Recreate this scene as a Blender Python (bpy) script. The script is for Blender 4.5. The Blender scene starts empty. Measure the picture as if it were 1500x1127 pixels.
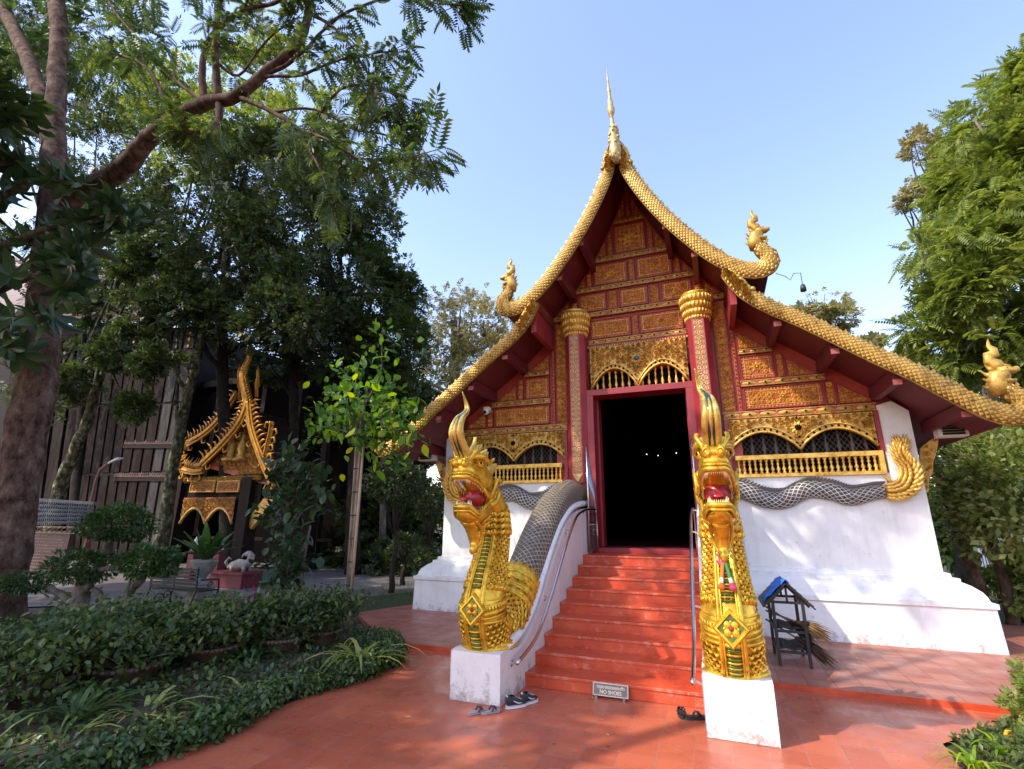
import bpy, math, random
import numpy as np
from mathutils import Vector, Matrix
random.seed(7)
rng = np.random.default_rng(11)
sc = bpy.context.scene
COL = sc.collection
R = math.radians
PI = math.pi

# ---------------------------------------------------------------- camera
YAW, PITCH, ROLL, FPX, H = -0.3774, 0.2732, 0.0059, 728.5, 1.7027
_cy, _sy, _cp, _sp = math.cos(YAW), math.sin(YAW), math.cos(PITCH), math.sin(PITCH)
FWD = Vector((_sy*_cp, _cy*_cp, _sp))
_r = Vector((_cy, -_sy, 0)); _u = _r.cross(FWD)
RIGHT = math.cos(ROLL)*_r + math.sin(ROLL)*_u
UP = -math.sin(ROLL)*_r + math.cos(ROLL)*_u
CAM = Vector((0, 0, H))
cd = bpy.data.cameras.new('camera'); cam = bpy.data.objects.new('camera', cd); COL.objects.link(cam)
cam.matrix_world = Matrix(((RIGHT.x, UP.x, -FWD.x, 0), (RIGHT.y, UP.y, -FWD.y, 0), (RIGHT.z, UP.z, -FWD.z, H), (0, 0, 0, 1)))
cd.sensor_width = 36.0; cd.lens = FPX/1500*36.0; cd.clip_end = 2000; cd.clip_start = 0.05
sc.camera = cam

def at(px, py, y):
    """world point at depth y that stands where the photograph shows (px, py)"""
    v = FWD*FPX + RIGHT*(px-750) - UP*(py-563.5)
    return CAM + v*(y/v.y)
def atx(px, py, x):
    v = FWD*FPX + RIGHT*(px-750) - UP*(py-563.5)
    return CAM + v*(x/v.x)
def atz(px, py, z):
    v = FWD*FPX + RIGHT*(px-750) - UP*(py-563.5)
    return CAM + v*((z-H)/v.z)

# ---------------------------------------------------------------- objects
def tagp(o, label=None, cat=None, group=None, kind=None):
    if label: o['label'] = label
    if cat: o['category'] = cat
    if group: o['group'] = group
    if kind: o['kind'] = kind
    return o
def thing(name, label, cat, loc=(0, 0, 0), group=None, rz=0):
    o = bpy.data.objects.new(name, None); COL.objects.link(o); o.empty_display_size = .1
    o.location = loc; o.rotation_euler = (0, 0, rz)
    return tagp(o, label, cat, group)
def woff(p):
    v = Vector((0, 0, 0))
    while p is not None:
        v += Vector(p.location); p = p.parent
    return v
def copy_thing(root, loc, label=None, rz=None, scale=None):
    r = root.copy(); COL.objects.link(r); r.location = loc
    if rz is not None: r.rotation_euler = (0, 0, rz)
    if scale is not None: r.scale = scale if isinstance(scale, tuple) else (scale,)*3
    if label: r['label'] = label
    def rec(src, dst):
        for ch in list(src.children):
            c = ch.copy(); COL.objects.link(c); c.parent = dst; rec(ch, c)
    rec(root, r)
    return r

class MB:
    def __init__(s): s.v = []; s.f = []; s.m = []; s.s = []
    def add(s, vs, fs, mi=0, smooth=False):
        o = len(s.v); s.v.extend([tuple(p) for p in vs])
        for f in fs: s.f.append(tuple(i+o for i in f)); s.m.append(mi); s.s.append(smooth)
    def box(s, c, d, mi=0, rot=None):
        x, y, z = d[0]/2, d[1]/2, d[2]/2
        vs = [Vector((a*x, b*y, e*z)) for a in (-1, 1) for b in (-1, 1) for e in (-1, 1)]
        if rot is not None: vs = [rot @ v for v in vs]
        c = Vector(c)
        s.add([v+c for v in vs], [(0, 1, 3, 2), (4, 6, 7, 5), (0, 4, 5, 1), (2, 3, 7, 6), (0, 2, 6, 4), (1, 5, 7, 3)], mi)
    def box2(s, a, b, mi=0):
        s.box([(a[i]+b[i])/2 for i in range(3)], [abs(b[i]-a[i]) for i in range(3)], mi)
    def bar(s, a, b, w, h, mi=0, up=(0, 0, 1)):
        a, b = Vector(a), Vector(b); t = (b-a); L = t.length
        if L < 1e-6: return
        t.normalize(); u = Vector(up)
        if abs(u.dot(t)) > .98: u = Vector((0, 1, 0))
        n = t.cross(u).normalized(); u2 = n.cross(t)
        vs = []
        for p in (a, b):
            for i, j in ((-1, -1), (1, -1), (1, 1), (-1, 1)): vs.append(p + n*(i*w/2) + u2*(j*h/2))
        s.add(vs, [(3, 2, 1, 0), (4, 5, 6, 7), (0, 1, 5, 4), (1, 2, 6, 5), (2, 3, 7, 6), (3, 0, 4, 7)], mi)
    def prism(s, poly, y0, y1, mi=0, axis='y'):
        """extrude 2D polygon: axis y -> (u,z) ; axis x -> (y,z) ; axis z -> (x,y)"""
        n = len(poly)
        def P(p, d):
            return {'y': (p[0], d, p[1]), 'x': (d, p[0], p[1]), 'z': (p[0], p[1], d)}[axis]
        vs = [P(p, y0) for p in poly] + [P(p, y1) for p in poly]
        s.add(vs, [tuple(range(n)), tuple(range(2*n-1, n-1, -1))] + [(i, (i+1) % n, n+(i+1) % n, n+i) for i in range(n)], mi)
    def tube(s, path, rad, n=8, mi=0, smooth=True, caps=True, side=None, ratio=1.0, twist=0):
        """sweep; rad: number/list or list of (a,b) ; side: fixed side vector (a goes along it)"""
        P = [Vector(p) for p in path]; k = len(P)
        if not isinstance(rad, (list, tuple)): rad = [rad]*k
        vs = []; prev = None
        for i, p in enumerate(P):
            t = (P[min(i+1, k-1)] - P[max(i-1, 0)])
            t = t.normalized() if t.length > 1e-9 else Vector((0, 0, 1))
            if side is not None: a = Vector(side); a = (a - t*a.dot(t)).normalized()
            elif prev is None:
                a = t.orthogonal().normalized()
            else: a = (prev - t*prev.dot(t)).normalized()
            prev = a; b = t.cross(a)
            ra, rb = rad[i] if isinstance(rad[i], (list, tuple)) else (rad[i], rad[i]*ratio)
            for j in range(n):
                th = 2*PI*j/n + twist; vs.append(p + a*(ra*math.cos(th)) + b*(rb*math.sin(th)))
        fs = [(i*n+j, i*n+(j+1) % n, (i+1)*n+(j+1) % n, (i+1)*n+j) for i in range(k-1) for j in range(n)]
        if caps: fs += [tuple(range(n-1, -1, -1)), tuple(range((k-1)*n, k*n))]
        s.add(vs, fs, mi, smooth)
    def lathe(s, prof, n=12, c=(0, 0, 0), mi=0, smooth=True, lean=(0, 0), sq=None):
        vs = []
        for r, z in prof:
            for j in range(n):
                th = 2*PI*(j+.5)/n; q = 1
                if sq: q = 1/max(abs(math.cos(th)), abs(math.sin(th)))
                vs.append((c[0]+r*q*math.cos(th)+lean[0]*z, c[1]+r*q*math.sin(th)+lean[1]*z, c[2]+z))
        k = len(prof)
        fs = [(i*n+j, i*n+(j+1) % n, (i+1)*n+(j+1) % n, (i+1)*n+j) for i in range(k-1) for j in range(n)]
        fs += [tuple(range(n-1, -1, -1)), tuple(range((k-1)*n, k*n))]
        s.add(vs, fs, mi, smooth)
    def ball(s, c, r, n=10, mi=0, rot=None, smooth=True):
        if not isinstance(r, (list, tuple)): r = (r, r, r)
        vs = []; m = max(4, n//2)
        for i in range(m+1):
            ph = PI*i/m
            for j in range(n):
                th = 2*PI*j/n
                p = Vector((r[0]*math.sin(ph)*math.cos(th), r[1]*math.sin(ph)*math.sin(th), r[2]*math.cos(ph)))
                if rot is not None: p = rot @ p
                vs.append(p + Vector(c))
        s.add(vs, [(i*n+j, (i+1)*n+j, (i+1)*n+(j+1) % n, i*n+(j+1) % n) for i in range(m) for j in range(n)], mi, smooth)
    def cone(s, a, b, r, n=6, mi=0):
        a, b = Vector(a), Vector(b); t = (b-a).normalized(); x = t.orthogonal().normalized(); y = t.cross(x)
        vs = [a + x*(r*math.cos(2*PI*j/n)) + y*(r*math.sin(2*PI*j/n)) for j in range(n)] + [b]
        s.add(vs, [(j, (j+1) % n, n) for j in range(n)] + [tuple(range(n-1, -1, -1))], mi, True)
    def build(s, name, mats, parent=None, tag=None, bevel=0, loc=None):
        me = bpy.data.meshes.new(name)
        off = woff(parent)
        if loc is not None: off = off + Vector(loc)
        me.from_pydata([(v[0]-off.x, v[1]-off.y, v[2]-off.z) for v in s.v], [], s.f)
        if not isinstance(mats, (list, tuple)): mats = [mats]
        for m in mats: me.materials.append(m)
        me.polygons.foreach_set('material_index', s.m); me.polygons.foreach_set('use_smooth', s.s)
        me.update()
        o = bpy.data.objects.new(name, me); COL.objects.link(o)
        if loc is not None: o.location = loc
        if parent is not None: o.parent = parent
        if tag: tagp(o, **tag)
        if bevel:
            b = o.modifiers.new('bevel', 'BEVEL'); b.width = bevel; b.segments = 2; b.limit_method = 'ANGLE'; b.angle_limit = R(40)
        return o

def smoothcurve(pts, n=6):
    """Catmull-Rom through tuples of any dimension"""
    out = []; k = len(pts)
    for i in range(k-1):
        p0, p1, p2, p3 = pts[max(i-1, 0)], pts[i], pts[i+1], pts[min(i+2, k-1)]
        for j in range(n):
            t = j/n
            out.append(tuple(.5*(2*b+(c-a)*t+(2*a-5*b+4*c-d)*t*t+(3*b-a-3*c+d)*t**3) for a, b, c, d in zip(p0, p1, p2, p3)))
    out.append(tuple(pts[-1])); return out

# ---------------------------------------------------------------- leaf clouds (numpy)
def leaf_template(kind):
    if kind == 'kite':      # simple leaf: one folded quad pair
        v = [(0, 0, 0), (.28, .45, .06), (0, 1, -.06), (-.28, .45, .06), (0, .45, -.02)]
        return np.array(v), [(0, 1, 4), (4, 1, 2), (0, 4, 3), (4, 2, 3)]
    if kind == 'flat':
        return np.array([(0, 0, 0), (.27, .5, .04), (0, 1, 0), (-.27, .5, .04)]), [(0, 1, 2, 3)]
    if kind == 'oval':
        v = [(0, 0, 0), (.2, .2, .05), (.3, .5, .06), (.2, .82, .0), (0, 1.05, -.1), (-.2, .82, .0), (-.3, .5, .06), (-.2, .2, .05), (0, .25, 0), (0, .55, .0), (0, .85, -.05)]
        return np.array(v), [(0, 1, 8), (1, 2, 9, 8), (2, 3, 10, 9), (3, 4, 10), (4, 5, 10), (5, 6, 9, 10), (6, 7, 8, 9), (7, 0, 8)]
    if kind in ('frond', 'drop'):     # pinnate leaf: rachis with paired leaflets
        v = []; f = []; n = 8 if kind == 'frond' else 7
        dr = .28 if kind == 'frond' else .75
        for i in range(n):
            t = .18+.8*i/n; z = -dr*t*t
            for sg in (-1, 1):
                L = .30*(1-.45*abs(t-.5)); w = .055 if kind == 'frond' else .075
                if kind == 'drop': L *= 1.25
                o = len(v); dz = -.10 if kind == 'frond' else -.2
                v += [(0, t, z), (sg*L*.5, t+w+.05, z+dz*.3), (sg*L, t+.10, z+dz), (sg*L*.5, t-w+.05, z+dz*.3)]
                f.append((o, o+1, o+2, o+3) if sg > 0 else (o+3, o+2, o+1, o))
        o = len(v); v += [(0, .9, -dr*.85), (.05, 1.05, -dr*1.1), (0, 1.22, -dr*1.4), (-.05, 1.05, -dr*1.1)]; f.append((o, o+1, o+2, o+3))
        o = len(v); v += [(-.008, 0, 0), (.008, 0, 0), (.006, .5, -dr*.25), (-.006, .5, -dr*.25), (.004, 1, -dr), (-.004, 1, -dr)]
        f += [(o, o+1, o+2, o+3), (o+3, o+2, o+4, o+5)]
        return np.array(v), f
    if kind == 'twig':      # five leaves on a short twig
        a, fa = leaf_template('flat'); v = []; f = []
        for ang, sc_, y in ((-60, .55, .1), (55, .55, .2), (-40, .6, .4), (38, .6, .5), (0, .65, .6)):
            c, s_ = math.cos(R(ang)), math.sin(R(ang)); o = len(v)
            for p in a*sc_: v.append((p[0]*c+p[1]*s_, -p[0]*s_+p[1]*c+y, p[2]+(.1 if ang else 0)))
            f += [tuple(i+o for i in q) for q in fa]
        return np.array(v), f
    if kind == 'whorl':     # big leaves radiating from a shoot tip
        a, fa = leaf_template('oval'); v = []; f = []
        for k in range(7):
            ang = 2*PI*k/7; c, s_ = math.cos(ang), math.sin(ang); o = len(v); el = .15 if k % 2 else -.2
            for p in a:
                y = p[1]*math.cos(el); z = p[2]+p[1]*math.sin(el)-.35*p[1]*p[1]; x = p[0]*.72
                v.append((x*c+y*s_, z, -x*s_+y*c))
            f += [tuple(i+o for i in q) for q in fa]
        return np.array(v), f
    if kind == 'strap':     # strappy arching blade
        v = []; f = []
        for i in range(6):
            t = i/5; w = .035*(1-t)**.6+.002; v += [(-w, t*.75, t*.95-.85*t*t), (w, t*.75, t*.95-.85*t*t)]
        return np.array(v), [(2*i, 2*i+1, 2*i+3, 2*i+2) for i in range(5)]
    if kind == 'blade':
        v = [(-.03, 0, 0), (.03, 0, 0), (.02, .12, .6), (-.02, .12, .6), (0, .4, 1)]
        return np.array(v), [(0, 1, 2, 3), (3, 2, 4)]

def leaves(name, kind, pos, size, mat, parent=None, dirs=None, up_bias=.6, droop=0., rnd=None, tag=None, smooth=False, spread=1.0, loc=None):
    """one mesh holding a cloud of leaves; dirs: preferred growing direction per leaf"""
    T, F = leaf_template(kind); pos = np.asarray(pos, float); n = len(pos)
    if n == 0: return None
    d = rng.normal(size=(n, 3))
    if dirs is not None: d = d*spread*.6 + np.asarray(dirs)
    d[:, 2] -= droop; d /= np.linalg.norm(d, axis=1)[:, None]+1e-9
    nrm = rng.normal(size=(n, 3)); nrm[:, 2] += up_bias*3
    x = np.cross(d, nrm); x /= np.linalg.norm(x, axis=1)[:, None]+1e-9
    z = np.cross(x, d)
    size = np.broadcast_to(size, (n,)) * rng.uniform(.65, 1.25, n)
    V = (T[None, :, 0, None]*x[:, None, :] + T[None, :, 1, None]*d[:, None, :] + T[None, :, 2, None]*z[:, None, :])*size[:, None, None] + pos[:, None, :]
    off = woff(parent)
    if loc is not None: off = off+Vector(loc)
    V = V.reshape(-1, 3) - np.array(off)
    nt = len(T); sizes = np.array([len(f) for f in F]); flat = np.concatenate([np.array(f) for f in F])
    loops = (flat[None, :] + (np.arange(n)*nt)[:, None]).reshape(-1)
    tot = np.tile(sizes, n); starts = np.concatenate([[0], np.cumsum(tot)[:-1]])
    me = bpy.data.meshes.new(name); me.vertices.add(len(V)); me.vertices.foreach_set('co', V.astype(np.float32).ravel())
    me.loops.add(len(loops)); me.loops.foreach_set('vertex_index', loops.astype(np.int32))
    me.polygons.add(len(tot)); me.polygons.foreach_set('loop_start', starts.astype(np.int32)); me.polygons.foreach_set('loop_total', tot.astype(np.int32))
    if smooth: me.polygons.foreach_set('use_smooth', np.ones(len(tot), bool))
    me.materials.append(mat); me.update(calc_edges=True)
    o = bpy.data.objects.new(name, me); COL.objects.link(o)
    if loc is not None: o.location = loc
    if parent is not None: o.parent = parent
    if tag: tagp(o, **tag)
    return o

def blob_points(blobs, n, shell=.55, noise=1.0, seed=0, gap=-.1):
    """points in a union of ellipsoids (x,y,z,rx,ry,rz), biased to the skin, thinned by low-frequency noise -> clumps and gaps"""
    g = np.random.default_rng(seed); B = np.array(blobs, float)
    vol = (B[:, 3]*B[:, 4]*B[:, 5])**.75; pr = vol/vol.sum(); out = []; dr = []
    ph = g.uniform(0, 6.28, 6); K = g.normal(size=(6, 3))
    have = 0
    while have < n:
        m = n*2; k = g.choice(len(B), m, p=pr); u = g.normal(size=(m, 3)); u /= np.linalg.norm(u, axis=1)[:, None]
        r = shell + (1-shell)*g.uniform(0, 1, m)**.7
        r[g.uniform(size=m) < .18] *= .6
        lump = 1+.16*np.sin(u@K[0]*3+k)+.12*np.sin(u@K[1]*6+2*k)
        P = B[k, :3] + u*B[k, 3:]*(r*lump)[:, None]
        nv = sum(np.sin(P@(K[i]/np.linalg.norm(K[i])*noise*(1.2+.9*i))+ph[i]) for i in range(6))/2.2 + g.normal(size=m)*.25
        keep = nv > gap; P = P[keep]; out.append(P); dr.append(u[keep]); have += len(P)
    return np.concatenate(out)[:n], np.concatenate(dr)[:n]

# ---------------------------------------------------------------- materials
def new_mat(name):
    m = bpy.data.materials.new(name); m.use_nodes = True; nt = m.node_tree; nt.nodes.clear()
    out = nt.nodes.new('ShaderNodeOutputMaterial'); return m, nt, out
def N(nt, typ, **kw):
    n = nt.nodes.new(typ)
    for k, v in kw.items():
        if hasattr(n, k) and k not in ('Scale',): setattr(n, k, v)
        else: n.inputs[k].default_value = v
    return n
def ramp(nt, fac, stops, interp='LINEAR'):
    r = nt.nodes.new('ShaderNodeValToRGB'); r.color_ramp.interpolation = interp
    while len(r.color_ramp.elements) < len(stops): r.color_ramp.elements.new(.5)
    for e, (p, c) in zip(r.color_ramp.elements, stops):
        e.position = p; e.color = (*c, 1) if len(c) == 3 else c
    nt.links.new(fac, r.inputs[0]); return r
def coords(nt, sc_=None):
    g = nt.nodes.new('ShaderNodeNewGeometry'); return g.outputs['Position']
def mat(name, stops, rough=.6, metal=0, scale=4, detail=5, bump=0, bscale=30, spec=.5, coat=0, rrange=None, btype='noise', obj=False):
    """stops: list of colours from low to high noise"""
    m, nt, out = new_mat(name); b = nt.nodes.new('ShaderNodeBsdfPrincipled'); nt.links.new(b.outputs[0], out.inputs[0])
    if obj: tc = nt.nodes.new('ShaderNodeTexCoord'); pos = tc.outputs['Object']
    else: pos = coords(nt)
    if isinstance(stops[0], (int, float)): stops = [stops]
    if len(stops) == 1: b.inputs['Base Color'].default_value = (*stops[0], 1)
    else:
        n = N(nt, 'ShaderNodeTexNoise', Scale=scale, Detail=detail, Roughness=.6); nt.links.new(pos, n.inputs['Vector'])
        k = len(stops); r = ramp(nt, n.outputs['Fac'], [(.3+.4*i/(k-1), c) for i, c in enumerate(stops)])
        nt.links.new(r.outputs[0], b.inputs['Base Color'])
        if rrange:
            rr = ramp(nt, n.outputs['Fac'], [(.3, (rrange[0],)*3), (.7, (rrange[1],)*3)]); nt.links.new(rr.outputs[0], b.inputs['Roughness'])
    if not rrange: b.inputs['Roughness'].default_value = rough
    b.inputs['Metallic'].default_value = metal; b.inputs['Specular IOR Level'].default_value = spec
    b.inputs['Coat Weight'].default_value = coat; b.inputs['Coat Roughness'].default_value = .15
    if bump:
        t = N(nt, 'ShaderNodeTexNoise', Scale=bscale, Detail=4) if btype == 'noise' else N(nt, 'ShaderNodeTexVoronoi', Scale=bscale)
        nt.links.new(pos, t.inputs['Vector']); bp = nt.nodes.new('ShaderNodeBump'); bp.inputs['Strength'].default_value = bump; bp.inputs['Distance'].default_value = .02
        nt.links.new(t.outputs[0], bp.inputs['Height']); nt.links.new(bp.outputs[0], b.inputs['Normal'])
    return m
def leaf_mat(name, cols, trans=.35, rough=.45, patch=.35):
    """cols: 3 colours picked per leaf, plus slow patches"""
    m, nt, out = new_mat(name); b = nt.nodes.new('ShaderNodeBsdfPrincipled'); g = nt.nodes.new('ShaderNodeNewGeometry')
    n = N(nt, 'ShaderNodeTexNoise', Scale=patch, Detail=2); nt.links.new(g.outputs['Position'], n.inputs['Vector'])
    mx = N(nt, 'ShaderNodeMath', operation='MULTIPLY_ADD'); mx.inputs[1].default_value = .55; nt.links.new(g.outputs['Random Per Island'], mx.inputs[0])
    m2 = N(nt, 'ShaderNodeMath', operation='MULTIPLY'); m2.inputs[1].default_value = .45; nt.links.new(n.outputs['Fac'], m2.inputs[0]); nt.links.new(m2.outputs[0], mx.inputs[2])
    k = len(cols); r = ramp(nt, mx.outputs[0], [(.12+.76*i/(k-1), c) for i, c in enumerate(cols)])
    nt.links.new(r.outputs[0], b.inputs['Base Color']); b.inputs['Roughness'].default_value = rough; b.inputs['Specular IOR Level'].default_value = .4
    t = nt.nodes.new('ShaderNodeBsdfTranslucent'); hs = N(nt, 'ShaderNodeHueSaturation'); hs.inputs['Hue'].default_value = .485; hs.inputs['Value'].default_value = 1.7; hs.inputs['Saturation'].default_value = 1.1
    nt.links.new(r.outputs[0], hs.inputs['Color']); nt.links.new(hs.outputs[0], t.inputs[0])
    ms = nt.nodes.new('ShaderNodeMixShader'); ms.inputs[0].default_value = trans
    nt.links.new(b.outputs[0], ms.inputs[1]); nt.links.new(t.outputs[0], ms.inputs[2]); nt.links.new(ms.outputs[0], out.inputs[0])
    return m

def gold_mat(name, c1, c2, metal=.45, rough=.38, dark=(.05, .02, .01), bs=60, bump=.35):
    """gilded plaster: bright leaf, worn brownish hollows (a fixed fine pattern)"""
    m, nt, out = new_mat(name); b = nt.nodes.new('ShaderNodeBsdfPrincipled'); pos = coords(nt)
    n = N(nt, 'ShaderNodeTexNoise', Scale=9, Detail=6, Roughness=.7); nt.links.new(pos, n.inputs['Vector'])
    r = ramp(nt, n.outputs['Fac'], [(.30, (c1[0]*.38, c1[1]*.30, c1[2]*.3)), (.43, c1), (.6, c2), (.74, (c1[0]*.8, c1[1]*.7, c1[2]*.6))])
    v = N(nt, 'ShaderNodeTexNoise', Scale=bs, Detail=3); nt.links.new(pos, v.inputs['Vector'])
    bp = nt.nodes.new('ShaderNodeBump'); bp.inputs['Strength'].default_value = bump; bp.inputs['Distance'].default_value = .01
    nt.links.new(v.outputs['Fac'], bp.inputs['Height']); nt.links.new(bp.outputs[0], b.inputs['Normal'])
    nt.links.new(r.outputs[0], b.inputs['Base Color']); nt.links.new(b.outputs[0], out.inputs[0])
    b.inputs['Metallic'].default_value = metal; b.inputs['Roughness'].default_value = rough
    return m

def tile_mat(name, cols, size, grout, rough=(.25, .5), off=(0, 0), rowoff=0., bump=.4):
    """square floor tiles: grout lines, a tint per tile, worn patches"""
    m, nt, out = new_mat(name); b = nt.nodes.new('ShaderNodeBsdfPrincipled'); pos = coords(nt)
    mp = nt.nodes.new('ShaderNodeMapping'); mp.inputs['Location'].default_value = (off[0], off[1], 0); nt.links.new(pos, mp.inputs[0])
    br = nt.nodes.new('ShaderNodeTexBrick'); br.offset = rowoff; br.squash = 1
    br.inputs['Scale'].default_value = 1/size; br.inputs['Mortar Size'].default_value = .022; br.inputs['Mortar Smooth'].default_value = .3
    br.inputs['Brick Width'].default_value = 1; br.inputs['Row Height'].default_value = 1; br.inputs['Bias'].default_value = 0
    br.inputs['Color1'].default_value = (*cols[0], 1); br.inputs['Color2'].default_value = (*cols[1], 1); br.inputs['Mortar'].default_value = (*grout, 1)
    nt.links.new(mp.outputs[0], br.inputs[0])
    n = N(nt, 'ShaderNodeTexNoise', Scale=1.1, Detail=7, Roughness=.65); nt.links.new(pos, n.inputs['Vector'])
    r = ramp(nt, n.outputs['Fac'], [(.3, (.72, .72, .74)), (.5, (1, 1, 1)), (.72, (1.0, 1.0, 1.0))])
    mx = nt.nodes.new('ShaderNodeMixRGB'); mx.blend_type = 'MULTIPLY'; mx.inputs[0].default_value = 1
    nt.links.new(br.outputs['Color'], mx.inputs[1]); nt.links.new(r.outputs[0], mx.inputs[2])
    n3 = N(nt, 'ShaderNodeTexNoise', Scale=2.6, Detail=9, Roughness=.75); nt.links.new(pos, n3.inputs['Vector'])
    r3 = ramp(nt, n3.outputs['Fac'], [(.60, (0, 0, 0)), (.74, (.5, .5, .5))])
    m3 = nt.nodes.new('ShaderNodeMixRGB'); nt.links.new(r3.outputs[0], m3.inputs[0]); nt.links.new(mx.outputs[0], m3.inputs[1]); m3.inputs[2].default_value = (cols[1][0]*1.15, cols[1][1]*2.2, cols[1][2]*2.6, 1)
    nt.links.new(m3.outputs[0], b.inputs['Base Color'])
    n2 = N(nt, 'ShaderNodeTexNoise', Scale=3.5, Detail=6); nt.links.new(pos, n2.inputs['Vector'])
    rr = ramp(nt, n2.outputs['Fac'], [(.35, (rough[0],)*3), (.65, (rough[1],)*3)]); nt.links.new(rr.outputs[0], b.inputs['Roughness'])
    bp = nt.nodes.new('ShaderNodeBump'); bp.inputs['Strength'].default_value = bump; bp.inputs['Distance'].default_value = .004; bp.invert = True
    ad = N(nt, 'ShaderNodeMath', operation='MULTIPLY_ADD'); nt.links.new(n2.outputs['Fac'], ad.inputs[0]); ad.inputs[1].default_value = .35; nt.links.new(br.outputs['Fac'], ad.inputs[2])
    nt.links.new(ad.outputs[0], bp.inputs['Height']); nt.links.new(bp.outputs[0], b.inputs['Normal'])
    nt.links.new(b.outputs[0], out.inputs[0]); return m

def plaster_mat(name, base=(.80, .79, .77), dirt=(.42, .38, .34)):
    m, nt, out = new_mat(name); b = nt.nodes.new('ShaderNodeBsdfPrincipled'); pos = coords(nt)
    n = N(nt, 'ShaderNodeTexNoise', Scale=1.6, Detail=8, Roughness=.7); nt.links.new(pos, n.inputs['Vector'])
    r = ramp(nt, n.outputs['Fac'], [(.36, tuple(c*.88 for c in base)), (.55, base), (.8, tuple(min(1, c*1.03) for c in base))])
    # grime that gathers near the ground and thin chips
    sx = nt.nodes.new('ShaderNodeSeparateXYZ'); nt.links.new(pos, sx.inputs[0])
    mr = nt.nodes.new('ShaderNodeMapRange'); mr.inputs[1].default_value = .02; mr.inputs[2].default_value = .32; mr.inputs[3].default_value = .17; mr.inputs[4].default_value = 0
    nt.links.new(sx.outputs['Z'], mr.inputs[0])
    n2 = N(nt, 'ShaderNodeTexNoise', Scale=6, Detail=9, Roughness=.75); nt.links.new(pos, n2.inputs['Vector'])
    ad = N(nt, 'ShaderNodeMath', operation='ADD'); nt.links.new(n2.outputs['Fac'], ad.inputs[0]); nt.links.new(mr.outputs[0], ad.inputs[1])
    r2 = ramp(nt, ad.outputs[0], [(.60, (0, 0, 0)), (.74, (1, 1, 1))])
    mx = nt.nodes.new('ShaderNodeMixRGB'); nt.links.new(r2.outputs[0], mx.inputs[0]); nt.links.new(r.outputs[0], mx.inputs[1]); mx.inputs[2].default_value = (*dirt, 1)
    mp = nt.nodes.new('ShaderNodeMapping'); mp.inputs['Scale'].default_value = (5, 5, .35); nt.links.new(pos, mp.inputs[0])
    ns = N(nt, 'ShaderNodeTexNoise', Scale=2.2, Detail=7, Roughness=.65); nt.links.new(mp.outputs[0], ns.inputs['Vector'])
    rs = ramp(nt, ns.outputs['Fac'], [(.34, (.80, .79, .77)), (.50, (1, 1, 1))]); ms = nt.nodes.new('ShaderNodeMixRGB'); ms.blend_type = 'MULTIPLY'; ms.inputs[0].default_value = .38
    nt.links.new(mx.outputs[0], ms.inputs[1]); nt.links.new(rs.outputs[0], ms.inputs[2]); nt.links.new(ms.outputs[0], b.inputs['Base Color']); b.inputs['Roughness'].default_value = .75
    bp = nt.nodes.new('ShaderNodeBump'); bp.inputs['Strength'].default_value = .25; bp.inputs['Distance'].default_value = .01
    nt.links.new(n2.outputs['Fac'], bp.inputs['Height']); nt.links.new(bp.outputs[0], b.inputs['Normal'])
    nt.links.new(b.outputs[0], out.inputs[0]); return m

def bark_mat(name, cols, scale=5, stretch=.35, bump=.8):
    m, nt, out = new_mat(name); b = nt.nodes.new('ShaderNodeBsdfPrincipled'); pos = coords(nt)
    mp = nt.nodes.new('ShaderNodeMapping'); mp.inputs['Scale'].default_value = (1, 1, stretch); nt.links.new(pos, mp.inputs[0])
    n = N(nt, 'ShaderNodeTexNoise', Scale=scale, Detail=9, Roughness=.7); nt.links.new(mp.outputs[0], n.inputs['Vector'])
    k = len(cols); r = ramp(nt, n.outputs['Fac'], [(.34+.32*i/(k-1), c) for i, c in enumerate(cols)])
    nt.links.new(r.outputs[0], b.inputs['Base Color']); b.inputs['Roughness'].default_value = .9; b.inputs['Specular IOR Level'].default_value = .12
    bp = nt.nodes.new('ShaderNodeBump'); bp.inputs['Strength'].default_value = bump; bp.inputs['Distance'].default_value = .03
    nt.links.new(n.outputs['Fac'], bp.inputs['Height']); nt.links.new(bp.outputs[0], b.inputs['Normal'])
    nt.links.new(b.outputs[0], out.inputs[0]); return m

M = {}
M['gold'] = gold_mat('gilded_plaster', (.66, .36, .055), (.84, .55, .13))
M['gold_pale'] = gold_mat('pale_gilding', (.58, .40, .13), (.74, .56, .24), metal=.3, rough=.45)
M['gold_naga'] = gold_mat('statue_gilding', (.62, .35, .02), (.80, .52, .05), metal=.55, rough=.27, bs=40, bump=.2)
M['gold_dark'] = gold_mat('dull_gilding', (.42, .24, .05), (.6, .38, .1), metal=.3, rough=.5)  # darker, duller gilding for bands and carved grounds
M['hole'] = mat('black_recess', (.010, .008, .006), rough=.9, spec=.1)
M['mirror'] = mat('blue_green_glass_mosaic', [(.01, .03, .05), (.02, .09, .07), (.03, .05, .12)], rough=.12, scale=25, detail=1, metal=.3)
M['mirror_green'] = mat('green_glass_mosaic', [(.04, .10, .02), (.12, .2, .03)], rough=.15, scale=25, detail=1, metal=.3)
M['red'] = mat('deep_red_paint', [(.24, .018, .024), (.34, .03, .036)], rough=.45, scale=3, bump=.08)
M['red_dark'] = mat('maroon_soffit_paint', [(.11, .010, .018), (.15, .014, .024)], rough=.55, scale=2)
M['red_flat'] = mat('carved_red_ground', [(.25, .018, .012), (.36, .04, .018), (.44, .12, .03), (.32, .03, .016)], rough=.5, scale=38, detail=3, bump=.6, bscale=45)
M['pinkgold'] = mat('rose_gold_stencil_ground', [(.33, .05, .055), (.45, .16, .10)], rough=.5, scale=60, detail=2)
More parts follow.
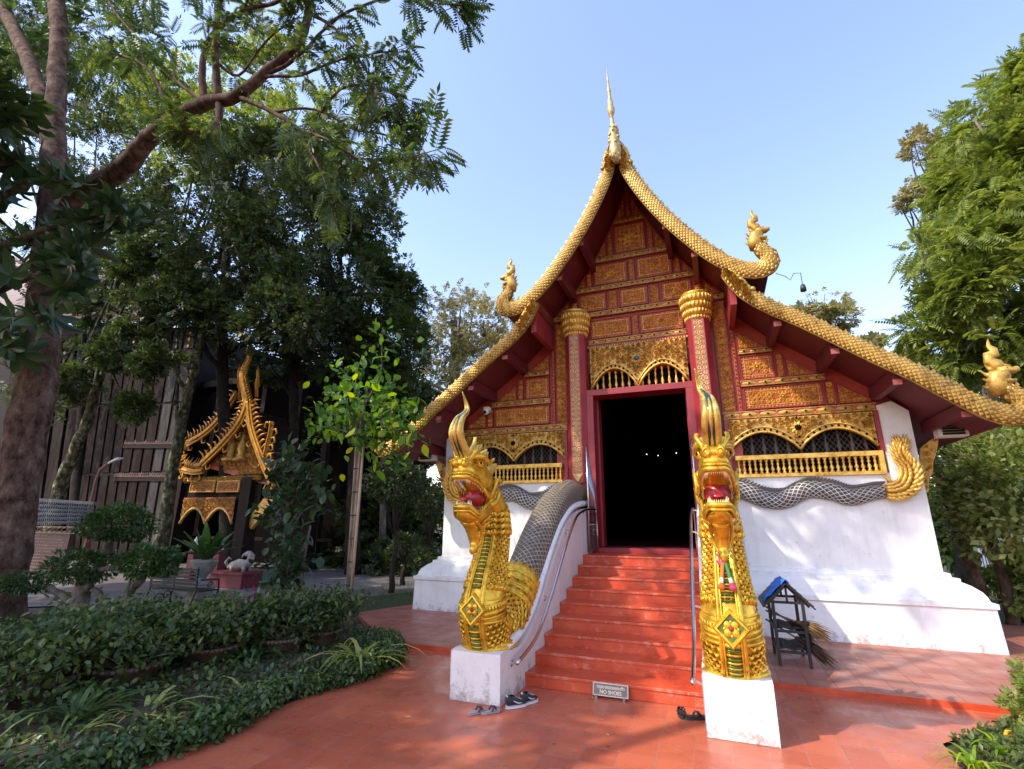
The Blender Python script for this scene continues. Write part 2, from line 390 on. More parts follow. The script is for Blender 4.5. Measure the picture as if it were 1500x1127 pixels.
def step_mat():
    m, nt, out = new_mat('worn_red_step_paint'); b = nt.nodes.new('ShaderNodeBsdfPrincipled'); pos = coords(nt)
    n = N(nt, 'ShaderNodeTexNoise', Scale=2.4, Detail=9, Roughness=.7); nt.links.new(pos, n.inputs['Vector'])
    r = ramp(nt, n.outputs['Fac'], [(.3, (.42, .045, .016)), (.5, (.56, .076, .026)), (.68, (.62, .115, .048))])
    # scuffs along each nosing (rows at the tread spacing) and scattered chips
    sx = nt.nodes.new('ShaderNodeSeparateXYZ'); nt.links.new(pos, sx.inputs[0])
    a = N(nt, 'ShaderNodeMath', operation='SUBTRACT'); nt.links.new(sx.outputs['Y'], a.inputs[0]); a.inputs[1].default_value = 5.73
    d = N(nt, 'ShaderNodeMath', operation='DIVIDE'); nt.links.new(a.outputs[0], d.inputs[0]); d.inputs[1].default_value = .3462
    f = N(nt, 'ShaderNodeMath', operation='FRACT'); nt.links.new(d.outputs[0], f.inputs[0])
    e = nt.nodes.new('ShaderNodeMapRange'); e.inputs[1].default_value = .0; e.inputs[2].default_value = .10; e.inputs[3].default_value = .17; e.inputs[4].default_value = 0; nt.links.new(f.outputs[0], e.inputs[0])
    n2 = N(nt, 'ShaderNodeTexNoise', Scale=9, Detail=9, Roughness=.8); nt.links.new(pos, n2.inputs['Vector'])
    ad = N(nt, 'ShaderNodeMath', operation='ADD'); nt.links.new(n2.outputs['Fac'], ad.inputs[0]); nt.links.new(e.outputs[0], ad.inputs[1])
    r2 = ramp(nt, ad.outputs[0], [(.66, (0, 0, 0)), (.76, (.75, .75, .75))])
    mx = nt.nodes.new('ShaderNodeMixRGB'); nt.links.new(r2.outputs[0], mx.inputs[0]); nt.links.new(r.outputs[0], mx.inputs[1]); mx.inputs[2].default_value = (.62, .27, .18, 1)
    n3 = N(nt, 'ShaderNodeTexNoise', Scale=5, Detail=8, Roughness=.75); mp = nt.nodes.new('ShaderNodeMapping'); mp.inputs['Scale'].default_value = (.6, 2, 2); nt.links.new(pos, mp.inputs[0]); nt.links.new(mp.outputs[0], n3.inputs['Vector'])
    r3 = ramp(nt, n3.outputs['Fac'], [(.3, (.55, .5, .5)), (.48, (1, 1, 1))]); m3 = nt.nodes.new('ShaderNodeMixRGB'); m3.blend_type = 'MULTIPLY'; m3.inputs[0].default_value = .8
    nt.links.new(mx.outputs[0], m3.inputs[1]); nt.links.new(r3.outputs[0], m3.inputs[2]); nt.links.new(m3.outputs[0], b.inputs['Base Color'])
    rr = ramp(nt, n.outputs['Fac'], [(.35, (.26,)*3), (.65, (.5,)*3)]); nt.links.new(rr.outputs[0], b.inputs['Roughness'])
    bp = nt.nodes.new('ShaderNodeBump'); bp.inputs['Strength'].default_value = .2; bp.inputs['Distance'].default_value = .01; nt.links.new(n2.outputs['Fac'], bp.inputs['Height']); nt.links.new(bp.outputs[0], b.inputs['Normal'])
    nt.links.new(b.outputs[0], out.inputs[0]); return m
M['step'] = step_mat()
M['tile'] = tile_mat('red_terrace_tiles', ((.43, .100, .050), (.52, .135, .065)), .27, (.41, .145, .09), off=(.05, .1), rough=(.2, .42))
M['tile2'] = tile_mat('upper_terrace_tiles', ((.33, .115, .075), (.41, .155, .10)), .27, (.22, .06, .04), off=(.05, .02), rough=(.35, .6))
M['white'] = plaster_mat('white_plaster')
M['white2'] = plaster_mat('aged_white_plaster', (.76, .73, .70), (.36, .30, .27))
M['steel'] = mat('stainless_steel', (.62, .62, .63), rough=.22, metal=1)
M['steel_dark'] = mat('dull_gate_steel', [(.26, .24, .24), (.36, .33, .33)], rough=.35, metal=.8, scale=30)
M['black'] = mat('black_paint', [(.012, .011, .011), (.03, .026, .024)], rough=.5, scale=12)
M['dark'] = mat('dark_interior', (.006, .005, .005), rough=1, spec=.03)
M['darkwood'] = mat('dark_stained_timber', [(.008, .005, .004), (.020, .012, .010)], rough=.7, scale=9, bump=.2, spec=.15)
M['teeth'] = mat('ivory_teeth', (.85, .70, .36), rough=.35)
M['mouth'] = mat('mouth_red', [(.25, .01, .015), (.38, .02, .02)], rough=.35, scale=12)
M['bark'] = bark_mat('flaking_brown_bark', [(.022, .012, .009), (.075, .042, .03), (.13, .08, .058), (.20, .14, .105)], scale=6, stretch=.6)
M['bark_grey'] = bark_mat('grey_bark', [(.05, .04, .034), (.13, .11, .09), (.22, .20, .17)], scale=7)
M['bark_dark'] = bark_mat('dark_bark', [(.018, .014, .012), (.05, .04, .033)], scale=6)
M['bark_moss'] = bark_mat('mossy_bark', [(.012, .010, .007), (.04, .038, .024), (.10, .10, .055), (.30, .30, .23)], scale=8, stretch=.6)
M['bamboo'] = bark_mat('weathered_bamboo', [(.16, .09, .05), (.34, .23, .15), (.45, .34, .25)], scale=8, stretch=.15, bump=.2)
M['soil'] = mat('dark_soil', [(.02, .014, .009), (.055, .038, .024), (.09, .065, .035)], rough=.95, scale=5, bump=.8, bscale=25)
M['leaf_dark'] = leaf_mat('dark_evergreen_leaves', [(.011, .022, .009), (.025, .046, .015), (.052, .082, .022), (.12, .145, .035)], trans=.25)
M['leaf_mid'] = leaf_mat('mid_green_leaves', [(.018, .036, .012), (.045, .078, .02), (.10, .14, .035)], trans=.3)
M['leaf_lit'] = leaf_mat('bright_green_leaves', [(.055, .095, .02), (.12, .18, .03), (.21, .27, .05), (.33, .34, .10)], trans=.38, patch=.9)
M['leaf_pinn'] = leaf_mat('feathery_green_leaves', [(.014, .036, .014), (.032, .07, .02), (.07, .115, .025), (.17, .18, .035)], trans=.4)
M['leaf_olive'] = leaf_mat('dry_olive_leaves', [(.10, .11, .04), (.19, .19, .07), (.32, .30, .12), (.36, .22, .10)], trans=.45)
M['leaf_big'] = leaf_mat('broad_dark_leaves', [(.016, .038, .016), (.034, .07, .026), (.075, .125, .04)], trans=.25, rough=.3)
M['leaf_lime'] = leaf_mat('lime_leaves', [(.08, .2, .02), (.2, .36, .03), (.45, .5, .03)], trans=.5)
M['leaf_var'] = leaf_mat('striped_yellow_green_blades', [(.10, .17, .03), (.30, .36, .08), (.5, .5, .2)], trans=.35)
M['leaf_grass'] = leaf_mat('lawn_grass', [(.02, .05, .01), (.05, .09, .015), (.09, .13, .03)], trans=.3)
M['flower_red'] = leaf_mat('crimson_bracts', [(.25, .008, .02), (.45, .02, .05)], trans=.3)
M['flower_pink'] = leaf_mat('magenta_bracts', [(.2, .02, .10), (.35, .05, .2)], trans=.3)
SUNROT = 225
# ================================================================ TEMPLE HALL
XC = -1.15; F = 9.72                       # centre line and plane of the carved gable
temple = thing('temple_hall', 'red and gold temple hall with steep curved gable roof on a white plaster base', 'temple', (XC, F, 0))
def sg(pts, s): return [(XC+s*p[0], *p[1:]) for p in pts]

# --- white plaster base with stepped mouldings and corner pillars
HW = 4.22; YB = 9.65; YE = 22.0
prof = [(.40, .03), (.385, .60), (.41, .62), (.41, .68), (.35, .70), (.335, .76), (.30, .82), (.22, .89), (.14, .93), (.14, .975), (.07, .985), (.06, 1.04), (0, 1.055)]
mb = MB()
rings = []
for o, z in prof: rings.append([(XC-HW-o, YE, z), (XC-HW-o, YB-o, z), (XC+HW+o, YB-o, z), (XC+HW+o, YE, z)])
for i in range(len(rings)-1):
    vs = rings[i]+rings[i+1]; mb.add(vs, [(j, j+1, j+5, j+4) for j in range(3)])
for s in (-1, 1):
    a, b = sorted((XC+s*1.45, XC+s*HW)); mb.box2((a, YB, 1.055), (b, YB+.3, 2.52))
    a, b = sorted((XC+s*3.80, XC+s*HW)); 
    x0, x1 = a, b
    zt = (3.62, 3.50) if s > 0 else (3.50, 3.62)
    mb.prism([(x0, 2.52), (x1, 2.52), (x1, zt[1]), ((x0+x1)/2, 3.68), (x0, zt[0])], YB, YB+.3)
    a, b = sorted((XC+s*(HW-.28), XC+s*HW)); mb.box2((a, YB+.3, 1.055), (b, YE, 3.3))
mb.build('plaster_base', M['white'], temple)

# --- roof curves (half profiles: distance from the centre line, height)
UPc = [(0, 9.02), (.12, 8.72), (.2, 8.45), (.32, 8.18), (.5, 7.80), (.76, 7.34), (1.0, 6.95), (1.3, 6.54), (1.64, 6.14), (2.0, 5.83), (2.35, 5.70)]
LOc = [(1.70, 5.78), (1.95, 5.46), (2.3, 5.10), (2.75, 4.75), (3.15, 4.44), (3.55, 4.12), (4.0, 3.76), (4.4, 3.42), (4.75, 3.18), (5.05, 3.08)]
def lerpc(c, u):
    for a, b in zip(c, c[1:]):
        if a[0] <= u <= b[0]: return a[1]+(b[1]-a[1])*(u-a[0])/(b[0]-a[0])
    return c[-1][1] if u > c[-1][0] else c[0][1]
M['rooftile'] = tile_mat('brown_roof_tiles', ((.16, .06, .035), (.22, .09, .05)), .16, (.05, .025, .018), rough=(.5, .7), rowoff=.5)
YF = 8.5
for nm, cv, th in (('upper_roof', UPc, .16), ('lower_roof', LOc, .14)):
    for s in (-1, 1):
        mb = MB(); n = len(cv)
        lo = sg(cv, s); up = [(p[0], p[1]+th) for p in lo]
        for y0, y1 in ((YF, YE+1),):
            mb.add([(p[0], y0, p[1]) for p in up]+[(p[0], y1, p[1]) for p in up], [(i, i+1, n+i+1, n+i) for i in range(n-1)], 0)
            mb.add([(p[0], y0, p[1]) for p in lo]+[(p[0], y1, p[1]) for p in lo], [(i+1, i, n+i, n+i+1) for i in range(n-1)], 1)
            mb.add([(p[0], y0, p[1]) for p in lo]+[(p[0], y0, p[1]) for p in up], [(i, i+1, n+i+1, n+i) for i in range(n-1)], 1)
            e = [(lo[-1][0], y0, lo[-1][1]), (lo[-1][0], y1, lo[-1][1]), (up[-1][0], y1, up[-1][1]), (up[-1][0], y0, up[-1][1])]
            mb.add(e, [(0, 1, 2, 3)], 1)
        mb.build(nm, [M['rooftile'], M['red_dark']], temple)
# --- purlins running out under the eaves, and the board between the two roofs
for s in (-1, 1):
    for u, d in ((.80, .30), (1.25, .30), (2.38, .22), (3.10, .22), (3.80, .22), (4.5, .18)):
        c = UPc if u < 2 else LOc; z = lerpc(c, u)
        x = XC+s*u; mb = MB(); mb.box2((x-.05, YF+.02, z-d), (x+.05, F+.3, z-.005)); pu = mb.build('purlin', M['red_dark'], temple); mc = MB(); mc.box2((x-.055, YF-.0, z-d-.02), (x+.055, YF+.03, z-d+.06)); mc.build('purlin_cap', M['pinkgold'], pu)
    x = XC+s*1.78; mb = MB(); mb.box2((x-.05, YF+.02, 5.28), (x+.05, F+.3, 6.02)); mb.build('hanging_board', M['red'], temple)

# --- carved ornament generators (real relief, laid on the gable plane)
def spiral(mb, u, z, r, y, ch=1, a0=0, w=.42, turns=1.6, mi=1, n=12, h=.02):
    L = []; Rr = []; Cc = []
    for i in range(n+1):
        t = i/n; rr = r*(1-.82*t); a = a0+ch*turns*2*PI*t; ww = r*w*(.6+.6*math.sin(PI*min(1, t*1.1)))*.6
        for q, lst, yy in ((rr-ww, L, y-.002), (rr, Cc, y-h), (rr+ww, Rr, y-.002)):
            lst.append((u+q*math.cos(a), yy, z+q*math.sin(a)))
    k = n+1; mb.add(L+Cc+Rr, [(i, i+1, k+i+1, k+i) for i in range(n)]+[(k+i, k+i+1, 2*k+i+1, 2*k+i) for i in range(n)], mi)
def drop(mb, u, z, a, l, y, w=.3, mi=1, h=.018):
    c, s_ = math.cos(a), math.sin(a)
    P = [(0, 0, 0), (l*.45, l*w, 0), (l, 0, 0), (l*.45, -l*w, 0), (l*.4, 0, h)]
    mb.add([(u+p[0]*c-p[1]*s_, y-.002-p[2], z+p[0]*s_+p[1]*c) for p in P], [(0, 1, 4), (1, 2, 4), (2, 3, 4), (3, 0, 4)], mi)
def inpoly(u, z, P):
    c = False; j = len(P)-1
    for i in range(len(P)):
        if (P[i][1] > z) != (P[j][1] > z) and u < (P[j][0]-P[i][0])*(z-P[i][1])/(P[j][1]-P[i][1])+P[i][0]: c = not c
        j = i
    return c
def edist(u, z, P):
    d = 9
    for i in range(len(P)):
        a, b = P[i], P[(i+1) % len(P)]; ax, ay = b[0]-a[0], b[1]-a[1]; l = ax*ax+ay*ay or 1e-9
        t = max(0, min(1, ((u-a[0])*ax+(z-a[1])*ay)/l)); d = min(d, math.hypot(u-a[0]-t*ax, z-a[1]-t*ay))
    return d
def fill(mb, P, y, sp=.10, margin=.02, mi=1, seed=0, dense=1.25, h=.02, w=.46):
    rnd = random.Random(seed); us = [p[0] for p in P]; zs = [p[1] for p in P]
    nu = max(1, round((max(us)-min(us))/sp)); nz = max(1, round((max(zs)-min(zs))/sp)); su = (max(us)-min(us))/nu; sz = (max(zs)-min(zs))/nz
    for i in range(nu):
        for j in range(nz):
            u = min(us)+su*(i+.5)+rnd.uniform(-.1, .1)*su; z = min(zs)+sz*(j+.5)+rnd.uniform(-.1, .1)*sz
            if not inpoly(u, z, P): continue
            d = edist(u, z, P)
            if d < sp*.22+margin*.4: 
                continue
            r = min(sp*.46, max(d-margin*.3, sp*.2))
            spiral(mb, u, z, r, y, 1 if (i+j) % 2 else -1, rnd.uniform(0, 6.28), w, mi=mi, h=h)
            if rnd.random() < .8*dense:
                uu, zz = u+su*.5, z+sz*.5
                if inpoly(uu, zz, P) and edist(uu, zz, P) > sp*.3: 
                    for a in range(4): drop(mb, uu, zz, a*PI/2+.78, sp*.26, y, .3, mi, h=h)
def inset(P, d):
    n = len(P); area = sum(P[i][0]*P[(i+1) % n][1]-P[(i+1) % n][0]*P[i][1] for i in range(n)); s_ = 1 if area > 0 else -1; out = []
    for i in range(n):
        a, b, c = Vector(P[i-1]), Vector(P[i]), Vector(P[(i+1) % n]); e1 = (b-a).normalized(); e2 = (c-b).normalized()
        n1 = Vector((-e1.y, e1.x))*s_; n2 = Vector((-e2.y, e2.x))*s_; m_ = (n1+n2); m_.normalize(); k = d/max(.3, m_.dot(n1)); out.append((b.x+m_.x*k, b.y+m_.y*k))
    return out
def ring(mb, P, d0, d1, y, h, mi):
    A, B = inset(P, d0), inset(P, d1); n = len(P)
    mb.add([(p[0], y, p[1]) for p in A]+[(p[0], y-h, p[1]) for p in inset(P, (d0*.7+d1*.3))]+[(p[0], y-h, p[1]) for p in inset(P, (d0*.3+d1*.7))]+[(p[0], y, p[1]) for p in B],
           [(k*n+i, k*n+(i+1) % n, (k+1)*n+(i+1) % n, (k+1)*n+i) for k in range(3) for i in range(n)], mi)
def beads(mb, P, d, sp, y, r, mi=1):
    A = inset(P, d); n = len(A)
    for i in range(n):
        a, b = Vector(A[i]), Vector(A[(i+1) % n]); L = (b-a).length; k = max(1, int(L/sp)); t = (b-a)/max(L, 1e-6); nn = Vector((-t.y, t.x))
        for j in range(k):
            c = a+t*(L*(j+.5)/k)
            q = [(c+t*r), (c+nn*r), (c-t*r), (c-nn*r)]
            mb.add([(p.x, y-.002, p.y) for p in q]+[(c.x, y-.018, c.y)], [(0, 1, 4), (1, 2, 4), (2, 3, 4), (3, 0, 4)], mi)
pn = [0]
PM = [M['red_flat'], M['gold'], M['red']]
def panel(P, y=F, kind='scroll', sp=.10, name='carved_panel', rosette=False, border=True):
    pn[0] += 1; P = [(XC+p[0], p[1]) for p in P]; mb = MB()
    mb.prism(P, y-.012, y+.02, 0)
    if border:
        ring(mb, P, .0, .028, y-.012, .025, 2); beads(mb, P, .048, .055, y-.012, .019); ring(mb, P, .07, .085, y-.012, .012, 1); Q = inset(P, .092)
    else: ring(mb, P, .0, .014, y-.012, .012, 2); Q = inset(P, .018)
    us = [p[0] for p in Q]; zs = [p[1] for p in Q]; cu, cz = (min(us)+max(us))/2, (min(zs)+max(zs))/2
    if rosette:
        rr = min(max(us)-min(us), max(zs)-min(zs))*.5
        for k, (n, a) in enumerate(((8, .95), (8, .55))):
            for i in range(n): drop(mb, cu+rr*.12*math.cos(i*2*PI/n+k*.4), cz+rr*.12*math.sin(i*2*PI/n+k*.4), i*2*PI/n+k*.4, rr*a*.8, y-.012-k*.008, .22, 1, .025)
        mb.ball((cu, y-.03, cz), (rr*.16, .02, rr*.16), 8, 1)
        R0 = rr*.75
        fillP = [q for q in Q]
        rnd = random.Random(pn[0]); W = max(us)-min(us); Hh = max(zs)-min(zs); nu = max(2, round(W/sp)); nz = max(2, round(Hh/sp))
        for i in range(nu):
            for j in range(nz):
                u = min(us)+W*(i+.5)/nu; z = min(zs)+Hh*(j+.5)/nz
                if math.hypot(u-cu, z-cz) > R0: spiral(mb, u, z, sp*.45, y-.012, 1 if (u-cu)*(z-cz) > 0 else -1, math.atan2(z-cz, u-cu), .5)
    else: fill(mb, Q, y-.012, sp, .0, 1, pn[0])
    return mb.build(name, PM, temple)
def band(u0, u1, z0, z1, y=F-.03, name='lozenge_band'):
    mb = MB(); mb.box2((XC+u0, y-.02, z0), (XC+u1, F+.02, z1), 0)
    zc = (z0+z1)/2; h = (z1-z0)
    for z in (z0+.008, z1-.02): mb.box2((XC+u0, y-.032, z), (XC+u1, y-.018, z+.012), 1)
    n = max(1, round((u1-u0)/(h*2.1))); w = (u1-u0)/n
    for i in range(n):
        c = XC+u0+w*(i+.5); P = [(c+w*.46*math.cos(a)*abs(math.cos(a))**.4, zc+h*.33*math.sin(a)) for a in [2*PI*k/10 for k in range(10)]]
        mb.add([(p[0], y-.022, p[1]) for p in P]+[(c, y-.045, zc)], [(k, (k+1) % 10, 10) for k in range(10)], 1)
        mb.ball((c, y-.045, zc), (.018, .01, .018), 6, 3)
        for s1 in (-1, 1): drop(mb, c-w*.5, zc+s1*h*.14, s1*PI/2, h*.25, y-.02, .5, 1, .012)
    return mb.build(name, [PM[0], M['gold_dark'], PM[2], M['hole']], temple)
def rect(a, b, c, d): return [(a, c), (b, c), (b, d), (a, d)]

# --- carved gable: red backing wall (with openings left for door and windows)
mb = MB()
half = [(0, 8.98)]+[p for p in UPc if .1 < p[0] < 1.9]+[(1.78, 6.0), (1.78, 5.75)]+[p for p in LOc if 1.9 < p[0] < 4.2]+[(4.22, 3.55)]
for s in (-1, 1):
    P = [(XC+s*p[0], p[1]-.0) for p in half]+[(XC+s*1.0, 3.55), (XC+s*1.0, 4.7), (XC, 4.7)]
    mb.prism(P if s > 0 else P[::-1], F+.02, F+.3)
    a, b = sorted((XC+s*.88, XC+s*1.72)); mb.box2((a, F+.021, 1.22), (b, F+.3, 3.549))
mb.build('gable_wall', mat('carved_gable_red', [(.33, .036, .026), (.43, .06, .034)], rough=.5, scale=5), temple)
zz = [5.86, 5.97, 6.40, 6.54, 7.12, 7.28, 8.00, 8.14]
# bands of lozenges, top to bottom
def ug(z):       # half-width available on the gable at height z
    for a, b in zip(UPc, UPc[1:]):
        if b[1] <= z <= a[1]: return a[0]+(b[0]-a[0])*(a[1]-z)/(a[1]-b[1])
    return 1.72
def gap(z): return min(1.72, ug(z)-.03)
for z0, z1 in ((8.02, 8.12), (7.16, 7.28), (6.50, 6.61), (5.92, 6.03)):
    band(-gap(z1), gap(z1), z0, z1)
# top fan of three tapering strips
panel([(-.055, 8.14), (.055, 8.14), (.03, 8.80), (-.03, 8.80)], border=False, sp=.07)
for s in (-1, 1):
    P = [(.075, 8.14), (.31, 8.14), (.16, 8.50), (.06, 8.76)]
    panel([(s*p[0], p[1]) for p in (P if s > 0 else P[::-1])], border=False, sp=.07)
# row 1
panel(rect(-.34, .34, 7.30, 8.00), rosette=True, sp=.10)
# row 2, row 3, row 4
for a in (-1, 1): 
    panel(rect(*sorted((a*.08, a*.82)), 6.63, 7.14), rosette=True, sp=.095)
panel(rect(-.065, .065, 6.63, 7.14), border=False, sp=.10)
for c in (-.85, 0, .85): panel(rect(c-.30, c+.30, 6.05, 6.48), rosette=True, sp=.085)
for c in (-.425, .425): panel(rect(c-.095, c+.095, 6.05, 6.48), border=False, sp=.10)
for a in (-1, 1): 
    panel(rect(*sorted((a*.08, a*.93)), 5.42, 5.86), rosette=True, sp=.085)
panel(rect(-.065, .065, 5.42, 5.86), border=False, sp=.10)
for s in (-1, 1):
    def Q(P): return [(s*p[0], p[1]) for p in (P if s > 0 else P[::-1])]
    panel(Q([(.365, 7.30), (.48, 7.30), (.48, 7.80), (.365, 7.98)]), border=False, sp=.10)
    panel(Q([(.51, 7.30), (.76, 7.30), (.54, 7.70), (.51, 7.74)]), border=False, sp=.07)
    panel(Q([(.85, 6.63), (.97, 6.63), (.97, 6.96), (.85, 7.12)]), border=False, sp=.10)
    panel(Q([(1.0, 6.63), (1.21, 6.63), (1.0, 6.91)]), border=False, sp=.06)
    panel(Q([(1.18, 6.05), (1.33, 6.05), (1.33, 6.46), (1.18, 6.46)]), border=False, sp=.10)
    panel(Q([(1.36, 6.05), (1.66, 6.05), (1.36, 6.42)]), border=False, sp=.07)
    # tall scroll strips beside the columns
    panel(Q(rect(1.45, 1.70, 3.56, 5.90)), border=False, sp=.125, name='scroll_strip')
    panel(Q(rect(1.72, 1.80, 3.56, 5.72)), border=False, sp=.08, name='scroll_strip')
    # side gable
    panel(Q([(1.84, 4.86), (2.32, 4.86), (1.84, 5.24)]), border=False, sp=.085)
    a, b = (1.84, 2.40); band(*sorted((s*a, s*b)), 4.75, 4.85)
    panel(Q(rect(1.84, 2.40, 4.26, 4.73)), rosette=True, sp=.085)
    panel(Q(rect(2.43, 2.56, 4.26, 4.72)), border=False, sp=.10)
    panel(Q([(2.59, 4.26), (3.08, 4.26), (2.59, 4.62)]), border=False, sp=.08)
    band(*sorted((s*1.82, s*3.15)), 4.13, 4.25)
    panel(Q(rect(1.84, 3.10, 3.70, 4.12)), rosette=True, sp=.085)
    panel(Q(rect(3.13, 3.27, 3.70, 4.12)), border=False, sp=.10)
    panel(Q([(3.30, 3.70), (3.84, 3.70), (3.30, 4.08)]), border=False, sp=.08)
    band(*sorted((s*1.46, s*3.80)), 3.54, 3.68)
band(-.97, .97, 5.29, 5.40)
mb = MB(); mb.box2((XC-1.0, F-.06, 5.20), (XC+1.0, F+.02, 5.28), 0)
for i in range(40): mb.ball((XC-.975+i*.05, F-.07, 5.225), (.02, .018, .022), 6, 1)
mb.build('dentil_moulding', [M['red'], M['gold']], temple)

# --- arched carved pediments
def arch_curve(u0, u1, zl, za, n=12):
    um = (u0+u1)/2; out = []
    for (a, b) in ((u0, um), (um, u1)):
        for i in range(n+1):
            t = i/n; z = zl+(za-zl)*(math.sin(PI*t)**.8)
            out.append((a+(b-a)*t, z))
    return out
def pediment(u0, u1, zt, zl, za, y, sp, jewel, end=0):
    c = arch_curve(u0, u1, zl, za); c = [(XC+p[0], p[1]) for p in c]; mb = MB()
    top = [(p[0], zt) for p in c]; n = len(c)
    mb.add([(p[0], y, p[1]) for p in c]+[(p[0], y, p[1]) for p in top], [(i, i+1, n+i+1, n+i) for i in range(n-1)], 0)
    mb.add([(p[0], y, p[1]) for p in c]+[(p[0], y+.10, p[1]) for p in c], [(i+1, i, n+i, n+i+1) for i in range(n-1)], 0)
    mb.add([(p[0], y+.10, p[1]) for p in c]+[(p[0], y+.10, p[1]) for p in top], [(i+1, i, n+i, n+i+1) for i in range(n-1)], 0)
    # raised rim with dots
    mb.tube([(p[0], y-.01, p[1]+.012) for p in c], (.022), 6, 1); mb.tube([(p[0], y-.01, p[1]+.095) for p in c], (.014), 6, 1)
    for i, p in enumerate(c[:-1]):
        mb.ball(((p[0]+c[i+1][0])/2, y-.015, (p[1]+c[i+1][1])/2+.055), (.02, .015, .02), 6, 2)
    poly = [(p[0], p[1]+.10) for p in c]+[(c[-1][0], zt), (c[0][0], zt)]
    fill(mb, poly, y-.004, sp, .0, 1, int(u0*100) % 97, h=.035, w=.36)
    um = XC+(u0+u1)/2; zj = zt-(zt-zl)*.36
    for k in range(10): drop(mb, um, zj, k*2*PI/10, .13, y-.03, .3, 1, .03)
    mb.ball((um, y-.06, zj), (.055, .03, .05), 10, 3); mb.ball((um, y-.05, zj+.17), (.02, .015, .025), 8, 3); mb.ball((um, y-.05, zj-.16), (.02, .015, .025), 8, 3)
    return mb.build('carved_pediment', [M['gold_dark'], M['gold'], M['hole'], jewel], temple)
M['jewel'] = mat('blue_glass_jewel', (.03, .10, .22), rough=.08, metal=.2)
pediment(-.94, .94, 5.20, 4.30, 4.72, F-.10, .105, M['jewel'])
for s in (-1, 1):
    a, b = sorted((s*1.50, s*3.72)); pediment(a, b, 3.52, 2.95, 3.27, F-.10, .10, M['hole'])

# --- door frame, transom balusters
mb = MB()
for s in (-1, 1):
    a, b = sorted((XC+s*.865, XC+s*1.0)); mb.box2((a, 9.40, 1.30), (b, F+.0, 4.14))
    mb.box2((XC+s*.865-.03, F+.02, 1.30), (XC+s*.865+.03, F+.3, 4.14))
mb.box2((XC-1.0, 9.40, 4.14), (XC+1.0, F+.10, 4.26))
mb.box2((XC-.99, 9.30, 1.215), (XC+.99, 9.75, 1.298))
mb.build('door_frame', M['red'], temple, bevel=.006)
def balusters(mb, u0, u1, z0, z1, n, y, r, mi=0):
    for i in range(n):
        x = XC+u0+(u1-u0)*(i+.5)/n; h = z1-z0
        mb.lathe([(r*.9, 0), (r*.9, h*.1), (r*.45, h*.16), (r, h*.32), (r*.5, h*.47), (r*.35, h*.55), (r*.75, h*.66), (r*.4, h*.78), (r*.9, h*.9), (r*.9, h)], 8, (x, y, z0), mi)
mb = MB(); balusters(mb, -.9, .9, 4.26, 4.72, 14, F+.02, .034); mb.build('transom_balusters', M['gold'], temple)
mb = MB(); mb.box2((XC-.99, F+.14, 4.2), (XC+.99, F+.16, 5.2)); mb.build('transom_backing', M['hole'], temple)  # near-black sheet painted as the dark void behind the balusters

# --- side windows: gilded balustrade, dim balusters and wire mesh behind the arches
for s in (-1, 1):
    u0, u1 = 1.58, 3.76
    mb = MB(); a, b = sorted((XC+s*u0, XC+s*u1)); y = YB-.05
    mb.box2((a, y, 2.80), (b, y+.10, 2.875)); mb.box2((a, y, 2.50), (b, y+.10, 2.555))
    mb.box2((b-.075, y, 2.555), (b, y+.10, 2.80)) if s > 0 else mb.box2((a, y, 2.555), (a+.075, y+.10, 2.80))
    ua, ub = (u0, u1-.08); 
    if s < 0: ua, ub = -(u1-.08), -u0
    balusters(mb, ua, ub, 2.555, 2.80, 24, y+.05, .034); mb.build('gilded_balustrade', M['gold'], temple)
    mb = MB(); a, b = sorted((XC+s*1.46, XC+s*3.80)); mb.box2((a, F+.18, 2.45), (b, F+.2, 3.6)); mb.build('window_dark_sheet', M['hole'], temple)  # flat near-black sheet; its colour stands in for the unlit room behind
    mb = MB(); mb.box2((XC+s*3.77-.035, YB-.02, 2.875), (XC+s*3.77+.035, F+.1, 3.54)); mb.build('window_jamb', M['red'], temple); mb = MB(); mb.box2(*[(q[0], q[1], q[2]) for q in ((min(XC+s*1.46, XC+s*1.52), F-.12, 2.50), (max(XC+s*1.46, XC+s*1.52), F+.1, 3.54))])
    mb.build('window_jamb', M['red'], temple)
    mb = MB(); ua, ub = sorted((s*1.6, s*3.7)); balusters(mb, ua, ub, 2.86, 3.34, 11, F+.13, .035); mb.build('window_balusters', M['dimbal'] if 'dimbal' in M else M.setdefault('dimbal', mat('dim_turned_balusters', (.12, .09, .08), rough=.6)), temple)
    mb = MB(); k = 34
    for i in range(-8, k):
        for d in (-1, 1):
            xa = a+i*.08; xb = xa+.48*d*.75
            if d < 0: xa += .36; xb = xa-.36
            else: xb = xa+.36
            if min(xa, xb) < a or max(xa, xb) > b: continue
            mb.bar((xa, F+.03, 2.86), (xb, F+.03, 3.34), .004, .004)
    mb.build('wire_mesh', M['dimbal'], temple)

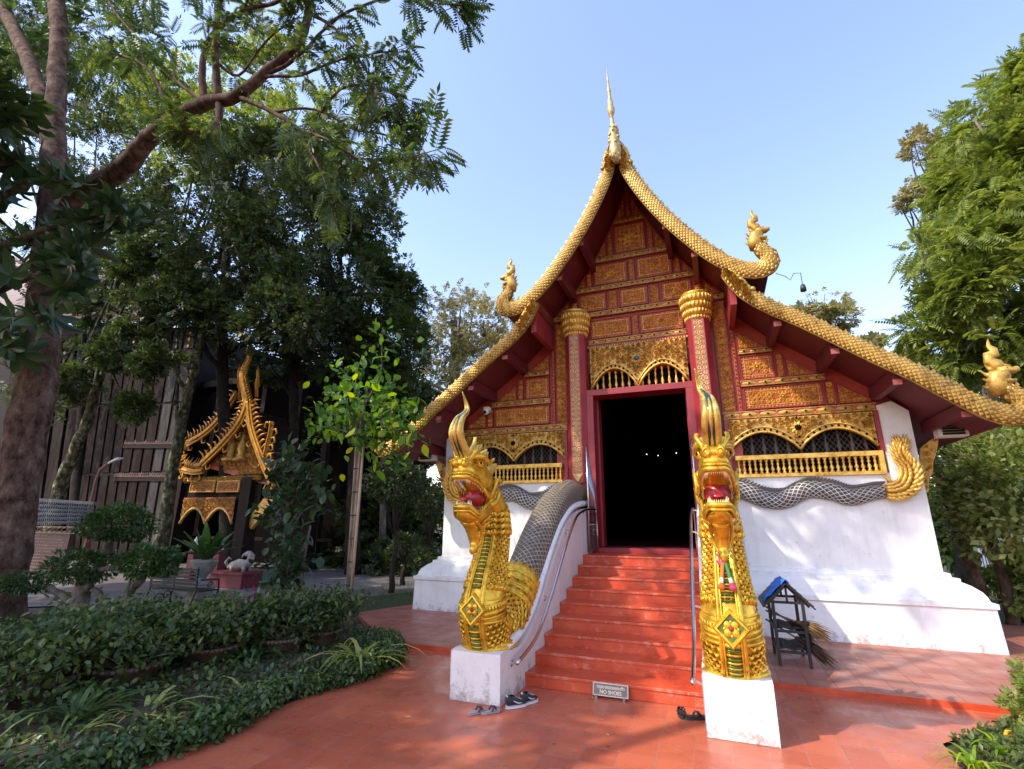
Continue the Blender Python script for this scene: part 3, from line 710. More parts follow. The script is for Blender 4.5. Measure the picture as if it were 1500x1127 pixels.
# --- columns
for s in (-1, 1):
    col = MB(); cx, cy = XC+s*1.19, 9.50
    col.box2((cx-.25, cy-.16, 1.20), (cx+.25, cy+.25, 2.45)); col.box2((cx-.27, cy-.18, 1.20), (cx+.27, cy+.27, 1.42))
    w, c_ = .20, .09
    octo = [(cx-w+c_, cy-w), (cx+w-c_, cy-w), (cx+w, cy-w+c_), (cx+w, cy+w-c_), (cx+w-c_, cy+w), (cx-w+c_, cy+w), (cx-w, cy+w-c_), (cx-w, cy-w+c_)]
    col.prism(octo, 2.45, 5.50, axis='z')
    post = col.build('column', M['red'], temple, bevel=.004)
    st = MB(); a, b, yy = cx-w+c_+.012, cx+w-c_-.012, cy-w-.004
    st.box2((a, yy, 2.62), (b, cy-w+.01, 5.46), 0)
    z = 2.70
    while z < 5.4:
        spiral(st, (a+b)/2-.045, z, .042, yy, 1, z*3, .34, h=.008); spiral(st, (a+b)/2+.045, z, .042, yy, -1, PI-z*3, .34, h=.008)
        for q in range(4): drop(st, (a+b)/2, z+.05, q*PI/2+.78, .03, yy, .35, 1, .006)
        z += .098
    st.add([(a, yy-.002, 2.62), ((a+b)/2, yy-.002, 2.47), (b, yy-.002, 2.62)], [(0, 1, 2)], 1)
    st.build('gilded_strip', [M['pinkgold'], M['gold_pale']], post)
    cap = MB()
    zt = 5.42
    for k, (r0, hh) in enumerate(((.215, .10), (.245, .13), (.27, .14), (.285, .15))):
        cap.lathe([(r0*.94, 0), (r0*1.02, hh*.2), (r0*1.05, hh*.6), (r0*.96, hh)], 24, (cx, cy, zt))
        n = 26
        for i in range(n):
            a_ = 2*PI*(i+.5*(k % 2))/n; e = Vector((math.cos(a_), math.sin(a_), 0)); p = Vector((cx, cy, zt))+e*r0*1.02
            cap.ball(p+Vector((0, 0, hh*.5)), (.026, .026, hh*.42), 6)
        zt += hh
    cap.lathe([(.26, 0), (.27, .03), (.25, .06)], 16, (cx, cy, zt)); cap.build('lotus_capital', M['gold'], post)

# --- barge boards shaped as naga bodies, crests and heads
def barge(s, pts, y, depth, headpos, hs, zs):
    cv = smoothcurve([(p[0], p[1], p[2]) for p in pts], 7)
    P = [(XC+s*p[0], y, p[1]) for p in cv]; rad = [(depth, p[2]) for p in cv]
    mb = MB(); mb.tube(P, rad, 12, 0, side=(0, 1, 0))
    # lower lip moulding
    # arc length resample
    L = [0]
    for a, b in zip(P, P[1:]): L.append(L[-1]+math.dist(a, b))
    def samp(d):
        for i in range(len(L)-1):
            if L[i+1] >= d or i == len(L)-2:
                t = (d-L[i])/(L[i+1]-L[i]); a, b = Vector(P[i]), Vector(P[i+1]); tt = (b-a).normalized()
                nn = Vector((-tt.z*s, 0, tt.x*s))
                r = cv[i][2]+(cv[i+1][2]-cv[i][2])*t
                return a+(b-a)*t, tt, nn, r
    d = .12; row = 0
    sz = .066
    while d < L[-1]-.05:
        c, tt, nn, r = samp(d)
        m_ = max(2, round(2*r/sz)); 
        for k in range(m_):
            v = (k+.5+(.5 if row % 2 else 0))/m_*2-1
            if v > .97: continue
            dep = depth*math.sqrt(max(0, 1-v*v*.92)); q = c+nn*(v*r*.93); yo = y-dep
            a = sz*.58; b = r/m_*1.0
            vs = [q+tt*a, q+nn*b, q-tt*a*.9, q-nn*b, q+tt*(a*.25)]
            ys = [yo+.004, yo+.006, yo+.002, yo+.006, yo-.007]
            mb.add([(p.x, yy, p.z) for p, yy in zip(vs, ys)], [(0, 1, 4), (1, 2, 4), (2, 3, 4), (3, 0, 4)], 1)
        d += sz*.55; row += 1
    low = []; d = .05
    while d < L[-1]*.985:
        c, tt, nn, r = samp(d); low.append(c-nn*(r*.98)+Vector((0, -depth*.35, 0))); d += .1
    mb.tube(low, .014, 6, 0)
    bo = mb.build('naga_barge_board', [M['gold_bg'], M['gold_scale']], temple)
    cr = MB(); d = .15; end = L[-1]*zs
    while d < end:
        c, tt, nn, r = samp(d); q = c+nn*(r*.95); h = .05+.02*math.sin(d*37)
        base = [q-tt*.04+Vector((0, -.025, 0)), q+tt*.045+Vector((0, -.025, 0)), q+tt*.045+Vector((0, .025, 0)), q-tt*.04+Vector((0, .025, 0))]
        cr.add(base+[q+nn*h-tt*.03], [(0, 1, 4), (1, 2, 4), (2, 3, 4), (3, 0, 4)])
        d += .06
    cr.build('crest', M['gold_crest'], bo)
    # leafy flourish near the top
    fl = MB(); rnd = random.Random(3)
    for i in range(16):
        c, tt, nn, r = samp(.03+i*.035); 
        spiral(fl, c.x+rnd.uniform(-.4, .4)*r, c.z+rnd.uniform(-.5, .5)*r, .06, y-depth-.02, rnd.choice((-1, 1)), rnd.uniform(0, 6), .45, 1.4, 0, 12, .05)
        fl.ball((c+nn*rnd.uniform(.6, 1.0)*r+Vector((0, -.05, 0))), (.05, .05, .05), 6)
    fl.build('leaf_flourish', M['gold_scale'], bo)
    # little naga head
    hd = MB(); hx, hz = XC+s*headpos[0], headpos[1]
    def Pt(a, b, c=0): return (hx+s*a*hs, y+c*hs, hz+b*hs)
    hd.tube([Pt(-.05, -.25), Pt(-.10, 0), Pt(-.04, .18), Pt(.10, .25)], [(.15*hs, .21*hs), (.15*hs, .20*hs), (.16*hs, .20*hs), (.14*hs, .14*hs)], 10, side=(0, 1, 0))
    hd.tube([Pt(-.02, .26), Pt(.12, .31), Pt(.24, .29), Pt(.31, .33), (hx+s*.33*hs, y, hz+.38*hs)], [(.15*hs, .14*hs), (.14*hs, .11*hs), (.11*hs, .08*hs), (.09*hs, .07*hs), (.03*hs, .03*hs)], 10, side=(0, 1, 0))       # upper jaw
    hd.tube([Pt(-.02, .08), Pt(.10, .06), Pt(.19, .05), Pt(.25, .09)], [(.14*hs, .11*hs), (.12*hs, .07*hs), (.09*hs, .055*hs), (.04*hs, .03*hs)], 10, side=(0, 1, 0))      # lower jaw
    hd.ball(Pt(.10, .33, -.10), .035*hs, 8, 1)
    hd.tube([Pt(.10, -.02), Pt(.22, -.10), Pt(.2, -.2)], [.05*hs, .04*hs, .01*hs], 8)
    hd.tube([Pt(.20, .04), Pt(.25, -.04), Pt(.19, -.12), Pt(.26, -.2)], [.035*hs, .04*hs, .03*hs, .006*hs], 6); hd.tube([Pt(.02, .40), Pt(.12, .43), Pt(.22, .40)], [.05*hs, .045*hs, .02*hs], 6)
    for (a, b, l, an) in ((-.20, .08, .16, 150), (-.20, .2, .18, 135), (-.14, .32, .2, 120), (-.24, -.06, .14, 160), (-.06, .38, .2, 105)):
        e = (a+l*math.cos(R(an)), b+l*math.sin(R(an))); hd.cone(Pt(a+.05, b-.04), Pt(*e), .085*hs, 6)
    # twisting flame crest
    fc = MB(); fc.tube([Pt(.02, .34), Pt(-.02, .48), Pt(-.13, .56), Pt(-.11, .68), Pt(0, .72), Pt(.0, .82), Pt(-.07, .92), Pt(-.05, 1.08)],
            [(.08*hs, .13*hs), (.08*hs, .14*hs), (.07*hs, .12*hs), (.07*hs, .12*hs), (.06*hs, .11*hs), (.05*hs, .085*hs), (.03*hs, .05*hs), (.004, .006)], 8, side=(0, 1, 0))
    ho = hd.build('naga_head', [M['gold_scale'], M['hole']], temple); fc.build('flame_crest', M['gold_scale'], ho)
    return samp
M['gold_bg'] = gold_mat('barge_gilding_ground', (.20, .10, .015), (.30, .17, .03), metal=.3, rough=.5)
M['gold_scale'] = gold_mat('barge_gilding_scales', (.44, .24, .035), (.60, .38, .085), metal=.35, rough=.42)
M['gold_crest'] = gold_mat('barge_gilding_crest', (.28, .17, .05), (.45, .29, .09), metal=.3, rough=.45)
upper = [(.03, 8.98, .05), (.10, 8.72, .10), (.2, 8.32, .118), (.46, 7.74, .122), (.88, 7.03, .125), (1.43, 6.31, .13), (1.82, 5.95, .14), (2.12, 5.79, .155), (2.33, 5.82, .16), (2.39, 5.98, .145), (2.29, 6.12, .115), (2.24, 6.26, .09)]
lower = [(1.70, 5.84, .09), (1.94, 5.44, .112), (2.3, 5.10, .116), (2.75, 4.78, .118), (3.55, 4.14, .122), (4.0, 3.80, .126), (4.42, 3.44, .135), (4.78, 3.18, .15), (5.02, 3.14, .155), (5.09, 3.29, .145), (4.98, 3.42, .12), (4.93, 3.54, .09)]
for s in (-1, 1):
    barge(s, upper, 8.42, .085, (2.26, 6.33), .56, .72)
    barge(s, lower, 8.44, .085, (4.93, 3.56), .60, .76)

# --- spire finial at the ridge
mb = MB(); mb.lathe([(.05, -.55), (.10, -.42), (.12, -.25), (.09, -.12), (.11, -.05), (.085, .05), (.07, .12), (.09, .18), (.055, .3), (.04, .42), (.035, .55), (.065, .62), (.078, .72), (.05, .82), (.06, .90), (.036, 1.0), (.03, 1.15), (.04, 1.19), (.022, 1.27), (.016, 1.55), (.003, 1.80)], 12, (XC+.0, 8.25, 8.98), 0, lean=(-.035, -.0))
rnd = random.Random(5)
for i in range(40):
    a = rnd.uniform(0, 6.28); z = rnd.uniform(-.5, .3); r = .09-.1*max(0, z); mb.ball((XC+r*math.cos(a), 8.25+r*math.sin(a), 8.98+z), (.035, .035, .045), 6)
mb.build('spire_finial', gold_mat('weathered_spire_gilding', (.40, .26, .09), (.6, .46, .22), metal=.3, rough=.5), temple)

# --- side eave brackets, lights at the eaves, camera, bell
for s in (-1, 1):
    for k in range(7):
        y = 9.85+k*1.7; mb = MB()
        P = [(0, 0), (.06, .45), (.16, .85), (.40, 1.0), (.55, 1.04), (.5, .9), (.42, .72), (.34, .6), (.3, .42), (.2, .3), (.14, .1)]
        P = [(XC+s*(HW+p[0]*.7), 2.15+p[1]*.9) for p in P]; mb.prism(P if s > 0 else P[::-1], y, y+.07, 0)
        fill(mb, P, y-.002, .11, 0, 1, k, h=.03, w=.4); mb.build('eave_bracket', [M['gold_dark'], M['gold']], temple)
    mb = MB(); x = XC+s*4.72; mb.box2((x-.19, 9.62, 3.05), (x+.19, 9.82, 3.25), 0); 
    for k in range(4): mb.box2((x-.14, 9.60, 3.075+k*.042), (x+.14, 9.635, 3.075+k*.042+.034), 1)
    mb.box2((x-.02, 9.7, 3.25), (x+.02, 9.74, 3.5), 0)
    mb.build('louvred_lamp_box', [M['white2'], M['black']], temple, bevel=.005)
mb = MB(); c = at(712, 603, 9.45); mb.ball(c, (.07, .09, .07), 12, 0); mb.box2((c.x-.06, c.y, c.z+.03), (c.x+.06, c.y+.12, c.z+.1), 0); mb.ball((c.x, c.y-.06, c.z-.02), (.04, .04, .04), 10, 1)
mb.build('security_camera', [M['white2'], M['hole']], temple)
for s in (-1, 1):
    bell = MB(); b0 = Vector((XC+s*2.58, 8.42, 5.60)); e = Vector((XC+s*2.80, 8.42, 5.42))
    bell.tube([(XC+s*2.45, 8.42, 5.68), b0, (b0.x+s*.06, 8.42, 5.52), (b0.x+s*.12, 8.42, 5.63), (e.x, 8.42, 5.62), e], .006, 5, 0)
    bell.lathe([(.045, -.12), (.042, -.06), (.03, -.01), (.006, .0)], 10, e, 0); bell.bar((e.x, 8.42, e.z-.1), (e.x+s*.05, 8.42, e.z-.3), .004, .004); 
    bell.prism([(e.x+s*.03, e.z-.36), (e.x+s*.07, e.z-.36), (e.x+s*.05, e.z-.27)] if s > 0 else [(e.x+s*.05, e.z-.27), (e.x+s*.07, e.z-.36), (e.x+s*.03, e.z-.36)], 8.415, 8.425)
    bell.build('wind_bell', M['black'], temple)

# --- dark interior shell, floor and side walls
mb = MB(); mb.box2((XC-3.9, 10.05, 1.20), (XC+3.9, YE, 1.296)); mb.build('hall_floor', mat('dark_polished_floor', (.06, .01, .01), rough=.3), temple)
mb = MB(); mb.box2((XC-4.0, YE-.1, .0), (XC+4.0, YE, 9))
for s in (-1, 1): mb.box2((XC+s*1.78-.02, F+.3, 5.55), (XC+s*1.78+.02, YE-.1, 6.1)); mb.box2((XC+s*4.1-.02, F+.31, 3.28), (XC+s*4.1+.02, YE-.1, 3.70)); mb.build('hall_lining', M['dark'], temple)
# lining must not cut the tall nave: two side ceilings only
# --- naga body in relief on the white wall, with gilded flame tail
M['scale_wall'] = None
def scaled_mat(name, c_dark, c_light, sx, thick, rough=.45):
    """diamond net of light ridges over dark mosaic; U,V from the sweep"""
    m, nt, out = new_mat(name); b = nt.nodes.new('ShaderNodeBsdfPrincipled'); uv = nt.nodes.new('ShaderNodeUVMap')
    sp = nt.nodes.new('ShaderNodeSeparateXYZ'); nt.links.new(uv.outputs[0], sp.inputs[0]); outs = []
    for sg_ in (1, -1):
        a = N(nt, 'ShaderNodeMath', operation='MULTIPLY_ADD'); nt.links.new(sp.outputs['Y'], a.inputs[0]); a.inputs[1].default_value = sg_; nt.links.new(sp.outputs['X'], a.inputs[2])
        f = N(nt, 'ShaderNodeMath', operation='FRACT'); nt.links.new(a.outputs[0], f.inputs[0])
        s1 = N(nt, 'ShaderNodeMath', operation='SUBTRACT'); nt.links.new(f.outputs[0], s1.inputs[0]); s1.inputs[1].default_value = .5
        ab = N(nt, 'ShaderNodeMath', operation='ABSOLUTE'); nt.links.new(s1.outputs[0], ab.inputs[0]); outs.append(ab)
    mn = N(nt, 'ShaderNodeMath', operation='MAXIMUM'); nt.links.new(outs[0].outputs[0], mn.inputs[0]); nt.links.new(outs[1].outputs[0], mn.inputs[1])
    lt = ramp(nt, mn.outputs[0], [(.5-thick-.03, (0, 0, 0)), (.5-thick, (1, 1, 1))])
    n = N(nt, 'ShaderNodeTexNoise', Scale=40, Detail=3); n.inputs['Vector'].default_value = (0, 0, 0); nt.links.new(coords(nt), n.inputs['Vector'])
    r = ramp(nt, n.outputs['Fac'], [(.35, c_dark[0]), (.5, c_dark[1]), (.65, c_dark[2])])
    n5 = N(nt, 'ShaderNodeTexNoise', Scale=12, Detail=4); nt.links.new(coords(nt), n5.inputs['Vector'])
    r5 = ramp(nt, n5.outputs['Fac'], [(.35, tuple(x*.6 for x in c_light)), (.6, c_light)])
    mx = nt.nodes.new('ShaderNodeMixRGB'); nt.links.new(lt.outputs[0], mx.inputs[0]); nt.links.new(r.outputs[0], mx.inputs[1]); nt.links.new(r5.outputs[0], mx.inputs[2])
    nt.links.new(mx.outputs[0], b.inputs['Base Color']); b.inputs['Roughness'].default_value = rough
    bp = nt.nodes.new('ShaderNodeBump'); bp.inputs['Strength'].default_value = .8; bp.inputs['Distance'].default_value = .02; nt.links.new(lt.outputs[0], bp.inputs['Height']); nt.links.new(bp.outputs[0], b.inputs['Normal'])
    nt.links.new(b.outputs[0], out.inputs[0]); return m
M['scale_wall'] = scaled_mat('dark_mosaic_white_net', [(.02, .017, .015), (.06, .05, .04), (.13, .11, .09)], (.68, .66, .6), 1, .08)
M['scale_body'] = scaled_mat('mosaic_scales_tan_net', [(.03, .026, .022), (.085, .065, .045), (.18, .14, .09)], (.42, .36, .27), 1, .09)
def uvtube(name, path, rads, n, side, ulen, nv, m, parent):
    """swept tube with UVs: u along (metres/ulen), v round (nv repeats)"""
    mb = MB(); mb.tube(path, rads, n, 0, side=side, caps=False); o = mb.build(name, m, parent); me = o.data
    L = [0]
    for a, b in zip(path, path[1:]): L.append(L[-1]+math.dist(a, b))
    uvl = me.uv_layers.new(name='UVMap'); k = len(path)
    for p in me.polygons:
        vi = list(p.vertices); js = [v % n for v in vi]; wrap = 0 in js and n-1 in js
        for li, v in zip(p.loop_indices, vi):
            j = v % n; jj = n if (wrap and j == 0) else j
            uvl.data[li].uv = (L[v//n]/ulen, jj/n*nv)
    return o
for s in (-1, 1):
    pts = [(1.1, 2.30, .15), (1.6, 2.29, .15), (1.95, 2.14, .15), (2.25, 2.12, .15), (2.6, 2.28, .15), (2.95, 2.24, .145), (3.2, 2.15, .14), (3.5, 2.21, .12), (3.66, 2.23, .105)]
    cv = smoothcurve(pts, 7); P = [(XC+s*p[0], YB-.02, p[1]) for p in cv]
    uvtube('relief_naga_body', P, [(.13, p[2]) for p in cv], 20, (0, 1, 0), .1, 12, M['scale_wall'], temple)
    mb = MB()
    for i in range(2, len(P)-1, 1):
        p = P[i]; r = cv[i][2]; mb.tube([(p[0]-.06*s, p[1]-.03, p[2]+r*.97), (p[0]+.02*s, p[1]-.03, p[2]+r+.025), (p[0]+.06*s, p[1]-.03, p[2]+r+.05)], [.018, .022, .008], 5)
    mb.build('relief_naga_fringe', M['dimbal'], temple)
    tl = MB(); x0, z0, y = XC+s*3.66, 2.23, YB-.03
    bodyp = smoothcurve([(0, 0, .13), (.12, .0, .15), (.26, .05, .17), (.36, .18, .16), (.38, .34, .13), (.33, .47, .11), (.30, .60, .10), (.33, .72, .07), (.31, .86, .01)], 5)
    tl.tube([(x0+s*p[0], y, z0+p[1]) for p in bodyp], [(.07, p[2]*.55) for p in bodyp], 10, side=(0, 1, 0))
    for i in range(1, len(bodyp)-4, 2):
        p = bodyp[i]; q = bodyp[i+1]; an = math.atan2(q[1]-p[1], q[0]-p[0])
        for sd, l in ((1.0, .085), (-1.0, .085), (.1, .09), (.55, .09), (-.55, .09)):
            a2 = an+sd*.55; c0 = (x0+s*(p[0]-math.sin(an)*p[2]*.6*sd), y-.07, z0+p[1]+math.cos(an)*p[2]*.6*sd)
            c1 = (c0[0]+s*l*math.cos(a2), y-.1, c0[2]+l*math.sin(a2)); c2 = (c1[0]+s*.05*math.cos(an), y-.09, c1[2]+.05*math.sin(an))
            c3 = (c2[0]+s*.02*math.cos(an)-s*.03*math.sin(an)*(1 if sd > 0 else -1), y-.09, c2[2]+.03)
            tl.tube([c0, ((c0[0]+c1[0])/2, y-.10, (c0[2]+c1[2])/2), c1, c2, c3], [(.02, .024), (.026, .028), (.022, .024), (.012, .012), (.003, .003)], 6, side=(0, 1, 0))
    tl.tube([(x0+s*.12, y, z0+.1), (x0+s*.1, y, z0+.2), (x0+s*.04, y, z0+.24)], [.04, .03, .005], 6)
    tl.build('flame_tail', M['gold'], temple)

# chandelier glimmering inside
ch = thing('chandelier', 'dim chandelier with a few warm bulbs inside the dark doorway', 'chandelier', tuple(at(969, 668, 14.5)))
c = at(969, 668, 14.5); mb = MB(); mb.tube([c+Vector((0, 0, .1)), c+Vector((0, 0, 3.2))], .01, 5); mb.lathe([(.02, -.1), (.09, 0), (.03, .1)], 10, c)
for k in range(10): a = 2*PI*k/10; mb.tube([c, c+Vector((.2*math.cos(a), .2*math.sin(a), -.06)), c+Vector((.4*math.cos(a), .4*math.sin(a), .03))], .008, 5)
mb.build('frame', M['darkwood'], ch)
mm, nt, out = new_mat('lit_bulb_glass'); em = nt.nodes.new('ShaderNodeEmission'); em.inputs[0].default_value = (1, .82, .6, 1); em.inputs[1].default_value = 1.6; nt.links.new(em.outputs[0], out.inputs[0])
for k in (0, 3, 5): 
    a = 2*PI*k/10; mb = MB(); mb.ball(c+Vector((.4*math.cos(a), .4*math.sin(a), .06)), .014, 8); mb.build('bulb', mm, ch)
# ================================================================ GROUND
def sheet(name, poly, z, m, kind='structure', label=None):
    me = bpy.data.meshes.new(name); me.from_pydata([(p[0], p[1], z) for p in poly], [], [tuple(range(len(poly)))]); me.materials.append(m)
    o = bpy.data.objects.new(name, me); COL.objects.link(o); o['kind'] = kind
    if label: o['label'] = label
    return o
M['earth'] = mat('leaf_littered_earth', [(.03, .022, .012), (.06, .05, .02), (.05, .07, .02)], rough=.95, scale=1.5, bump=.6, bscale=12)
sheet('ground', [(-400, -60), (400, -60), (400, 500), (-400, 500)], -.03, M['earth'], label='earth and leaf litter under the whole temple garden')
garden_edge = [(-4.35, -3.0), (-4.15, 1.5), (-4.02, 2.9), (-4.06, 3.8), (-4.05, 4.8), (-3.80, 5.9), (-4.25, 6.4), (-4.8, 6.95), (-5.9, 7.9), (-6.5, 8.5), (-6.3, 9.2), (-5.9, 10.2), (-5.7, 12)]
rt = [(4.9, 12), (6.2, 9), (6.2, 7.0), (2.46, 6.66), (1.55, 5.65), (1.5, 5.2), (1.9, 4.2), (3.0, 3.0), (5, -3)]
tp = [p for p in garden_edge if p[1] < 6.7]
sheet('terrace', tp+[(-4.55, 6.7), (6.2, 6.7)]+[p for p in rt if p[1] < 6.69], 0, M['tile'], label='red tiled lower terrace in front of the steps')
mb = MB(); up = [(-4.55, 6.70)]+[p for p in garden_edge if p[1] > 6.9]+[(4.9, 12), (6.4, 9.0), (6.4, 6.70)]
mb.prism(up[::-1], -.02, .06, 0, axis='z'); mb.box2((-4.55, 6.69, -.01), (6.4, 6.699, .062), 1)
o = mb.build('upper_terrace', [M['tile2'], M['step']]); o['kind'] = 'structure'; o['label'] = 'slightly raised tiled terrace along the temple wall'
sheet('courtyard_paving', [(-60, 5.8), (-14.5, 5.8), (-10.6, 8.9), (-8.0, 10.6), (-7.2, 12.5), (-9, 30), (-60, 40)], -.005, mat('pale_courtyard_paving', [(.10, .09, .085), (.17, .15, .135)], rough=.7, scale=1.2), label='pale paved courtyard beyond the garden')
sheet('lawn', [(-12, 7.2), (-6.6, 8.5), (-6.2, 9.4), (-5.8, 10.6), (-5.8, 13), (-9, 14), (-9, 11), (-14, 8.3)], -.012, mat('mown_grass_soil', [(.02, .03, .01), (.04, .06, .015)], rough=.9, scale=6), label='shaded strip of lawn between garden and temple')
sheet('garden_path', [(-4.6, 12.4), (-20, 11.4), (-20, 12.0), (-4.6, 13.0)], -.008, mat('path_concrete', [(.2, .17, .14), (.3, .26, .21)], rough=.8, scale=2), label='pale path crossing behind the lawn')

# ================================================================ STAIRCASE
Y0, TD, RH = 5.73, .3462, .135
XL, XR = -2.10, -.2357
st = thing('staircase', 'red painted staircase climbing to the temple doorway between two naga walls', 'stairs', ((XL+XR)/2, Y0, 0))
for k in range(9):
    mb = MB(); y0 = Y0+k*TD; y1 = 9.62 if k == 8 else y0+TD+.12
    mb.box2((XL+.001, y0+.012, 0 if k == 0 else (k)*RH-.02), (XR-.001, y1, (k+1)*RH-.03)); mb.box2((XL+.001, y0, (k+1)*RH-.03), (XR-.001, y1, (k+1)*RH))
    mb.build('step', M['step'], st, bevel=.005)

# ================================================================ NAGA WALLS WITH HANDRAILS
topc = smoothcurve([(5.037, .447), (5.54, .52), (5.87, .62), (6.22, .82), (6.53, 1.09), (6.92, 1.41), (7.39, 1.72), (7.92, 1.93), (8.46, 2.03), (9.0, 2.07), (9.64, 2.09)], 4)
PW = .549
def stair_wall(xi, s, label):
    """xi: face on the stair side; s: -1 wall lies to the left of it"""
    t = thing('stair_wall', label, 'wall', (xi+s*PW/2, 5.4, 0), 'white walls flanking the stairs')
    mb = MB(); low = [(y, z-(.0 if y < 5.2 else min(.10, (y-5.2)*.3))) for y, z in topc]
    P = [(5.037, 0)]+low+[(9.64, 0)]
    a, b = sorted((xi, xi+s*PW)); mb.prism(P[::-1], a, b, 0, 'x'); mb.build('plinth_wall', M['white2'], t, bevel=.008)
    mb = MB(); mb.tube([(xi+s*.05, y, z-.01) for y, z in topc[2:]], [(.052, .05)]*len(topc[2:]), 10, side=(1, 0, 0)); 
    mb.build('kerb', M['white'], t)
    x = xi-s*.09; rl = smoothcurve([(5.25, .34), (5.85, .47), (6.36, .77), (6.83, 1.13), (7.31, 1.50), (7.8, 1.80), (8.3, 1.92), (8.85, 1.96), (9.2, 1.96)], 5)
    mb = MB(); mb.tube([(x, y, z) for y, z in rl], .021, 10); mb.tube([(x, rl[-1][0], rl[-1][1]), (x, 9.28, 1.9), (x, 9.3, 1.6), (x, 9.3, 1.23)], .021, 10)
    for k in (1, 11, 22, 33): 
        y, z = rl[k]; mb.bar((x, y, z-.01), (xi, y, z-.04), .018, .018); mb.ball((xi-s*.004, y, z-.04), (.006, .035, .035), 8)
    mb.build('handrail', M['steel'], t)
stair_wall(XL, -1, 'white wall and plinth with steel handrail left of the red steps')
stair_wall(XR, 1, 'white wall and plinth with steel handrail right of the red steps')

# ================================================================ NAGA STATUES
CX = XL-PW/2
nagaT = thing('naga_statue', 'open mouthed golden naga on the left plinth, bare chested without a garland', 'statue', (CX, 5.4, .447), 'golden nagas guarding the steps')
def V3(x, y, z): return Vector((CX+x, y, z))
neck = smoothcurve([(5.34, .48, .225, .22), (5.27, .62, .235, .235), (5.21, .76, .238, .24), (5.20, .90, .23, .23), (5.26, 1.08, .21, .20), (5.35, 1.26, .188, .178), (5.43, 1.45, .172, .162), (5.475, 1.65, .160, .152), (5.46, 1.84, .15, .145), (5.36, 2.0, .13, .135), (5.22, 2.1, .11, .12)], 6)
lobe = smoothcurve([(5.34, .60, .20, .16), (5.52, .61, .215, .185), (5.70, .64, .225, .20), (5.86, .71, .235, .22), (6.0, .81, .24, .232), (6.13, .92, .243, .238), (6.26, 1.02, .243, .24), (6.40, 1.11, .243, .24)], 6)
g = MB()
def sweep(cv):
    g.tube([V3(0, c[0], c[1]) for c in cv], [(c[2], c[3]) for c in cv], 24, 0, side=(1, 0, 0))
sweep(neck); sweep(lobe[:-11])
def frame(cv, i):
    a = V3(0, *cv[max(0, i-1)][:2]); b = V3(0, *cv[min(len(cv)-1, i+1)][:2]); t = (b-a).normalized(); s_ = Vector((1, 0, 0)); n = t.cross(s_); return t, s_, n
def surf(cv, d, th):
    """d in segment units (float), th angle; returns point, outward normal, tangent, lateral"""
    i = int(d); f = d-i; i2 = min(i+1, len(cv)-1); c = [cv[i][k]*(1-f)+cv[i2][k]*f for k in range(4)]; t, s_, n = frame(cv, i)
    t2, _, n2 = frame(cv, i2); t = (t*(1-f)+t2*f).normalized(); n = (n*(1-f)+n2*f).normalized()
    p = V3(0, c[0], c[1])+s_*(c[2]*math.cos(th))+n*(c[3]*math.sin(th)); o = (s_*(math.cos(th)/c[2])+n*(math.sin(th)/c[3])).normalized(); e = t.cross(o).normalized()
    return p, o, t, e
def scale1(mb, p, o, dn, e, w, l, mi=0, hole=1):
    A = []; B = []; n = 6
    for k in range(n+1):
        a = PI*k/n; A.append(p+e*(w*math.cos(a))+dn*(l*math.sin(a))+o*.004); B.append(p+e*(w*.72*math.cos(a))+dn*(l*.72*math.sin(a))+o*.022)
    c = p+dn*l*.15+o*.006
    mb.add(A+B+[c], [(k, k+1, n+2+k, n+1+k) for k in range(n)]+[(n+1+k, n+2+k, 2*n+2) for k in range(n)], mi)
    if hole:
        q = p+o*.015+dn*l*.12; r = w*.27; mb.add([q+e*r, q+dn*r*1.1, q-e*r, q-dn*r*.8], [(0, 1, 2, 3)], hole)
sc_ = MB(); row = 0; d = 2.0
while d < len(neck)-11:
    i = int(d); circ = .05; seglen = math.dist(neck[i][:2], neck[i+1][:2]); r_ = neck[i][2]
    n = max(8, round(2*PI*r_*.86/.058)); z = neck[i][1]
    skip = (.78 < z < 1.0)
    for k in range(n):
        th = R(-90+25)+(R(310))*(k+.5+(.5 if row % 2 else 0))/n
        if th > R(-90+335): continue
        if skip: continue
        p, o, t, e = surf(neck, d, th); scale1(sc_, p, o, -t, e, .034, .046, 0, 1)
    d += .040/max(seglen, 1e-3); row += 1
d = 4.0; row = 0
while d < len(lobe)-20:
    seglen = math.dist(lobe[int(d)][:2], lobe[int(d)+1][:2]); n = 16
    for k in range(n):
        th = 2*PI*(k+.5*(row % 2))/n
        p, o, t, e = surf(lobe, d, th)
        if p.z < .50 or (p.y < 5.56): continue
        scale1(sc_, p, o, -t, e, .046, .06, 0, 1)
    d += .056/max(seglen, 1e-3); row += 1
body = g.build('body', M['gold_naga'], nagaT)
sc_.build('neck_scales', [M['gold_naga'], M['hole']], body)
# belly plates between two ridges
bl = MB()
for s in (-1, 1):
    rid = []
    for i in range(1, len(neck)-14):
        p, o, t, e = surf(neck, i, R(-90)+s*R(22)); rid.append(p+o*.012)
    bl.tube(rid, [(.020, .016)]*len(rid), 8, 0)
    rid2 = []
    for i in range(1, len(neck)-14):
        p, o, t, e = surf(neck, i, R(-90)+s*R(16)); rid2.append(p+o*.012)
    bl.tube(rid2, .010, 6, 0)
d = 2.0; k = 0
while d < len(neck)-15:
    seg = math.dist(neck[int(d)][:2], neck[int(d)+1][:2]); pts = []
    if not (.76 < neck[int(d)][1] < .98):
        pts = [surf(neck, d, R(-90)+R(a)) for a in (-14, -7, 0, 7, 14)]
        bl.tube([p+o*(.014 if j in (1, 2, 3) else .004) for j, (p, o, t, e) in enumerate(pts)], [(.011, .011)]*5, 6, 0 if k % 2 == 0 else 1)
    d += .024/max(seg, 1e-3); k += 1
bl.build('belly_plates', [M['gold_naga'], M['mirror_green']], body)
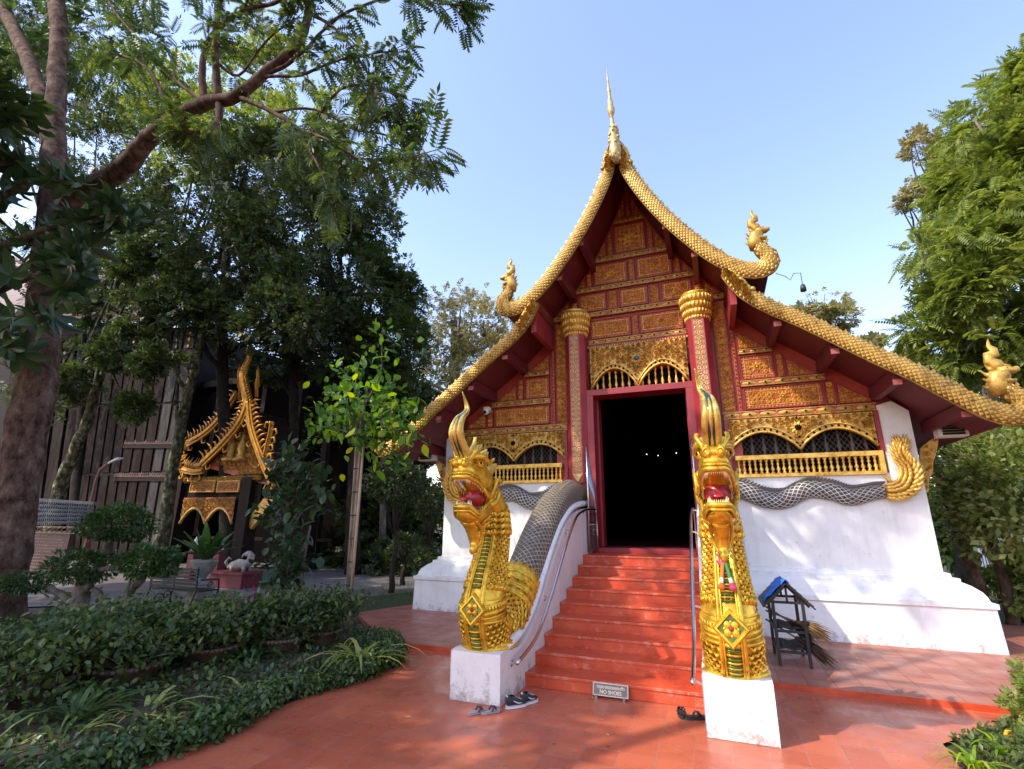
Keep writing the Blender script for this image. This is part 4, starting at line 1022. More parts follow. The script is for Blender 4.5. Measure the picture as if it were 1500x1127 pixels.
# chest sash bands and medallion
sh = MB()
for (z0, dz, r) in ((.98, -.10, .020), (.93, -.12, .026), (.87, -.10, .016), (1.02, -.08, .012), (.78, -.05, .018)):
    loop = []
    for k in range(25):
        th = 2*PI*k/24; fr = (1-math.sin(th))/2; z = z0+dz*fr
        j = min(range(len(neck)), key=lambda i: abs(neck[i][1]-z)); c = neck[j]
        loop.append(V3(c[2]*1.03*math.cos(th), c[0]+c[3]*1.03*math.sin(th), z))
    sh.tube(loop, r, 6, 0, caps=False)
for k in range(44):
    th = 2*PI*k/44; fr = (1-math.sin(th))/2; z = .965-.11*fr; j = min(range(len(neck)), key=lambda i: abs(neck[i][1]-z)); c = neck[j]
    p = V3(c[2]*1.05*math.cos(th), c[0]+c[3]*1.05*math.sin(th), z); sh.ball(p, (.018, .018, .03), 6)
for k in range(30):     # bristling collar under the sash
    th = 2*PI*k/30; z = 1.05; j = min(range(len(neck)), key=lambda i: abs(neck[i][1]-z)); c = neck[j]; e = Vector((math.cos(th), math.sin(th), 0))
    p = V3(c[2]*1.0*e.x, c[0]+c[3]*1.0*e.y, z-.03*(1+e.y)); sh.cone(p+e*.005, p+e*.02+Vector((0, 0, .075)), .024, 5)
sh.build('chest_sash', M['gold_naga'], body)
md = MB(); c0 = V3(0, 5.20-.252, .86); tl_ = Matrix.Rotation(R(-6), 3, 'X')
def dia(r, off): return [c0+tl_ @ Vector((r*a, -off, r*b)) for a, b in ((1, 0), (0, 1.05), (-1, 0), (0, -1.05))]
for r0, r1, o0, o1, mi in ((.155, .135, .0, .035, 0), (.135, .115, .035, .035, 0), (.115, .10, .035, .012, 0), (.10, .0, .012, .012, 1)):
    a, b = dia(r0, o0), dia(r1, o1); md.add(a+b, [(i, (i+1) % 4, 4+(i+1) % 4, 4+i) for i in range(4)], mi)
md.add(dia(.155, 0)+dia(.155, -.06), [(i, 4+i, 4+(i+1) % 4, (i+1) % 4) for i in range(4)], 0)
for k in range(4):
    a = k*PI/2+PI/4; md.ball(c0+tl_ @ Vector((.042*math.cos(a), -.018, .042*math.sin(a))), (.032, .012, .032), 10, 0)
    a = k*PI/2; md.ball(c0+tl_ @ Vector((.055*math.cos(a), -.018, .055*math.sin(a))), (.012, .01, .012), 8, 0)
md.ball(c0+tl_ @ Vector((0, -.034, 0)), (.018, .012, .018), 8, 2)
md.build('chest_medallion', [M['gold_naga'], M['mirror_green'], M['mouth']], body)
# flared base skirt
sk = MB(); out = []
for k in range(48):
    th = 2*PI*k/48; x = .27*math.cos(th); y = (.25 if math.sin(th) < 0 else .80)*math.sin(th)+5.34
    zz = .447+(max(0, y-5.45)*.33 if y > 5.45 else 0)**1.0*(.8 if y > 5.45 else 1); out.append((x*(1 if y < 5.9 else .9), y, zz))
sk.tube([V3(p[0]*.88, 5.4+(p[1]-5.4)*.93, p[2]+.05) for p in out+[out[0]]], .035, 8, 0, caps=False)
sk.tube([V3(p[0]*.93, 5.4+(p[1]-5.4)*.97, p[2]+.02) for p in out+[out[0]]], .03, 8, 0, caps=False)
for i in range(48):
    for f in (0, .5):
        a, b = out[i], out[(i+1) % 48]; p = [a[j]*(1-f)+b[j]*f for j in range(3)]; sk.ball(V3(p[0], p[1], p[2]+.014), (.019, .019, .018), 6)
sk.build('base_skirt', M['gold_naga'], body)
# scalloped collar where the mosaic body leaves the gold
cl = MB()
for ring_, (dd, ln) in enumerate(((len(lobe)-22, 3.6), (len(lobe)-18, 3.8), (len(lobe)-14, 4.2), (len(lobe)-10.5, 5.5))):
    n = 16
    for k in range(n):
        th = 2*PI*(k+.5*(ring_ % 2))/n; p, o, t, e = surf(lobe, dd, th); w = .056
        pm = surf(lobe, dd+ln*.5, th); pe = surf(lobe, dd+ln, th); w = .052
        A = [p+e*w+o*.006, p-e*w+o*.006, pm[0]-pm[3]*w*.9+o*.012, pe[0]+pe[1]*.014, pm[0]+pm[3]*w*.9+o*.012, pm[0]+pm[1]*.026]
        cl.add(A, [(1, 2, 5), (2, 3, 5), (3, 4, 5), (4, 0, 5), (0, 1, 5)], 0)
        cl.tube([p+e*w+o*.01, pm[0]+pm[3]*w*.95+o*.014, pe[0]+pe[1]*.016, pm[0]-pm[3]*w*.95+o*.014, p-e*w+o*.01], .006, 5, 0)
    cl.tube([surf(lobe, dd, 2*PI*k/24)[0]+surf(lobe, dd, 2*PI*k/24)[1]*.012 for k in range(25)], .02, 6, 0, caps=False)
for s in (-1, 1):   # big curl on the flank
    for q, (yy, zz_, r0) in enumerate(((5.84, .68, .09), (5.68, .62, .06))):
        L_ = []
        for k in range(16):
            a = k*.5; r = r0*(1-k/18); L_.append(V3(s*(.262+.01*q), yy+r*math.cos(a), zz_+r*math.sin(a)))
        cl.tube(L_, .016, 6, 0)
    cl.ball(V3(s*.26, 5.84, .70), (.012, .022, .03), 8, 1)
cl.build('gilded_collar', [M['gold_naga'], M['hole']], body)
# dark mosaic body running up the wall and under the eave
dk = smoothcurve([(5.98, .72, .20), (6.15, .88, .215), (6.40, 1.06, .228), (6.68, 1.25, .24), (7.1, 1.55, .245), (7.58, 1.84, .245), (8.08, 2.06, .24), (8.7, 2.20, .235), (9.3, 2.22, .225), (9.72, 2.20, .22)], 7)
uvtube('mosaic_body', [V3(0, p[0], p[1]) for p in dk], [(p[2], p[2]) for p in dk], 28, (1, 0, 0), .085, 18, M['scale_body'], nagaT)
rg = MB()
for s in (-.35, 0, .35):
    rg.tube([V3(p[2]*math.sin(s)*1.0, p[0]-.0, p[1]+p[2]*math.cos(s)+.004) for p in dk[3:]], .012, 6, 0)
for i in range(4, len(dk)-1):
    for f in (0, .33, .66):
        p = [dk[i][j]*(1-f)+dk[i+1][j]*f for j in range(3)]; rg.cone(V3(0, p[0], p[1]+p[2]), V3(0, p[0]+.03, p[1]+p[2]+.035), .014, 4)
rg.build('spine_ridge', mat('tan_mortar_ridge', (.33, .27, .2), rough=.7), nagaT)
# --- head (modelled wide, then narrowed to the statue's slim proportions)
def slim(mb):
    mb.v = [(CX+(v[0]-CX)*.72, 4.53+(v[1]-4.66)*.77, v[2]) for v in mb.v]; return mb
h = MB()
h.tube([V3(0, *p[:2]) for p in ((5.60, 2.02), (5.50, 2.06), (5.38, 2.12), (5.22, 2.17), (5.08, 2.20), (4.94, 2.215), (4.82, 2.225), (4.74, 2.235), (4.69, 2.24))],
       [(.10, .10), (.17, .17), (.20, .20), (.205, .185), (.195, .145), (.18, .105), (.165, .09), (.14, .08), (.08, .05)], 20, 0, side=(1, 0, 0))
h.ball(V3(0, 4.79, 2.305), (.15, .12, .062), 16)
for s in (-1, 1):
    h.ball(V3(s*.075, 4.70, 2.30), (.062, .045, .052), 12)
    L_ = [V3(s*(.075+.045*(1-k/16)*math.cos(k*.55)), 4.65+.002*k, 2.30+.042*(1-k/16)*math.sin(k*.55)) for k in range(14)]; h.tube(L_, .009, 6)
    h.ball(V3(s*.165, 5.02, 2.31), (.045, .07, .05), 10)
    # brow ridge flowing back and cheek scroll
    h.tube(smoothcurve([(CX+s*.06, 4.74, 2.35), (CX+s*.13, 4.85, 2.375), (CX+s*.20, 5.02, 2.385), (CX+s*.22, 5.2, 2.34), (CX+s*.23, 5.36, 2.40)], 4), [.03]*5+[.035]*8+[.02]*3+[.004], 8)
    h.tube(smoothcurve([(CX+s*.20, 5.05, 2.06), (CX+s*.23, 5.2, 1.98), (CX+s*.24, 5.33, 2.05), (CX+s*.25, 5.42, 2.16), (CX+s*.27, 5.55, 2.16), (CX+s*.28, 5.64, 2.24)], 4), [.026]*16+[.018, .012, .008, .006, .003], 8)
    h.tube(smoothcurve([(CX+s*.20, 5.30, 1.9), (CX+s*.235, 5.42, 1.93), (CX+s*.25, 5.5, 2.02), (CX+s*.29, 5.58, 2.04)], 4), [.03]*9+[.02, .01, .006, .003], 8)
    # ear
    h.ball(V3(s*.215, 5.45, 2.12), (.03, .055, .085), 10); h.tube([V3(s*.235, 5.44, 2.06), V3(s*.25, 5.40, 2.12), V3(s*.25, 5.46, 2.18), V3(s*.25, 5.5, 2.10)], .012, 6)
head = slim(h).build('head', M['gold_naga'], nagaT)
j = MB(); j.tube([V3(0, *p[:2]) for p in ((5.52, 1.90), (5.38, 1.87), (5.22, 1.81), (5.08, 1.77), (4.94, 1.765), (4.84, 1.79), (4.77, 1.83))],
       [(.16, .12), (.195, .13), (.195, .10), (.18, .075), (.155, .058), (.12, .05), (.05, .03)], 18, 0, side=(1, 0, 0))
j.tube(smoothcurve([(CX, 5.0, 1.72), (CX, 5.12, 1.64), (CX, 5.2, 1.54), (CX, 5.19, 1.46), (CX, 5.12, 1.43)], 4), [(.10, .04)]*5+[(.085, .045)]*5+[(.06, .05)]*4+[(.045, .045)]*2+[(.02, .02)], 12, side=(1, 0, 0))
for s in (-1, 1): j.tube(smoothcurve([(CX+s*.12, 5.0, 1.73), (CX+s*.12, 5.16, 1.66), (CX+s*.10, 5.24, 1.56), (CX+s*.05, 5.22, 1.47)], 4), .022, 6)
for q in range(4): j.tube([V3(x, 5.30-.02*q-.35*(.2**2-x*x)**.5 if abs(x) < .2 else 5.3, 1.80-.055*q-.12*(1-(x/.22)**2)) for x in [-.21+.42*k/12 for k in range(13)]], .017, 6) if q < 2 else None
jaw = slim(j).build('lower_jaw', M['gold_naga'], head)
def lipU(z0, z1, z2, w=1.0, back=5.28):
    half = [(0, 4.685), (.07, 4.695), (.12, 4.735), (.155, 4.81), (.178, 4.92), (.195, 5.06), (.205, back)]
    zs = [z2, z2, z2, (z2+z1)/2, z1, (z1+z0)/2, z0]
    pts = [(-x*w, y, z) for (x, y), z in zip(half, zs)][::-1]+[(x*w, y, z) for (x, y), z in zip(half, zs)][1:]
    return smoothcurve([(CX+p[0], p[1], p[2]) for p in pts], 3)
up_ = lipU(2.0, 2.115, 2.16); lo_ = [(p[0], p[1]+.07, p[2]) for p in lipU(1.93, 1.80, 1.865, .97, 5.21)]
lm = MB(); lm.tube(up_, .024, 8); lm.tube([(CX+(p[0]-CX)*1.06, p[1]-.005, p[2]+.035) for p in up_], .012, 6); lm.tube(lo_, .026, 8); lm.tube([(CX+(p[0]-CX)*1.05, p[1]-.005, p[2]-.04) for p in lo_], .014, 6)
for s in (-1, 1): lm.tube(smoothcurve([(CX+s*.205, 5.26, 2.01), (CX+s*.22, 5.35, 1.98), (CX+s*.205, 5.26, 1.93)], 4), .024, 8)
slim(lm).build('lips', M['gold_naga'], head)
th_ = MB()
for cv_, dz, L_ in ((up_, -1, .062), (lo_, 1, .05)):
    for i, p in enumerate(cv_):
        if p[1] > 5.16 or i % 2 and p[1] > 5.1: continue
        big = 1.5 if abs(abs(p[0]-CX)-.12) < .02 else 1.0
        q = Vector((CX+(p[0]-CX)*.88, p[1]+.02, p[2])); th_.cone(q, q+Vector((0, .006, dz*L_*big)), .0155*big**.5, 6)
slim(th_).build('teeth', M['teeth'], head)
mo = MB(); mo.ball(V3(0, 5.2, 1.97), (.165, .16, .12), 14); mo.tube([V3(0, 5.24, 1.86), V3(0, 5.05, 1.825), V3(0, 4.92, 1.815), V3(0, 4.85, 1.83)], [(.165, .03), (.15, .028), (.12, .025), (.05, .015)], 12, side=(1, 0, 0))
mo.tube([V3(0, 5.24, 2.06), V3(0, 5.0, 2.13), V3(0, 4.82, 2.155)], [(.16, .03), (.14, .025), (.10, .02)], 12, side=(1, 0, 0)); slim(mo).build('mouth_lining', M['mouth'], head)
tg = MB(); tg.tube(smoothcurve([(CX, 5.2, 1.90), (CX, 5.05, 1.90), (CX, 4.95, 1.94), (CX, 4.86, 1.955), (CX, 4.80, 1.93)], 4), [(.06, .02)]*6+[(.065, .018)]*5+[(.06, .016)]*4+[(.05, .012), (.02, .006)], 10, side=(1, 0, 0)); slim(tg).build('tongue', mat('crimson_tongue', (.36, .012, .02), rough=.25), head)
ey = MB()
for s in (-1, 1):
    ey.ball(V3(s*.178, 4.99, 2.315), .026, 10, 0); ey.ball(V3(s*.192, 4.972, 2.318), .018, 8, 1)
slim(ey).build('eyes', [mat('painted_eye_white', (.8, .75, .6), rough=.2), M['hole']], head)
# crown flames
fl = MB()
def flame(mb, base, tip, w, th_=.03, bend=(0, 0, 0)):
    b, t = Vector(base), Vector(tip); m1 = b.lerp(t, .35)+Vector(bend)*.5; m2 = b.lerp(t, .7)+Vector(bend)
    mb.tube(smoothcurve([tuple(b), tuple(m1), tuple(m2), tuple(t)], 4), [(th_, w*f) for f in (.75, .88, .97, 1, .98, .9, .8, .68, .55, .42, .28, .15, .03)], 8, side=(1, 0, 0))
for (y, z, y2, z2, w, x) in ((4.98, 2.30, 5.14, 2.62, .11, .0), (5.14, 2.30, 5.34, 2.56, .11, .0), (5.32, 2.26, 5.56, 2.50, .11, 0), (5.46, 2.16, 5.74, 2.34, .09, 0),
      (5.06, 2.30, 5.26, 2.50, .09, .10), (5.30, 2.22, 5.54, 2.36, .08, .13)):
    for s in ((-1, 1) if x else (1,)): flame(fl, V3(s*x, y, z), V3(s*x*1.25, y2, z2), w, .03, (0, .03, 0))
slim(fl).build('crown_flames', M['gold_pale2'] if 'gold_pale2' in M else M.setdefault('gold_pale2', gold_mat('bright_flame_gilding', (.58, .38, .06), (.76, .56, .15), metal=.4, rough=.33)), head)
ti = MB()
for k in range(9):
    a = R(-80+20*k); x = .155*math.sin(a); y = 4.86-.10*math.cos(a)+.10; b_ = V3(x, y, 2.345); ti.cone(b_, b_+Vector((x*.35, -.03, .13-.05*abs(math.sin(a)))), .032, 6)
ti.tube([V3(.165*math.sin(R(-95+19*k)), 4.96-.115*math.cos(R(-95+19*k)), 2.36) for k in range(11)], .02, 6)
for s in (-1, 1): flame(ti, V3(s*.10, 4.80, 2.33), V3(s*.17, 4.93, 2.50), .04, .028, (s*.03, -.03, 0))
slim(ti).build('tiara', M['gold_naga'], head)
# tall crest with mirror stripes
cc = smoothcurve([(.0, 4.70, 2.30, .070, .052), (.0, 4.60, 2.42, .072, .052), (.005, 4.47, 2.54, .070, .05), (.01, 4.44, 2.64, .062, .046), (0, 4.53, 2.76, .048, .036), (-.03, 4.70, 2.85, .034, .028), (-.06, 4.80, 2.94, .023, .02), (-.085, 4.72, 3.10, .003, .003)], 6)
cr = MB(); cr.tube([V3(*c[:3]) for c in cc], [(c[3]*.86, c[4]*.9) for c in cc], 14, 1, side=(1, 0, 0))
def off(c, a, b): return V3(c[0]+c[3]*a, c[1]-c[4]*b, c[2])
for a, b, wd in ((-.66, .42, .46), (.66, .42, .46), (0, .85, .26), (-.62, -.35, .5), (.62, -.35, .5), (0, -.55, .75)):
    cr.tube([off(c, a, b) for c in cc], [max(.003, c[3]*wd) for c in cc], 8, 0)
for i in range(2, len(cc)-10, 1):
    for a in (-.34, .34):
        q = off(cc[i], a, .86); cr.bar(q+Vector((-.016, 0, 0)), q+Vector((.016, 0, 0)), .006, .006, 0)
cr.build('crest', [M['gold_pale2'], M['mirror']], head)
nk = MB()
for q in range(4):
    z = 1.83-.065*q; r = .158+.007*q
    nk.tube([V3(r*1.03*math.cos(2*PI*k/24), 5.46+r*.98*math.sin(2*PI*k/24), z-.03*(1-math.sin(2*PI*k/24))+.03) for k in range(25)], .022, 6, caps=False)
    for k in range(18):
        th = 2*PI*k/18; scale1(nk, V3(r*1.04*math.cos(th), 5.46+r*math.sin(th), z), Vector((math.cos(th), math.sin(th), 0)), Vector((0, 0, -1)), Vector((-math.sin(th), math.cos(th), 0)), .036, .06, 0, 0)
nk.build('neck_collar', M['gold_naga'], head)
copy_thing(nagaT, (XR+PW/2, 5.4, .447), 'open mouthed golden naga on the right plinth, wearing a pink flower garland')

# garland on the right naga
gx = XR+PW/2
gar = thing('flower_garland', 'pink, white and orange flower garland hung on the chest of the right golden naga', 'garland', (gx, 5.2, 1.5))
M['g_pink'] = mat('garland_pink', (.7, .06, .16), rough=.6); M['g_white'] = mat('garland_white', (.8, .74, .66), rough=.6); M['g_or'] = mat('garland_orange', (.75, .16, .02), rough=.6); M['g_green'] = mat('garland_green', (.04, .2, .05), rough=.6)
rnd = random.Random(2); mb = MB()
for k in range(26):
    t = k/25; z = 1.58-.24*t; mb.ball((gx-.02+.02*math.sin(k*1.1)+rnd.uniform(-.012, .012), 5.245-.075*t*1.2+rnd.uniform(-.006, .006)-.0, z), .024, 6, 0 if k % 4 else 1)
for s, mi in ((-1, 2), (1, 3)):
    for k in range(14):
        t = k/13; z = 1.36-.17*t; mb.ball((gx+s*(.015+.03*t), 5.13-.085*t, z), .019, 6, mi if k < 9 else (1 if k < 12 else (2 if s < 0 else 0)))
    mb.ball((gx+s*.046, 5.03, 1.18), (.035, .03, .028), 8, 2 if s < 0 else 0)
mb.build('flower_string', [M['g_pink'], M['g_white'], M['g_or'], M['g_green']], gar)

# steel gate leaves folded open at the doorway
for s, lab in ((-1, 'pointed steel gate leaf folded open at the left side of the doorway'), (1, 'pointed steel gate leaf folded open at the right side of the doorway')):
    x = XC+s*.93; t = thing('gate_leaf', lab, 'gate', (x, 9.1, 1.22), 'steel gate leaves at the doorway'); x = XC+s*.90 if s < 0 else XC+s*.90
    cvt = smoothcurve([(8.86, 3.02), (8.95, 2.86), (9.08, 2.66), (9.25, 2.50), (9.38, 2.30)], 4)
    mb = MB(); P = [(8.84, 1.26), (9.38, 1.26)]+[(y, z) for y, z in cvt[::-1]]; mb.prism(P, x-.004, x+.004, 0, 'x')
    mb.tube([(x, 8.84, 1.24), (x, 8.84, 3.1)], .016, 8, 1); mb.tube([(x, 9.38, 1.24), (x, 9.38, 2.32)], .012, 8, 1); mb.tube([(x, y, z) for y, z in cvt], .013, 8, 1)
    for k in range(9): yy = 8.9+k*.052; zt_ = min(3.0, 3.02-(yy-8.86)*1.35); mb.tube([(x-s*.008, yy, 1.9), (x-s*.008, yy, zt_)], .006, 6, 1)
    for z in (1.26, 1.52, 1.60, 1.88): mb.bar((x, 8.84, z), (x, 9.38, z), .018, .02, 1)
    for k in range(7): a = k*.075; mb.tube([(x-s*.012, 8.88+a, 1.68), (x-s*.012, 8.92+a, 1.74), (x-s*.012, 8.95+a, 1.68)], .006, 5, 1)
    mb.build('panel', [M['steel_dark'], M['steel']], t)

# ================================================================ BROOM RACK
rk = thing('broom_rack', 'small black timber rack with a gabled roof beside the right naga', 'rack', (.72, 7.75, .06))
mb = MB(); legs = [(.57, 7.48), (.90, 7.48), (.57, 8.12), (.90, 8.12)]
fr = rk
for i, (x, y) in enumerate(legs):
    m1 = MB(); m1.box2((x-.018, y-.018, .06), (x+.018, y+.018, .80)); m1.build('leg', M['black'], rk)
m1 = MB()
for y in (7.48, 8.12):
    for z in (.22, .45, .78): m1.bar((.57, y, z), (.90, y, z), .025, .03)
    m1.bar((.735, y, .78), (.735, y, .98), .025, .025); m1.bar((.50, y, .74), (.735, y, .985), .025, .03); m1.bar((.97, y, .74), (.735, y, .985), .025, .03)
for x in (.57, .90):
    for z in (.22, .45, .78): m1.bar((x, 7.48, z), (x, 8.12, z), .025, .03)
m1.bar((.57, 7.5, .78), (.57, 8.1, .45), .015, .02); m1.build('frame', M['black'], rk)
for z in (.24, .47):
    m1 = MB()
    for k in range(9):
        y = 7.53+k*.068; m1.tube([(.57, y, z), (.66, y, z+.02), (.75, y, z-.005), (.83, y, z+.02), (.90, y, z)], [(.018, .01)]*5, 6, side=(0, 1, 0))
    m1.build('slatted_shelf', M['black'], rk)
for s in (-1, 1):
    m1 = MB(); a = (.735, 1.005); b = (.735+s*.28, .72)
    nrm = Vector((s*.285, 0, .28)).normalized()*.018
    m1.add([(a[0], 7.38, a[1]), (a[0], 8.2, a[1]), (b[0], 8.2, b[1]), (b[0], 7.38, b[1])]+[(a[0]+nrm.x, 7.38, a[1]+nrm.z), (a[0]+nrm.x, 8.2, a[1]+nrm.z), (b[0]+nrm.x, 8.2, b[1]+nrm.z), (b[0]+nrm.x, 7.38, b[1]+nrm.z)],
           [(0, 1, 2, 3), (4, 7, 6, 5), (0, 3, 7, 4), (1, 5, 6, 2), (3, 2, 6, 7), (0, 4, 5, 1)])
    for k in range(5):
        t = (k+.5)/5; m1.bar((a[0]+(b[0]-a[0])*t+nrm.x*1.2, 7.38, a[1]+(b[1]-a[1])*t+nrm.z*1.2), (a[0]+(b[0]-a[0])*t+nrm.x*1.2, 8.2, a[1]+(b[1]-a[1])*t+nrm.z*1.2), .012, .012)
    m1.build('roof_slope', M['black'], rk)
# blue cloth thrown over the ridge
cl = MB(); nu, nv = 14, 10; vs = []
rnd = random.Random(9)
for i in range(nu+1):
    for jx in range(nv+1):
        t = i/nu; v = jx/nv; L_ = t*.40-.06; y = 7.36+.62*v*(1-.25*t)+.06*t
        if L_ < 0: x, z = .735-L_*.7, 1.035+L_*.7
        else: x, z = .735-L_*.70, 1.035-L_*.715
        if t > .8: x = .735-.24-(t-.8)*.1; z -= (t-.8)*.25
        w = .012*math.sin(v*17+t*3)+.010*math.sin(t*14+v*5); vs.append((x-.0+w*.5-.008, y, z+abs(w)+.012))
cl.add(vs, [(i*(nv+1)+jx, i*(nv+1)+jx+1, (i+1)*(nv+1)+jx+1, (i+1)*(nv+1)+jx) for i in range(nu) for jx in range(nv) if not (i > nu-5 and jx > nv-3-(i-nu+5))], 0, True)
o = cl.build('blue_cloth', mat('blue_jersey_cloth', [(.01, .06, .35), (.02, .16, .62), (.02, .22, .7)], rough=.7, scale=7)); tagp(o, 'crumpled blue cloth thrown over the roof of the black rack', 'cloth')
sm = o.modifiers.new('thick', 'SOLIDIFY'); sm.thickness = .004
# brooms
def broom(a, b, lab, L_=.42, sp=.10, seed=1, colr=(.16, .09, .04)):
    a, b = Vector(a), Vector(b); d = (b-a).normalized(); t = thing('broom', lab, 'broom', tuple(a), 'brooms lying in the rack')
    m1 = MB(); m1.tube([a, b], .012, 8); m1.build('handle', M['bamboo'], t)
    rnd = random.Random(seed); m1 = MB(); x = d.orthogonal().normalized(); y = d.cross(x)
    for k in range(110):
        u, v = rnd.gauss(0, .4), rnd.gauss(0, .4); e = b+d*L_*rnd.uniform(.7, 1.05)+x*sp*u+y*sp*v+Vector((0, 0, -.10*rnd.random())); mid = b.lerp(e, .5)+x*u*.02+Vector((0, 0, .02))
        m1.tube([b-d*.03+x*u*.02+y*v*.02, mid, e], [.004, .005, .0015], 3)
    m1.tube([b-d*.05, b+d*.06], .026, 8); m1.build('bristles', M.setdefault('br%d' % seed, mat('broom_bristles', [(colr[0]*.5, colr[1]*.5, colr[2]*.5), colr], rough=.8, scale=30)), t)
broom((.52, 8.0, .60), (.86, 7.62, .53), 'long grass broom on the upper shelf of the black rack', .40, .12, 1, (.30, .17, .06))
broom((.50, 8.05, .66), (.80, 7.72, .50), 'dark twig broom on the upper shelf of the black rack', .30, .12, 2, (.05, .03, .02))
broom((.50, 7.95, .50), (.84, 7.66, .33), 'drooping brown broom poking out low on the black rack', .42, .10, 3, (.13, .08, .05))

# ================================================================ SIGN
sgn = thing('shoe_sign', 'small grey NO SHOES sign with pale frame leaning on the bottom step', 'sign', (-1.155, 5.66, 0))
m1 = MB(); q = Matrix.Rotation(R(-12), 3, 'X'); c0 = Vector((-1.155, 5.69, .078)); m1.box(c0, (.35, .012, .112), 0, q)
for sx, sz, dx, dz in ((.36, .010, 0, .054), (.36, .010, 0, -.054), (.010, .118, .175, 0), (.010, .118, -.175, 0)): m1.box(c0+q @ Vector((dx, -.008, dz)), (sx, .014, sz), 1, q)
M['signgrey'] = mat('grey_sign_plate', [(.14, .12, .12), (.19, .17, .16)], rough=.4, scale=8); M['signedge'] = mat('cream_frame', (.6, .52, .42), rough=.4)
m1.build('plate', [M['signgrey'], M['signedge']], sgn)
m1 = MB()
for dx in (-.14, .14): m1.box2((-1.155+dx-.012, 5.63, .0), (-1.155+dx+.012, 5.66, .028))
m1.build('feet', M['steel_dark'], sgn)
def text_obj(body, size, loc, parent, m, rot, align='CENTER', name='lettering'):
    cu = bpy.data.curves.new('txt', 'FONT'); cu.body = body; cu.size = size; cu.align_x = align; cu.align_y = 'CENTER'; cu.extrude = .0015; cu.offset = .0008
    to = bpy.data.objects.new('txt', cu); COL.objects.link(to); bpy.context.view_layer.update()
    me = bpy.data.meshes.new_from_object(to); bpy.data.objects.remove(to); me.transform(Matrix.Translation(Vector(loc)-woff(parent)) @ rot.to_4x4()); me.materials.append(m)
    o = bpy.data.objects.new(name, me); COL.objects.link(o); o.parent = parent; return o
rt_ = Matrix.Rotation(R(90-12), 3, 'X')
M['letter'] = mat('cream_letters', (.75, .68, .5), rough=.4)
text_obj('NO SHOES', .046, c0+q @ Vector((-.0, -.008, -.024)), sgn, M['letter'], rt_)
text_obj('กรุณาถอดรองเท้า', .040, c0+q @ Vector((-.0, -.008, .020)), sgn, M['letter'], rt_)

# ================================================================ FOOTWEAR
def outline(L_, w, n=22):
    out = []
    for k in range(n):
        a = 2*PI*k/n; y = L_/2*math.sin(a); f = (math.sin(a)+1)/2; ww = w*(.78+.22*f-.12*math.sin(PI*f)); out.append((ww/2*math.copysign(abs(math.cos(a))**.7, math.cos(a)), y))
    return out
def slipper(loc, rz, lab, ms, mstrap, group, L_=.26, w=.095, thick=.022, kind='flip'):
    t = thing('flip_flop', lab, 'sandal', loc, group, rz); t.scale = (.78,)*3
    m1 = MB(); ou = outline(L_, w); m1.prism([(p[0]+loc[0], p[1]+loc[1]) for p in ou][::1], loc[2], loc[2]+thick, axis='z'); m1.build('sole', ms, t, bevel=.004)
    m1 = MB(); X, Y, Z = loc; z = Z+thick
    for s in (-1, 1):
        m1.tube([(X+s*w*.44, Y-L_*.02, z-.002), (X+s*w*.40, Y+L_*.08, z+.035), (X+s*w*.15, Y+L_*.22, z+.032), (X, Y+L_*.30, z)], [(.010, .004), (.013, .005), (.012, .005), (.006, .004)], 8)
    if kind == 'band':
        m1.tube([(X-w*.46, Y-L_*.3, z), (X-w*.4, Y-L_*.4, z+.04), (X, Y-L_*.47, z+.05), (X+w*.4, Y-L_*.4, z+.04), (X+w*.46, Y-L_*.3, z)], [(.012, .004)]*5, 8)
        m1.tube([(X-w*.46, Y+.02, z), (X-w*.3, Y+.03, z+.045), (X+w*.3, Y+.03, z+.045), (X+w*.46, Y+.02, z)], [(.016, .004)]*4, 8)
    m1.build('strap', mstrap, t); return t
M['greysole'] = mat('grey_rubber_sole', [(.25, .22, .23), (.36, .32, .33)], rough=.7, scale=20); M['strap'] = mat('dark_strap', (.03, .02, .025), rough=.5); M['blacksole'] = mat('black_rubber_sole', (.02, .022, .024), rough=.6)
slipper((-2.23, 4.80, .004), R(-38), 'outer grey flip flop with dark strap left of the trainers', M['greysole'], M['strap'], 'pair of grey flip flops', .25)
slipper((-2.12, 4.86, .004), R(-42), 'grey flip flop with dark strap nearer the black trainers', M['greysole'], M['strap'], 'pair of grey flip flops', .25)
slipper((-.46, 5.47, .004), R(8), 'black sandal with heel band, left one below the bottom step', M['blacksole'], M['strap'], 'pair of black sandals', .23, .10, .035, 'band')
slipper((-.34, 5.43, .004), R(-62), 'black sandal lying nearest the right plinth', M['blacksole'], M['strap'], 'pair of black sandals', .25, .10, .03)
